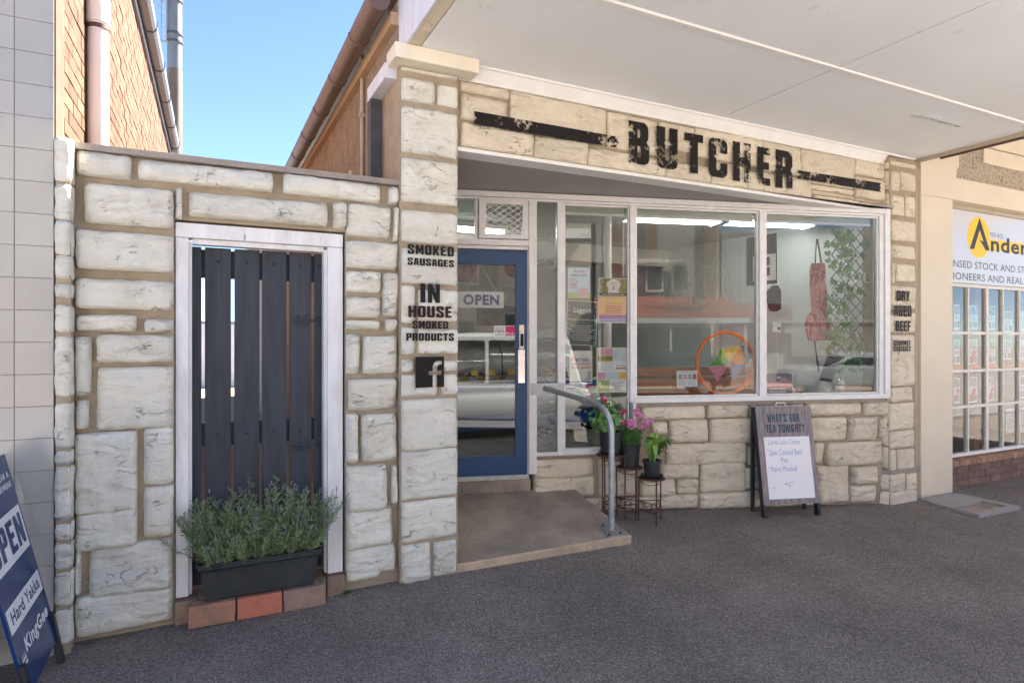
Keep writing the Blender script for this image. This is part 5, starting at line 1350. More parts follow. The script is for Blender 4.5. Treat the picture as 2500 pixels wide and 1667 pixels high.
# peace lily
t3 = thing('potted_lily', 'broad glossy leaved lily plant in black pot with saucer on lowest stand', 'potted plant', s3.to_tuple())
zt3 = pot(t3, s3, .062, .080, .145, saucer=.100)
def blade(base, tip, wd, sag, m, parent, seg=8, nm='leaf'):
    g = MB(); base = Vector(base); tip = Vector(tip); d = tip - base; sd = d.cross(Vector((0, 0, 1)))
    if sd.length < 1e-3: sd = Vector((1, 0, 0))
    sd.normalize(); pts = []
    for k in range(seg + 1):
        t = k / seg; c = base + d * t + Vector((0, 0, sag * math.sin(math.pi * t) ))
        w_ = wd * (0.10 if t < .22 else math.sin(math.pi * min(1, (t - .16) / .84)) ** .8) + .0012
        up = Vector((0, 0, .25 * w_))
        g.v += [c - sd * w_ + up, c, c + sd * w_ + up]
    for k in range(seg):
        for j in range(2): g.f.append((k * 3 + j, k * 3 + j + 1, (k + 1) * 3 + j + 1, (k + 1) * 3 + j))
    return g.build(nm, m, parent, smooth='all')
tips = [(1596, 1056), (1606, 1048), (1618, 1062), (1634, 1070), (1648, 1075), (1655, 1077), (1640, 1092), (1581, 1066), (1577, 1088), (1583, 1120), (1601, 1118), (1612, 1117), (1590, 1104), (1626, 1080), (1575, 1105), (1620, 1100), (1604, 1070), (1588, 1072), (1630, 1096), (1572, 1078), (1612, 1078), (1624, 1092), (1586, 1092), (1598, 1092), (1610, 1104), (1579, 1098), (1643, 1083), (1594, 1080)]
for i, (px, py) in enumerate(tips):
    tp = onY(px, py, s3.y - rs.uniform(-.03, .13)); b_ = Vector((s3.x + rs.uniform(-.025, .025), s3.y + rs.uniform(-.03, .02), zt3 - .02))
    blade(b_, tp, rs.uniform(.022, .036), .13 if py > 1085 else .07, 'lily_leaf', t3)
blade((s3.x + .02, s3.y, zt3), onY(1640, 1120, s3.y - .05), .016, .07, 'dead_leaf', t3, nm='dead_leaf')

# a few fallen leaves
mat('fallen', (0.42, 0.17, 0.06), (0.30, 0.13, 0.06), .8, 30)
for (px, py, lab) in ((1900, 1371, 'curled orange leaf on the pavement, below the menu board'), (2003, 1353, 'tiny orange leaf on the pavement right of the menu board'), (428, 1515, 'small orange scrap at the foot of the wall left of the planter')):
    p = onZ(px, py, -.04); p.z = gz(p.x, p.y) + .006; g = MB()
    leaf(g, p, Vector((1, .3, .08)), Vector((0, 0, 1)), .045, .012, .35); leaf(g, p + Vector((.012, -.014, 0)), Vector((.8, -.5, .15)), Vector((0, 0, 1)), .03, .009, .4)
    single(g, 'fallen_leaf', 'fallen', lab, 'leaf', p)
# ================================================================== SHOP INTERIOR
mat('shop_wall', (0.50, 0.50, 0.44), (0.46, 0.46, 0.41), 0.5, 1.5); mat('shop_wall_grey', (0.62, 0.64, 0.64), (0.58, 0.60, 0.60), 0.5, 1.5)
mat('shop_ceiling', (0.60, 0.60, 0.55), (0.56, 0.56, 0.51), 0.6, 1.5)
m, nt, b = nmat('shop_floor'); b.inputs['Roughness'].default_value = 0.25
bt = nt.nodes.new('ShaderNodeTexBrick'); bt.offset = 0.0; bt.inputs['Scale'].default_value = 3.3; bt.inputs['Mortar Size'].default_value = 0.012; bt.inputs['Brick Width'].default_value = 1.0; bt.inputs['Row Height'].default_value = 1.0
bt.inputs['Color1'].default_value = (.23, .20, .175, 1); bt.inputs['Color2'].default_value = (.20, .175, .15, 1); bt.inputs['Mortar'].default_value = (.07, .06, .05, 1)
L(nt, coords(nt), bt.inputs['Vector']); L(nt, bt.outputs[0], b.inputs['Base Color'])
BYI = 10.2
def wfloor(z0, z1, nm, m, dep=.12):
    a, c = W(-.95, 0, dep), W(UR + .04, 0, dep)
    pts = [(a.x, a.y), (c.x, c.y), (6.78, c.y), (6.78, BYI), (1.31, BYI), (1.31, a.y)]
    return MB().poly([pts], lambda u, v: Vector((u, v, z1)), z1 - z0, Vector((0, 0, 1))).build(nm, m, shop)
wfloor(.20, .352, 'interior_floor', 'shop_floor', .13); wfloor(3.06, 3.10, 'interior_ceiling', 'shop_ceiling', .10)
MB().box(1.306, 1.34, 5.3, BYI, .353, 3.06).build('interior_wall', 'shop_wall', shop)
MB().box(1.306, 6.80, BYI, BYI + .1, .353, 3.06).build('interior_wall', 'shop_wall', shop)
MB().box(6.76, 6.80, 4.15, BYI, .353, 3.06).build('interior_wall', 'shop_wall_grey', shop)
MB().wbox(-.95, UR, 2.95, 3.06, .11, .14).build('interior_bulkhead', 'shop_ceiling', shop)
MB().box(1.341, 6.755, 7.9, 8.0, 2.80, 3.055).build('ceiling_beam', 'shop_ceiling', shop)
# column
cp = onW(1483, 800, 1.15)
g = MB(); g.lathe((cp.x, cp.y, .353), [(.045, 0), (.045, 2.70)], 20); g.build('column', 'trim_white', shop, smooth=True)
# fluorescent fittings, lit
m, nt, b = nmat('tube_light'); b.inputs['Emission Color'].default_value = (.93, 1, .94, 1); b.inputs['Emission Strength'].default_value = 3.0; b.inputs['Base Color'].default_value = (.9, .9, .9, 1)
def fluoro(a, c, label, nm='strip_light'):
    a, c = Vector(a), Vector(c); d = (c - a).normalized(); s = d.cross(Vector((0, 0, 1))); ln = (c - a).length
    t = thing(nm, label, 'ceiling light', ((a + c) / 2).to_tuple(), 'fluorescent lights inside the shop')
    MB().obox(a, d, Vector((0, 0, 1)), s, 0, ln, .0, .055, -.14, .14).build('housing', 'trim_white', t)
    for k in (-.075, .075):
        g = MB(); g.tube([a + d * .03 + s * k - Vector((0, 0, .02)), c - d * .03 + s * k - Vector((0, 0, .02))], .014, 8); g.build('tube', 'tube_light', t, smooth=True)
    for e in (a, c - d * .03): MB().obox(e, d, Vector((0, 0, 1)), s, 0, .03, -.045, -.0, -.13, .13).build('end_cap', 'trim_white', t)
la, lb = onZ(1516, 531, 3.0), onZ(1940, 547, 3.0)
mid = la.lerp(lb, .56)
fluoro(la, la.lerp(lb, .545), 'lit twin tube fluorescent light behind the middle window')
fluoro(la.lerp(lb, .565), lb + (lb - la) * .09, 'lit twin tube fluorescent light behind the right window')
fluoro((1.9, 7.2, 3.0), (3.45, 7.2, 3.0), 'lit twin tube fluorescent light above the meat counter')
# refrigerated counter
cb = thing('meat_counter', 'long white and blue refrigerated meat counter with curved glass inside the shop', 'display counter', (3.2, 7.7, .353))
cx0, cx1, cy = 1.45, 5.0, 7.38
mat('counter_white', (0.66, 0.68, 0.70), (0.62, 0.64, 0.66), 0.3, 2); mat('counter_blue', (0.010, 0.055, 0.24), None, 0.3); mat('steel_tray', (0.55, 0.56, 0.57), None, 0.3, metal=.8)
MB().box(cx0, cx1, cy + .10, cy + .9, .353, .45).build('plinth', 'dark_slot', cb)
MB().box(cx0, cx1, cy + .02, cy + .95, .45, .66).build('kick_panel', 'counter_blue', cb, bevel=.006)
g = MB(); prof = [(0.03, .661), (-.06, .72), (-.09, .80), (-.09, .87), (-.05, .93), (.0, .97), (.95, .97), (.95, .661)]
for x in (cx0, cx1):
    for a, b_ in prof: g.v.append(Vector((x, cy + a, b_)))
n = len(prof)
for k in range(n): g.f.append((k, (k + 1) % n, n + (k + 1) % n, n + k))
g.f.append(tuple(range(n))); g.f.append(tuple(n + k for k in range(n))); g.build('body', 'counter_white', cb, smooth=True)
MB().box(cx0, cx1, cy - .06, cy - .0, .972, 1.065).build('blue_band', 'counter_blue', cb, bevel=.004)
MB().box(cx0, cx1, cy - .055, cy + .0, 1.067, 1.10).build('rail', 'trim_white', cb)
MB().box(cx0, cx1, cy + .0, cy + .9, 1.0, 1.03).build('deck', 'steel_tray', cb)
g = MB(); gp = [(-.03, 1.10), (-.05, 1.25), (-.03, 1.42), (.06, 1.56), (.2, 1.645), (.34, 1.665)]
for x in (cx0 + .02, cx1 - .02):
    for a, b_ in gp: g.v.append(Vector((x, cy + a, b_)))
n = len(gp)
for k in range(n - 1): g.f.append((k, k + 1, n + k + 1, n + k))
g.build('curved_glass', 'window_glass', cb, smooth=True)
for x in (cx0 + .3, cx0 + 1.18, cx0 + 2.06, cx0 + 2.94):
    g = MB(); g.tube([(x, cy + a - .003, b_) for a, b_ in gp], .009, 6); g.build('glass_joint', 'black_iron', cb, smooth=True)
MB().box(cx0, cx1, cy + .30, cy + .85, 1.66, 1.70).build('top_shelf', 'counter_white', cb, bevel=.006)
for x in (cx0, cx1 - .04): MB().box(x, x + .04, cy + .1, cy + .85, 1.03, 1.66).build('end_panel', 'counter_white', cb)
MB().box(cx0 + .05, cx1 - .05, cy + .86, cy + .9, 1.03, 1.66).build('rear_door', 'steel_tray', cb)
mat('meat_red', (0.36, 0.055, 0.045), (0.52, 0.25, 0.20), 0.35, 22, rnd=.3); mat('price_yellow', (0.72, 0.42, 0.03), None, 0.5); mat('herb', (0.05, 0.14, 0.03), None, 0.6)
rs = random.Random(4); k = 0
descr = []
x = cx0 + .08
while x < cx1 - .3:
    for row in range(2):
        yy = cy + .06 + row * .36; zz = 1.035 + row * .07
        tn = thing('meat_tray', 'steel tray of cut meat with yellow price card in the %s row of the counter' % ('front', 'rear')[row], 'tray', (x + .13, yy + .16, zz), ('front', 'rear')[row] + ' row meat trays in the counter')
        if row: MB().box(x - .02, x + .26, yy - .01, yy + .34, 1.031, zz).build('riser', 'steel_tray', tn)
        MB().box(x, x + .24, yy, yy + .32, zz, zz + .02).build('tray', 'steel_tray', tn)
        g = MB()
        for j in range(7):
            px, py = x + rs.uniform(.04, .2), yy + rs.uniform(.05, .27); r_ = rs.uniform(.035, .06)
            g.lathe((px, py, zz + .02), [(r_, 0), (r_ * 1.05, .015), (r_ * .75, .035), (.005, .042)], 9)
        o = g.build('meat', 'meat_red', tn, smooth=True); o['kind'] = 'stuff'
        if True:
            q = MB(); a0 = rs.uniform(.02, .10); q.hexa([(x + a0, yy + .02, zz + .03), (x + a0 + .11, yy + .02, zz + .03), (x + a0 + .11, yy + .024, zz + .03), (x + a0, yy + .024, zz + .03), (x + a0, yy + .05, zz + .105), (x + a0 + .11, yy + .05, zz + .105), (x + a0 + .11, yy + .054, zz + .105), (x + a0, yy + .054, zz + .105)]); q.build('price_card', 'price_yellow', tn)
    x += .28; k += 1
mat('jar_glass', (0.25, 0.16, 0.07), (0.12, 0.06, 0.03), 0.25, 8, rnd=.4)
for i in range(11):
    x = cx0 + .2 + i * .12; g = MB(); r_ = .035 + .006 * (i % 3); h_ = .10 + .03 * (i % 4)
    g.lathe((x, cy + .55, 1.701), [(r_, 0), (r_, h_ * .8), (r_ * .6, h_ * .9), (r_ * .6, h_)], 12)
    single(g, 'jar', 'jar_glass', 'small dark jar in the row on top of the meat counter', 'jar', (x, cy + .55, 1.701), 'jars on the meat counter', smooth=True)
# wall posters seen through the door
mat('poster_pink', (0.72, 0.52, 0.50), (0.45, 0.22, 0.20), 0.5, 6); mat('poster_cream', (0.72, 0.71, 0.66), None, 0.5)
def flat_poster(nm, label, px0, py0, px1, py1, m, y):
    p, q = onY(px0, py0, y), onY(px1, py1, y)
    t = thing(nm, label, 'poster', ((p.x + q.x) / 2, y, q.z))
    MB().box(p.x, q.x, y, y + .006, q.z, p.z).build('sheet', m, t)
    return t, p, q
t, p, q = flat_poster('wall_poster', 'pink wall poster showing a hand, behind the shop door', 1090, 635, 1170, 697, 'poster_cream', BYI - .02)
MB().box(p.x + .01, q.x - .05, BYI - .024, BYI - .021, q.z + .05, p.z).build('picture', 'poster_pink', t)
t, p, q = flat_poster('wall_poster', 'white wall poster with a round meat picture behind the shop door', 1214, 640, 1278, 703, 'poster_cream', BYI - .02)
g = MB(); g.poly([[(p.x + (q.x - p.x) * .58 + .16 * math.cos(a * .2618), p.z - .1 + .16 * math.sin(a * .2618)) for a in range(24)]], lambda u, v: Vector((u, BYI - .0215, v))); g.build('picture', 'meat_red', t)
mat('landscape', (0.05, 0.08, 0.03), (0.16, 0.19, 0.22), 0.4, 3)
t, p, q = flat_poster('landscape_picture', 'wide dark landscape picture on the wall behind the meat counter', 1165, 745, 1300, 795, 'landscape', BYI - .03)
# ------------------------------------------------------------------ things on and behind the glass
def wsheet(nm, label, px0, py0, px1, py1, m, d=.026, cat='poster', tilt=0.0, grp=None):
    a, b_ = uz(px0, py0, d), uz(px1, py1, d)
    t = thing(nm, label, cat, W((a[0] + b_[0]) / 2, b_[1], d).to_tuple(), grp)
    wd, ht = b_[0] - a[0], a[1] - b_[1]; ca, sa = math.cos(tilt), math.sin(tilt)
    def P(k=0):
        def f(u, v):
            x, y = (u - .5) * wd, (v - .5) * ht
            return W(a[0] + wd / 2 + x * ca - y * sa, b_[1] + ht / 2 + x * sa + y * ca, d - .0006 * k)
        return f
    MB().poly([[(0, 0), (1, 0), (1, 1), (0, 1)]], P(0)).build('sheet', m, t)
    return t, P, wd / ht
def prect(t, P, a, b_, c, d, m, k=1, nm='print'): return MB().poly([[(a, b_), (c, b_), (c, d), (a, d)]], P(k)).build(nm, m, t)
def ptxt(t, P, s, u, v, w_, h_, m, k=2, bold=.01, al='L'):
    g = MB(); font_text(g, s, P(k), u, v, width=w_, height=h_, bold=bold, align=al); return g.build('lettering', m, t)
for nm, c in (('p_sky', (.50, .66, .80)), ('p_green', (.40, .52, .18)), ('p_darkgreen', (.012, .045, .035)), ('p_red', (.55, .10, .09)), ('p_white', (.80, .80, .80)), ('p_ink', (.02, .025, .04)), ('p_lime', (.62, .72, .28)), ('p_violet', (.20, .15, .42)), ('p_pinkp', (.72, .35, .45)), ('p_blue', (.03, .08, .24)), ('p_cream', (.74, .72, .65)), ('p_orange', (.72, .30, .06)), ('p_pale', (.62, .68, .74)), ('p_grey', (.45, .46, .48))):
    mat(nm, c, tuple(x * .85 for x in c), 0.45, 12)
mat('p_foliage', (.10, .16, .05), (.42, .34, .10), .5, 30); mat('p_field', (.45, .60, .15), (.55, .42, .35), .5, 10)
# soccer poster
t, P, _ = wsheet('soccer_poster', 'pale blue soccer notice at the top of the left window', 1386, 652, 1440, 729, 'p_sky')
prect(t, P, 0, 0, 1, .2, 'p_green'); ptxt(t, P, 'CROOKWELL', .22, .83, .56, .07, 'p_red', bold=.02); ptxt(t, P, 'SUMMER SOCCER', .12, .71, .76, .07, 'p_red', bold=.02)
g = MB(); g.poly([[(.25 + .16 * math.cos(a * .3491), .54 + .11 * math.sin(a * .3491)) for a in range(18)], [(.25 + .13 * math.cos(-a * .3491), .54 + .09 * math.sin(-a * .3491)) for a in range(18)]], P(2)); g.build('badge', 'p_red', t)
prect(t, P, .55, .02, .9, .34, 'p_pinkp', 2, 'picture')
for k in range(3): prect(t, P, .1, .33 + k * .04, .42, .345 + k * .04, 'p_red', 2)
# dark green Laggan poster
t, P, _ = wsheet('green_poster', 'dark green event poster headed Laggan, tilted in the left window', 1383, 734, 1457, 843, 'p_white', tilt=R(-2.5))
prect(t, P, .02, .012, .98, .988, 'p_darkgreen'); ptxt(t, P, 'Laggan', .22, .70, .56, .15, 'p_white', bold=.005); ptxt(t, P, 'Saturday 21st September 2024', .06, .55, .88, .05, 'p_white', bold=0)
for k in range(8): prect(t, P, .22 - .08 * (k % 3), .12 + k * .045, .78 + .08 * (k % 3), .128 + k * .045, 'p_white', 2)
for k in range(9):
    for u in (.06, .93): prect(t, P, u - .012 + .02 * math.sin(k * 4), .06 + k * .1, u + .012 + .02 * math.sin(k * 4), .08 + k * .1, 'p_white', 2)
# market poster with tree
t, P, _ = wsheet('market_poster', 'market poster with white tree emblem over green and violet, upper right of left window', 1461, 678, 1534, 788, 'p_white', tilt=R(-.6))
prect(t, P, .02, .66, .98, .985, 'p_foliage', nm='picture'); prect(t, P, .02, .60, .98, .66, 'p_ink'); prect(t, P, .02, .18, .98, .60, 'p_field', nm='picture'); prect(t, P, .02, .04, .98, .18, 'p_violet'); prect(t, P, .02, .012, .98, .04, 'p_ink')
g = MB(); g.poly([[(.5 + .23 * math.cos(a * .2618) * (1 + .1 * math.sin(a * 2.6)), .85 + .12 * math.sin(a * .2618)) for a in range(24)]], P(2)); g.poly([[(.32, .665), (.68, .665), (.68, .76), (.32, .76)]], P(2.4)); g.build('tree_emblem', 'p_white', t)
g = MB()
for k in range(14):
    a = math.pi * (k + .5) / 14; c_, s_ = math.cos(a), math.sin(a); rr = .13 + .05 * (k % 2)
    g.poly([[(.5 + c_ * rr * .5 - s_ * .012, .82 + s_ * rr * .35), (.5 + c_ * rr, .82 + s_ * rr * .62), (.5 + c_ * rr * .5 + s_ * .012, .82 + s_ * rr * .35 + .008)]], P(3))
g.build('emblem_leaves', 'p_green', t)
prect(t, P, .485, .73, .515, .82, 'p_ink', 3, 'emblem_trunk')
ptxt(t, P, '7th & 8th November 2026', .14, .615, .72, .032, 'p_white', bold=.02); ptxt(t, P, 'Open Gardens Market', .22, .42, .58, .03, 'p_ink', bold=.01)
for k in range(5): prect(t, P, .2 + .04 * (k % 2), .22 + k * .036, .8 - .05 * (k % 2), .232 + k * .036, 'p_ink', 2)
# hat and boots
t, P, _ = wsheet('dance_poster', 'cream bush dance poster with boots, bottom left of the left window', 1391, 856, 1446, 936, 'p_cream')
ptxt(t, P, 'BATTERED', .25, .67, .62, .10, 'p_blue', bold=.02); ptxt(t, P, 'HAT & BOOTS', .08, .56, .86, .075, 'p_red', bold=.03); ptxt(t, P, 'BUSH DANCE', .08, .45, .86, .075, 'p_red', bold=.03)
prect(t, P, .05, .03, .95, .075, 'p_blue'); g = MB(); g.poly([[(.66, .10), (.64, .14), (.78, .17), (.80, .38), (.95, .38), (.95, .12), (.88, .10)]], P(2)); g.build('boot_picture', 'print_tan', t)
g = MB(); g.poly([[(.06, .70), (.1, .82), (.24, .85), (.2, .7)]], P(2)); g.build('horse_picture', 'p_orange', t)
for k in range(4): prect(t, P, .12, .16 + k * .055, .5, .168 + k * .055, 'p_grey', 2)
# garden poster
t, P, _ = wsheet('garden_poster', 'lime edged garden poster with flower pictures, lower right of left window', 1456, 848, 1532, 958, 'p_lime')
prect(t, P, .03, .02, .97, .98, 'p_white'); prect(t, P, .04, .83, .52, .97, 'p_pinkp', 2, 'picture'); prect(t, P, .54, .70, .96, .97, 'p_pale', 2, 'picture'); prect(t, P, .04, .71, .52, .82, 'p_foliage', 2, 'picture'); prect(t, P, .04, .68, .52, .705, 'p_orange', 2)
prect(t, P, .04, .30, .28, .45, 'p_pinkp', 2, 'picture'); prect(t, P, .30, .30, .72, .45, 'p_pale', 2, 'picture'); prect(t, P, .74, .30, .96, .45, 'price_yellow', 2, 'picture'); prect(t, P, .04, .03, .42, .28, 'p_green', 2, 'picture'); prect(t, P, .62, .52, .96, .555, 'p_red', 2)
ptxt(t, P, 'Gardens', .64, .575, .3, .05, 'p_violet')
for k in range(5): prect(t, P, .06, .50 + k * .032, .56, .508 + k * .032, 'p_grey', 2); prect(t, P, .46, .06 + k * .04, .9 - .1 * (k % 2), .068 + k * .04, 'p_violet', 2)
# notice with four pictures
t, P, _ = wsheet('meat_notice', 'white notice with four small pictures in the middle window', 1652, 905, 1703, 944, 'p_white')
for k in range(4): prect(t, P, .09 + k * .225, .47, .27 + k * .225, .80, ('print_tan', 'p_pinkp', 'print_text', 'p_red')[k], 1, 'picture')
for k in range(5): prect(t, P, .09, .12 + k * .06, .42, .14 + k * .06, 'p_grey'); prect(t, P, .53, .12 + k * .06, .9, .14 + k * .06, 'p_grey')
prect(t, P, .1, .9, .85, .92, 'p_blue')
# pork sticker on the door
t, P, _ = wsheet('pork_sticker', 'small white and pink pork sticker on the blue door glass', 1206, 795, 1258, 821, 'p_white', d=.017, cat='sticker')
prect(t, P, .54, .04, .99, .96, 'petal_red'); ptxt(t, P, '100%', .06, .34, .42, .26, 'p_ink', bold=.01); ptxt(t, P, 'Pork', .58, .12, .38, .28, 'p_white', bold=.02)
ptxt(t, P, 'All our bacon', .06, .78, .38, .12, 'p_ink', bold=0); ptxt(t, P, 'is made from', .06, .63, .38, .12, 'p_ink', bold=0); ptxt(t, P, 'Australian Pork', .06, .12, .42, .13, 'p_ink', bold=0)
# OPEN sign hung inside the door
t, P, _ = wsheet('hanging_open_sign', 'white OPEN sign with navy letters hanging inside the blue door', 1117, 711, 1230, 752, 'p_white', d=.07, cat='sign')
mat('open_blue', (.015, .03, .20), None, .4); ptxt(t, P, 'OPEN', .12, .16, .78, .66, 'open_blue', bold=.045)
for px in (1137, 1214):
    g = MB(); g.tube([onW(1173, 645, .068), onW(px, 715, .068)], .0025, 5); g.build('cord', 'trim_white', t)
# small plate on a stick, purple sign
t, P, _ = wsheet('sign_on_stick', 'small white card on a thin stick in the right window', 1886, 787, 1907, 810, 'p_white', d=.12, cat='card')
g = MB(); g.tube([onW(1896, 810, .122), onW(1900, 930, .122)], .003, 5); g.build('stick', 'trim_white', t); prect(t, P, .6, .2, .9, .5, 'p_blue')
t, P, _ = wsheet('purple_sign', 'purple supplier sign at the bottom left of the right window', 1871, 912, 1933, 960, 'p_violet', cat='sign')
MATS['p_violet2'] = mat('p_violet2', (.035, .02, .10), (.05, .03, .12), .3, 4); prect(t, P, 0, .5, 1, 1, 'p_violet2'); prect(t, P, 0, .36, 1, .5, 'p_pinkp', 1); prect(t, P, 0, 0, 1, .36, 'p_violet2', 1)
ptxt(t, P, 'SOUTHERN DISTRICT', .14, .20, .62, .10, 'p_white'); ptxt(t, P, 'PRODUCE SUPPLIER', .14, .04, .62, .10, 'p_white')
g = MB(); g.poly([[(.42, .76), (.40, .86), (.45, .82), (.48, .88), (.51, .82), (.55, .86), (.54, .76)]], P(2)); g.build('crest', 'p_white', t)
# wooden pew behind the middle window
mat('pew_wood', (0.42, 0.16, 0.065), (0.30, 0.105, 0.045), 0.35, 3, 40, 0.1, 0.002, stretch=(2, 2, 8))
pw = thing('wooden_pew', 'dark red wood pew back with three boards behind the middle window', 'bench', W((U(1552) + U(1851)) / 2, .353, .5).to_tuple())
pu0, pu1 = uz(1540, 930, .45)[0], uz(1850, 930, .45)[0]
for a, b_, dd in ((1.335, 1.245, .45), (1.225, 1.135, .44), (1.115, .98, .43)): MB().wbox(pu0, pu1, b_, a, dd, dd + .03).build('board', 'pew_wood', pw, bevel=.004)
for u in (pu0 + .02, (pu0 + pu1) / 2 - .22, (pu0 + pu1) / 2 + .33, pu1 - .06): MB().wbox(u, u + .045, .353, 1.30, .485, .53).build('post', 'pew_wood', pw, bevel=.004)
MB().wbox(pu0, pu1, .90, .94, .42, .05 + .42).build('seat_rail', 'pew_wood', pw)
# display ledge
mat('ledge_white', (.66, .67, .66), (.58, .60, .56), .4, 3); MB().wbox(U(1552), UR - .05, 1.03, 1.052, .085, .40).build('display_ledge', 'ledge_white', shop)
mat('ledge_cloth', (.62, .66, .50), (.70, .55, .48), .7, 7)
tc = thing('table_runner', 'pale green and pink cloth runner on the ledge of the right window', 'cloth', W(U(2010), 1.053, .2).to_tuple())
MB().wbox(U(1875), U(2135), 1.0535, 1.058, .095, .36).build('cloth', 'ledge_cloth', tc)
# orange wheel with coloured sails
mat('orange_tube', (0.90, 0.19, 0.008), (0.80, 0.15, 0.006), 0.35, 4)
wc = onW(1771, 886, .16); wh = thing('sail_wheel', 'orange hoop wheel with coloured cloth sails standing in the middle window', 'wheel', (wc.x, wc.y, 1.053))
RW = (uz(1771, 811, .16)[1] - uz(1771, 961, .16)[1]) / 2
cu, cz_ = uz(1771, 886, .16)
g = MB(); g.tube([W(cu + RW * math.cos(a * math.pi / 24), cz_ + RW * math.sin(a * math.pi / 24), .16) for a in range(48)], .0175, 10, closed=True); g.build('hoop', 'orange_tube', wh, smooth='all')
for nm, c in (('sail_green', (.14, .34, .02)), ('sail_yellow', (.78, .50, .04)), ('sail_orange', (.78, .26, .02)), ('sail_blue', (.20, .27, .48)), ('sail_pink', (.66, .20, .28)), ('sail_grey', (.16, .17, .17))): mat(nm, c, tuple(x * .8 for x in c), .7, 9)
def wp_(x, y, d=.155):       # crop pixel of the wheel close-up -> glazed front frame
    a = uz(1550 + x / 7.35, 820 + y / 7.35, d); return a
def sail(pts, m, bulge=.03):
    q = [wp_(*p) for p in pts]; n = len(q); cu_ = sum(a for a, b_ in q) / n; cz2 = sum(b_ for a, b_ in q) / n
    g = MB(); g.v = [W(a, b_, .155) for a, b_ in q] + [W(cu_, cz2, .155 - bulge)] + [W((a + cu_) / 2, (b_ + cz2) / 2, .155 - bulge * .7) for a, b_ in q]
    for k in range(n):
        j = (k + 1) % n; g.f += [(k, j, n + 1 + j, n + 1 + k), (n + 1 + k, n + 1 + j, n)]
    g.build('sail', m, wh, smooth='all')
sail([(1535, 228), (1668, 455), (1660, 520), (1312, 548), (1420, 450)], 'sail_green'); sail([(1540, 228), (1700, 212), (1885, 180), (1720, 440), (1670, 450)], 'sail_yellow'); sail([(1890, 190), (1990, 505), (1780, 512), (1760, 450), (1800, 300)], 'sail_orange')
sail([(1995, 515), (1870, 690), (1772, 800), (1722, 590), (1770, 515)], 'sail_blue'); sail([(1312, 560), (1660, 532), (1640, 600), (1470, 825), (1420, 690)], 'sail_pink'); sail([(1900, 180), (2030, 150), (2110, 330), (2060, 420), (2000, 500)], 'sail_grey')
g = MB(); hcu, hcz = wp_(1722, 500); g.tube([W(hcu + .014 * math.cos(a * .5236), hcz + .017 * math.sin(a * .5236), .12) for a in range(12)], .006, 6, closed=True); g.lathe((0, 0, 0), [(.011, 0), (.011, .02)], 12)
for v in g.v[-24:]: v.xyz = W(hcu + v.x, hcz + v.y, .13 - v.z)
g.build('hub', 'print_red', wh, smooth=True)
for a, b_ in (((1430, 30), (1520, 200)), ((1970, 20), (1885, 180)), ((2000, 495), (2170, 470)), ((1770, 800), (1830, 990)), ((1440, 850), (1290, 970)), ((1520, 800), (1525, 950))):
    g = MB(); g.tube([W(*wp_(*a), .158), W(*wp_(*b_), .158)], .0028, 5); g.build('cord', 'print_red', wh)
# apron
m, nt, b = nmat('apron_cloth'); b.inputs['Roughness'].default_value = .85
wv = nt.nodes.new('ShaderNodeTexWave'); wv.inputs['Scale'].default_value = 5.2; wv.inputs['Distortion'].default_value = 2.0; wv.inputs['Detail'].default_value = 4; L(nt, coords(nt), wv.inputs['Vector'])
n1 = tex(nt, coords(nt), 55, 4, .7)
c = mixc(nt, ramp(nt, wv.outputs['Fac'], [(.3, 0.0), (.7, 1.0)]), (.46, .16, .16), (.22, .03, .035)); c = mixc(nt, ramp(nt, n1, [(.45, 0.0), (.6, .5)]), c, (.68, .45, .43)); L(nt, c, b.inputs['Base Color'])
ap = thing('hanging_apron', 'red printed apron hanging on black straps in the right window', 'apron', W(U(2000), 1.2, .35).to_tuple())
def ac(x, y, d=.35): return uz(1840 + x / 3.0143, 480 + y / 3.0143, d)
outl = [(415, 545), (430, 510), (505, 490), (522, 560), (530, 640), (552, 720), (560, 840), (590, 1000), (598, 1050), (500, 1062), (440, 1062), (385, 1072), (370, 1010), (366, 945), (385, 890), (432, 840), (425, 700)]
lc = [(455, 560), (470, 700), (490, 850), (495, 1000)]
g = MB(); rows_ = [(492, 425, 507), (545, 414, 519), (620, 418, 528), (700, 424, 548), (770, 428, 556), (840, 430, 560), (890, 388, 565), (945, 367, 575), (1010, 370, 588), (1060, 384, 596)]
nc = 12
for (y, xa, xb) in rows_:
    for k in range(nc + 1):
        x = xa + (xb - xa) * k / nc; u, z = ac(x, y); dep = .35 + .022 * math.sin(k * 1.35 + y * .004) + .02 * math.sin(y * .01)
        g.v.append(W(u, z, dep))
for i in range(len(rows_) - 1):
    for k in range(nc): g.f.append((i * (nc + 1) + k, i * (nc + 1) + k + 1, (i + 1) * (nc + 1) + k + 1, (i + 1) * (nc + 1) + k))
g.build('cloth', 'apron_cloth', ap, smooth='all')
mat('strap_black', (.015, .015, .016), None, .8)
def strap(pts, w_=.009):
    g = MB()
    for x, y in pts: u, z = ac(x, y); g.v += [W(u - w_, z, .345), W(u + w_, z, .345)]
    for k in range(len(pts) - 1): g.f.append((2 * k, 2 * k + 1, 2 * k + 3, 2 * k + 2))
    g.build('strap', 'strap_black', ap)
strap([(450, 500), (455, 400), (462, 312)], .007); strap([(495, 492), (482, 400), (466, 312)], .011); strap([(440, 1000), (450, 1100), (462, 1180), (478, 1290)], .010)
g = MB(); g.tube([W(*ac(465, 312), .345), W(*ac(465, 250), .36), W(*ac(465, 180), .36)], .0015, 4); g.build('hanger_wire', 'trim_white', ap)
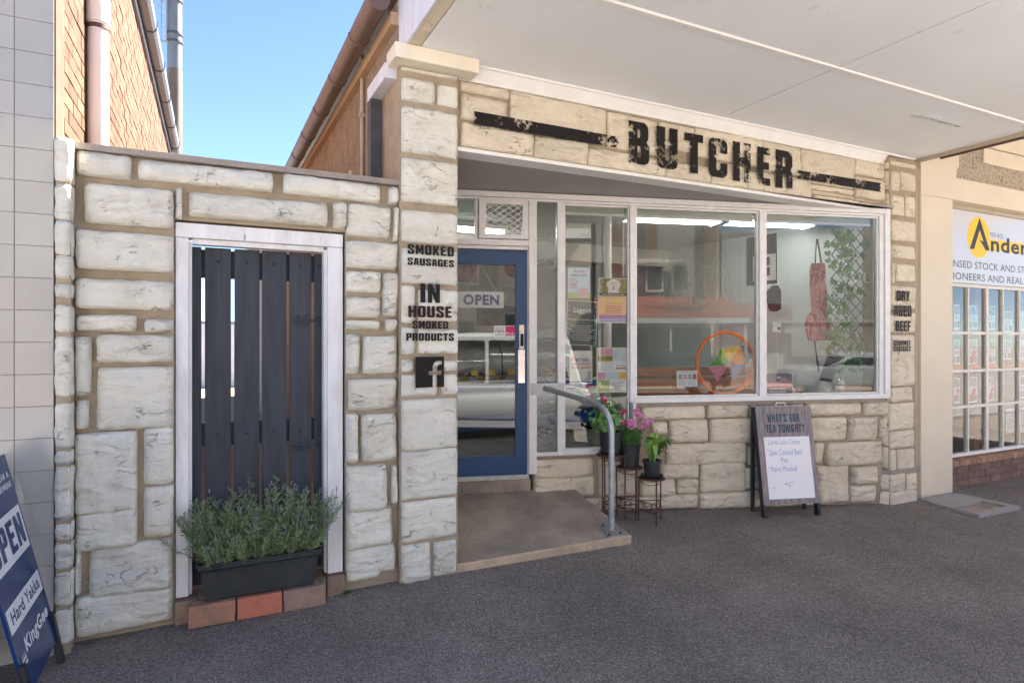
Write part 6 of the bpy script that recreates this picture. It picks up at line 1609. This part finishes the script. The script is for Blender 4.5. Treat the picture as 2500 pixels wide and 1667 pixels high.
# cap, dark shirt, framed calendar on the far wall
def bx_on(nm, label, cat, poly, m, d, dep=.05):
    q = [uz(a, b_, d) for a, b_ in poly]; t = thing(nm, label, cat, W(q[0][0], min(z for _, z in q), d).to_tuple())
    g = MB(); g.poly([q], lambda u, v: W(u, v, d), dep, -(-WN)); g.build('body', m, t, smooth=False); return t
cr = lambda l: [(1800 + x / 4.9, 540 + y / 4.9) for x, y in l]
t = bx_on('baseball_cap', 'black cap hanging on the wall at the left of the right window', 'cap', cr([(440, 770), (490, 765), (525, 830), (525, 1050), (480, 1080), (420, 1075), (395, 1020), (390, 970), (355, 910), (385, 830)]), 'strap_black', .9)
t = bx_on('black_shirt', 'black shirt hanging flat on the shop wall behind the white mullion', 'shirt', cr([(120, 205), (240, 180), (470, 140), (480, 745), (120, 775)]), 'strap_black', 1.0, .02)
t = bx_on('framed_calendar', 'white framed calendar grid on the black shirt behind the mullion', 'calendar', cr([(195, 420), (460, 385), (465, 700), (195, 725)]), 'p_white', .95, .01)
for a, b_ in ((205, 455), (345, 430)):
    for dy in (0, 120): 
        q = [uz(1800 + x / 4.9, 540 + y / 4.9, .945) for x, y in ((a, b_ + dy), (a + 44, b_ + dy - 4), (a + 44, b_ + dy + 100), (a, b_ + dy + 104))]; MB().poly([q], lambda u, v: W(u, v, .945)).build('grid_block', 'strap_black', t)
# trellis with ivy
tl = thing('ivy_trellis', 'dark lattice trellis covered in green ivy leaves in the right window', 'trellis', W(U(2070), 1.06, .25).to_tuple())
mat('trellis_wood', (.03, .028, .025), None, .7)
td = .26
u0_, z0_ = uz(2030, 905, td); u1_, z1_ = uz(2108, 560, td)
wd = u1_ - u0_; st = .115
k = -12
def clipseg(a, b_):
    return all(u0_ - .02 <= p[0] <= u1_ + .03 and z0_ <= p[1] <= z1_ for p in (a, b_))
for s in (1, -1):
    for k in range(-14, 30):
        pts = []
        for j in range(60):
            z = z0_ + (z1_ - z0_) * j / 59; u = u0_ + k * st + s * (z - z0_) * .95
            if u0_ - .01 <= u <= u1_ + .03: pts.append(W(u, z, td + .006 * s))
        if len(pts) > 2: g = MB(); g.tube([pts[0], pts[-1]], .0055, 6); g.build('slat', 'trellis_wood', tl)
g = MB(); lf = [(0, 0), (.32, -.18), (.60, .02), (.42, .28), (.52, .62), (.22, .55), (0, 1.0), (-.22, .55), (-.52, .62), (-.42, .28), (-.60, .02), (-.32, -.18)]
g.v = [Vector((a, .10 * abs(a) + .06 * b_ * b_, b_)) for a, b_ in lf] + [Vector((0, -.03, .35))]
g.f = [(k, (k + 1) % 12, 12) for k in range(12)]
lm = bpy.data.meshes.new('ivy_leaf'); lm.from_pydata([tuple(v) for v in g.v], [], g.f); lm.materials.append(MATS['ivy_leaf'])
def inst(me, nm, parent, M):
    o = bpy.data.objects.new(nm, me); COL.objects.link(o); o.parent = parent; o.matrix_local = Matrix.Translation(-BASE[parent.name]) @ M; return o
rs = random.Random(9)
for i in range(120):
    v = rs.random(); z = z0_ + (z1_ - z0_) * (v if i > 10 else v * .15)
    cxu = (u0_ + u1_) / 2 - .04 + .05 * math.sin(z * 6) ; u = cxu + rs.gauss(0, wd * .30)
    u = max(u0_ - .06, min(u1_ + .06, u))
    s = rs.uniform(.055, .085); p = W(u, z, td - rs.uniform(.01, .05))
    M = Matrix.Translation(p) @ Matrix.Rotation(WANG + rs.uniform(-.7, .7), 4, 'Z') @ Matrix.Rotation(rs.uniform(-.3, .5), 4, 'X') @ Matrix.Rotation(math.pi + rs.uniform(-1.0, 1.0), 4, 'Y') @ Matrix.Scale(s, 4)
    inst(lm, 'leaf', tl, M)
g = MB(); g.tube([W((u0_ + u1_) / 2 + .05 * math.sin(k * .7), z0_ + (z1_ - z0_) * k / 14, td - .01) for k in range(15)], .004, 5); g.build('vine', 'stem_brown', tl)
# clipboard, pig ornaments, dish, ornament box
cbp = thing('framed_certificate', 'tilted black framed certificate leaning against the ivy', 'frame', W(*uz(2020, 928, .16), .16).to_tuple())
q = [uz(1860 + a / 7.84, 860 + b_ / 7.84, .17) for a, b_ in ((1270, 10), (1480, 75), (1400, 330), (1240, 540), (1095, 525))]
q = [uz(1860 + a / 7.84, 860 + b_ / 7.84, .17) for a, b_ in ((1270, 10), (1520, 70), (1330, 560), (1095, 525))]
MB().poly([q], lambda u, v: W(u, v, .17), .012, WN * -1).build('frame', 'strap_black', cbp)
ctr = (sum(a for a, _ in q) / 4, sum(b_ for _, b_ in q) / 4); q2 = [(ctr[0] + (a - ctr[0]) * .86, ctr[1] + (b_ - ctr[1]) * .9) for a, b_ in q]
MB().poly([q2], lambda u, v: W(u, v, .1685)).build('paper', 'p_pale', cbp)
q3 = [q2[3], ((q2[3][0] + q2[2][0]) / 2, (q2[3][1] + q2[2][1]) / 2), ((q2[3][0] + q2[2][0]) / 2 + (q2[1][0] - q2[2][0]) * .35, (q2[3][1] + q2[2][1]) / 2 + (q2[1][1] - q2[2][1]) * .35), (q2[3][0] + (q2[0][0] - q2[3][0]) * .35, q2[3][1] + (q2[0][1] - q2[3][1]) * .35)]
MB().poly([q3], lambda u, v: W(u, v, .1675)).build('print', 'p_red', cbp)
mat('china_white', (.78, .76, .73), None, .2); mat('china_pink', (.74, .58, .52), (.70, .50, .46), .25, 8)
def blob(g, c, rx, ry, rz, n=12, m=8):
    k0 = len(g.v)
    for i in range(m + 1):
        a = math.pi * i / m
        for j in range(n):
            b_ = 2 * math.pi * j / n; g.v.append(c + WU * (rx * math.sin(a) * math.cos(b_)) + WN * (ry * math.sin(a) * math.sin(b_)) + Vector((0, 0, rz * math.cos(a))))
    for i in range(m):
        for j in range(n): g.f.append((k0 + i * n + j, k0 + i * n + (j + 1) % n, k0 + (i + 1) * n + (j + 1) % n, k0 + (i + 1) * n + j))
def pig(u, z, d, s, label, sit=False, m='china_pink'):
    c = W(u, z, d); t = thing('pig_ornament', label, 'ornament', c.to_tuple()); g = MB(); up = Vector((0, 0, 1))
    if sit:
        blob(g, c + up * .045 * s, .026 * s, .026 * s, .045 * s); blob(g, c + up * .105 * s + WN * .008, .024 * s, .026 * s, .028 * s); blob(g, c + up * .098 * s + WN * .034 * s, .011 * s, .010 * s, .010 * s)
        for e in (-1, 1):
            g.tube([c + up * .125 * s + WU * e * .012 * s, c + up * .155 * s + WU * e * .026 * s], [.010 * s, .003 * s], 6); g.tube([c + up * .06 * s + WU * e * .016 * s + WN * .02 * s, c + WU * e * .018 * s + WN * .035 * s], .009 * s, 6)
    else:
        blob(g, c + up * .055 * s, .062 * s, .036 * s, .036 * s); blob(g, c + up * .05 * s - WU * .066 * s, .026 * s, .025 * s, .026 * s); blob(g, c + up * .044 * s - WU * .094 * s, .010 * s, .011 * s, .010 * s)
        for e in (-1, 1):
            for f in (-.038, .038): g.tube([c + up * .04 * s + WU * f * s + WN * e * .018 * s, c + WU * f * s + WN * e * .018 * s], [.013 * s, .010 * s], 8)
            g.tube([c + up * .068 * s - WU * .062 * s + WN * e * .012 * s, c + up * .09 * s - WU * .072 * s + WN * e * .02 * s], [.009 * s, .002 * s], 6)
    g.build('body', m, t, smooth='all')
pig(uz(1951, 955, .13)[0], 1.0585, .13, 1.0, 'pale pink walking pig ornament beside the purple sign')
pig(uz(2053, 930, .17)[0], 1.0585, .17, 1.05, 'white sitting pig ornament in front of the ivy', True, 'china_white')
pig(uz(2028, 942, .14)[0], 1.0585, .14, .62, 'small white pig ornament left of the sitting pig', False, 'china_white')
du, dz_ = uz(2068, 944, .12); t = thing('white_dish', 'white rectangular dish in front of the ivy', 'dish', W(du, 1.0585, .12).to_tuple())
g = MB(); g.hexa([W(du - .075, 1.0585, .13), W(du + .075, 1.0585, .13), W(du + .075, 1.0585, .20), W(du - .075, 1.0585, .20), W(du - .095, 1.098, .115), W(du + .095, 1.098, .115), W(du + .095, 1.098, .215), W(du - .095, 1.098, .215)]); g.build('dish', 'china_white', t, bevel=.004)
MB().wbox(du - .08, du + .08, 1.0985, 1.101, .125, .205).build('filling', 'red_brick', t)
# ================================================================== ACROSS THE STREET (seen as reflections in the glass)
mat('far_brick', (0.30, 0.15, 0.10), (0.22, 0.115, 0.08), 0.9, 6); mat('far_render', (0.62, 0.57, 0.47), (0.56, 0.52, 0.43), 0.9, 1); mat('far_grey', (0.40, 0.38, 0.34), (0.34, 0.32, 0.29), 0.7, .8)
mat('far_red', (0.40, 0.11, 0.075), (0.34, 0.09, 0.06), 0.6, 2); mat('far_trim', (0.66, 0.66, 0.62), None, .6); mat('far_maroon', (0.20, 0.065, 0.05), None, .6); mat('far_glass', (0.03, 0.035, 0.04), None, .08)
mat('far_corr', (0.55, 0.54, 0.51), (0.48, 0.47, 0.45), .5, 1)
FYB = -17.0
b1 = thing('cream_hall', 'cream rendered hall across the street, reflected in the left window', 'building', (-3, FYB - 4, -.15))
MB().box(-14, 4.1, FYB - 8, FYB, -.15, 8.6).build('wall', 'far_render', b1)
g = MB()
for i in range(42):
    x = -1.0 + i * .12; g.add([(x, FYB + .03, 6.55), (x + .06, FYB + .03, 6.58), (x + .12, FYB + .03, 6.55), (x, FYB + 1.1, 5.95), (x + .06, FYB + 1.1, 5.98), (x + .12, FYB + 1.1, 5.95)], [(0, 1, 4, 3), (1, 2, 5, 4)])
g.build('hood_roof', 'far_corr', b1); MB().box(-1.0, 4.05, FYB + 1.1, FYB + 1.15, 5.78, 5.95).build('hood_fascia', 'dark_metal', b1)
for x0, x1, z0, z1 in ((-4, -2.6, 3.8, 5.2), (-7.5, -6, 3.8, 5.2), (.2, 1.6, .3, 2.9), (-4, -1, .6, 2.6), (-9, -6, .6, 2.6)):
    w_ = MB().box(x0, x1, FYB + .001, FYB + .05, z0, z1).build('window', 'far_trim', b1); MB().box(x0 + .1, x1 - .1, FYB + .051, FYB + .06, z0 + .1, z1 - .1).build('pane', 'far_glass', w_)
b2 = thing('brick_shop', 'two storey brick building with red verandah across the street, reflected in the middle window', 'building', (7, FYB - 4, -.15))
MB().box(4.3, 9.6, FYB - 8, FYB, -.15, 8.2).build('wall', 'far_grey', b2)
for x in (4.9, 6.4, 8.9): MB().box(x, x + .55, FYB + .001, FYB + .12, -.15, 8.1).build('pier', 'far_brick', b2)
w_ = MB().box(6.1, 8.3, FYB + .125, FYB + .35, 5.0, 5.15).build('window_hood', 'far_trim', b2)
for x in (6.45, 7.55): q = MB().box(x, x + .75, FYB + .13, FYB + .16, 3.75, 4.95).build('window', 'far_trim', b2); MB().box(x + .08, x + .67, FYB + .161, FYB + .165, 3.85, 4.85).build('pane', 'far_glass', q)
g = MB()
for i in range(52):
    x = 4.2 + i * .11; g.add([(x, FYB + .15, 3.50), (x + .055, FYB + .15, 3.54), (x + .11, FYB + .15, 3.50), (x, FYB + 3.3, 2.5), (x + .055, FYB + 3.3, 2.54), (x + .11, FYB + 3.3, 2.5)], [(0, 1, 4, 3), (1, 2, 5, 4)])
g.build('verandah_roof', 'far_red', b2); MB().box(4.1, 9.95, FYB + 3.3, FYB + 3.36, 2.30, 2.50).build('verandah_gutter', 'far_trim', b2)
for x in (4.3, 7.0, 9.8): MB().box(x - .05, x + .05, FYB + 3.2, FYB + 3.3, -.155, 2.35).build('post', 'far_trim', b2)
for x0, x1 in ((4.6, 6.6), (7.3, 9.3)):
    q = MB().box(x0, x1, FYB + .125, FYB + .16, .5, 2.3).build('shop_window', 'far_trim', b2); MB().box(x0 + .08, x1 - .08, FYB + .161, FYB + .165, .58, 2.22).build('pane', 'far_glass', q)
b3 = thing('corrugated_store', 'grey corrugated store with maroon band across the street, reflected in the right window', 'building', (14, FYB - 4, -.15))
MB().box(9.7, 24, FYB - 8, FYB - .05, -.15, 6.4).build('wall', 'far_corr', b3)
g = MB()
for i in range(150):
    x = 9.7 + i * .095; g.add([(x, FYB - .04, 2.7), (x + .0475, FYB, 2.7), (x + .095, FYB - .04, 2.7), (x, FYB - .04, 6.4), (x + .0475, FYB, 6.4), (x + .095, FYB - .04, 6.4)], [(0, 1, 4, 3), (1, 2, 5, 4)])
g.build('cladding', 'far_corr', b3)
MB().box(9.7, 12.6, FYB - .03, FYB + .05, 1.5, 3.2).build('maroon_band', 'far_maroon', b3); MB().box(12.61, 24, FYB - .03, FYB + .04, 1.0, 2.7).build('grey_band', 'far_grey', b3); MB().box(9.7, 24, FYB + .051, FYB + .09, 2.42, 2.46).build('rail', 'far_trim', b3)
def far_text(s, x, z, w_, h_, m, parent, y=FYB + .06): 
    g = MB(); font_text(g, s, lambda u, v: Vector((x + w_ - u, y, z + v)), 0, 0, width=w_, height=h_, bold=.02); g.build('lettering', m, parent)
ov = MB(); ov.poly([[(11.05 + .42 * math.cos(a * .2618), 2.88 + .24 * math.sin(a * .2618)) for a in range(24)]], lambda u, v: Vector((u, FYB + .056, v))); ov.build('sign_oval', 'print_red', b3)
far_text('IGA', 10.78, 2.76, .54, .24, 'far_trim', b3, FYB + .062); far_text('Davies', 12.3, 1.95, 1.0, .26, 'far_trim', b3); far_text('UGR', 14.4, 4.05, 1.6, .5, 'far_trim', b3)
# more street either side so the reflections and bounce do not end
for nm, lab, x0, x1, h_, m in (('far_shop', 'low tan shop farther left across the street', -30, -14.2, 5.2, 'far_render'), ('far_shop', 'red brick shop farther right across the street', 24.2, 42, 6.0, 'far_brick')):
    t = thing(nm, lab, 'building', ((x0 + x1) / 2, FYB - 4, -.15)); MB().box(x0, x1, FYB - 8, FYB, -.15, h_).build('wall', m, t)
    for k in range(3):
        xx = x0 + 1.5 + k * (x1 - x0 - 3) / 3; q = MB().box(xx, xx + 2.6, FYB + .001, FYB + .04, .5, 2.4).build('window', 'far_trim', t); MB().box(xx + .1, xx + 2.5, FYB + .041, FYB + .05, .6, 2.3).build('pane', 'far_glass', q)
# street tree
rs = random.Random(31)
tr = thing('street_tree', 'thin young street tree across the road, reflected in the middle window', 'tree', (8.3, -14.6, -.155))
g = MB(); g.tube([(8.3, -14.6, -.16), (8.33, -14.6, 1.2), (8.27, -14.62, 2.6), (8.3, -14.6, 4.2), (8.25, -14.6, 5.8)], [.075, .06, .05, .035, .01], 8)
for k in range(16):
    z = 2.0 + k * .22; a = rs.uniform(0, 6.28); l = rs.uniform(.6, 1.3) * (1 - k * .03); g.tube([(8.29, -14.6, z), (8.29 + math.cos(a) * l * .6, -14.6 + math.sin(a) * l * .6, z + .3 * l), (8.29 + math.cos(a) * l, -14.6 + math.sin(a) * l, z + .45 * l)], [.022, .013, .004], 5)
g.build('trunk', 'stem_brown', tr); g = MB()
mat('tree_leaf', (.12, .15, .06), (.22, .24, .13), .5, 5)
for k in range(2600):
    v = Vector((rs.gauss(0, 1), rs.gauss(0, 1), rs.gauss(0, 1))).normalized() * rs.random() ** .5
    c = Vector((8.28 + v.x * 1.5, -14.6 + v.y * 1.4, 3.9 + v.z * 2.0)); 
    if noise.noise(c * 1.3) < -.08: continue
    leaf(g, c, Vector((rs.gauss(0, 1), rs.gauss(0, 1), rs.gauss(-.3, 1))), Vector((rs.gauss(0, 1), rs.gauss(0, 1), 1)), .11, .026)
o = g.build('crown', 'tree_leaf', tr); o['kind'] = 'stuff'
pole = thing('street_pole', 'thin white street pole across the road, reflected in the middle window', 'pole', (10.3, -14.2, -.155))
g = MB(); g.tube([(10.3, -14.2, -.155), (10.3, -14.2, 6.6)], .045, 8); g.build('shaft', 'far_trim', pole, smooth=True)
# cars
mat('car_glass', (.02, .025, .03), None, .05); mat('tyre', (.02, .02, .02), None, .8); mat('alloy', (.55, .55, .56), None, .3, metal=.8); mat('lamp_red', (.4, .01, .01), None, .2); mat('lamp_clear', (.7, .7, .7), None, .1)
def car(nm, label, x0, y, ln, paint, hgt=1.72, wdt=1.85, road=-.29):
    t = thing(nm, label, 'car', (x0 + ln / 2, y, road)); s = ln / 4.7
    lo = [(0, .42), (.02, .78), (.16, .92), (1.15, 1.06), (4.35, 1.08), (4.62, 1.0), (4.7, .7), (4.68, .40)]
    up = [(1.15, 1.06), (1.85, hgt - .10), (2.2, hgt), (3.9, hgt - .02), (4.25, hgt - .12), (4.5, 1.06)]
    def loft(prof, hw, name, m, inset=None):
        g = MB(); n = len(prof); secs = [(-hw, .9), (-hw * .9, 1.0), (hw * .9, 1.0), (hw, .9)] if inset is None else [(-hw, 1.0), (hw, 1.0)]
        zc = sum(b for a, b in prof) / n
        for yy, k in secs:
            for a, b in prof: g.v.append(Vector((x0 + a * s, y + yy * (1 - (inset or 0) * max(0, b - 1.06) ), road + zc + (b - zc) * k)))
        for i in range(len(secs) - 1):
            for k in range(n): g.f.append((i * n + k, i * n + (k + 1) % n, (i + 1) * n + (k + 1) % n, (i + 1) * n + k))
        g.f.append(tuple(range(n))); g.f.append(tuple((len(secs) - 1) * n + k for k in range(n)))
        return g.build(name, m, t, bevel=.03, smooth=True)
    loft(lo, wdt / 2, 'body', paint); loft(up, wdt / 2 * .94, 'cabin', paint, .22)
    for e in (-1, 1):
        yy = lambda z: y + e * (wdt / 2 * .94 * (1 - .22 * max(0, z - 1.06)) + .006)
        for a, b, c, d in ((1.42, 2.75, 1.98, 2.72), (2.82, 4.30, 2.80, 4.08)):
            g = MB(); z0, z1 = 1.12, hgt - .14; g.add([(x0 + a * s, yy(z0), road + z0), (x0 + b * s, yy(z0), road + z0), (x0 + d * s, yy(z1), road + z1), (x0 + c * s, yy(z1), road + z1)], [(0, 1, 2, 3)]); g.build('side_window', 'car_glass', t)
        for wx in (.95, 3.75):
            g = MB(); g.lathe((0, 0, 0), [(.34, -.1), (.345, -.08), (.345, .08), (.34, .1)], 24); c = Vector((x0 + wx * s, y + e * (wdt / 2 - .09), road + .345)); g.v = [c + Vector((v.x, v.z, v.y)) for v in g.v]; wl = g.build('wheel', 'tyre', t, smooth=True)
            g = MB(); g.lathe((0, 0, 0), [(.22, 0), (.20, .02), (.05, .03)], 10); g.v = [c + Vector((v.x, e * (v.z + .10), v.y)) for v in g.v]; g.build('rim', 'alloy', wl)
        MB().box(x0 + .01 * s, x0 + .10 * s, y + e * wdt * .36 - .14, y + e * wdt * .36 + .14, road + .70, road + .84).build('headlight', 'lamp_clear', t); MB().box(x0 + 4.60 * s, x0 + 4.69 * s, y + e * wdt * .38 - .1, y + e * wdt * .38 + .1, road + .80, road + .98).build('tail_light', 'lamp_red', t)
    g = MB(); g.add([(x0 + 1.20 * s, y - .72, road + 1.12), (x0 + 1.20 * s, y + .72, road + 1.12), (x0 + 1.80 * s, y + .66, road + hgt - .13), (x0 + 1.80 * s, y - .66, road + hgt - .13)], [(0, 1, 2, 3)]); g.v = [v + Vector((-.02, 0, .01)) for v in g.v]; g.build('windscreen', 'car_glass', t)
for nm, c in (('car_white', (.78, .78, .77)), ('car_teal', (.01, .05, .06)), ('car_silver', (.42, .43, .44))): mat(nm, c, None, .2, coat=.8)
car('parked_car', 'white tall wagon parked at the near kerb, reflected in the left window', -1.3, -1.75, 4.8, 'car_white', 2.05)
car('parked_car', 'teal car parked across the road, reflected low in the middle window', 4.2, -11.6, 4.3, 'car_teal', 1.5)
car('parked_car', 'silver car parked across the road in front of the corrugated store', 10.6, -11.7, 4.5, 'car_silver', 1.5)
car('parked_car', 'white car parked at the near kerb in front of the office', 9.2, -1.7, 4.5, 'car_white', 1.5)
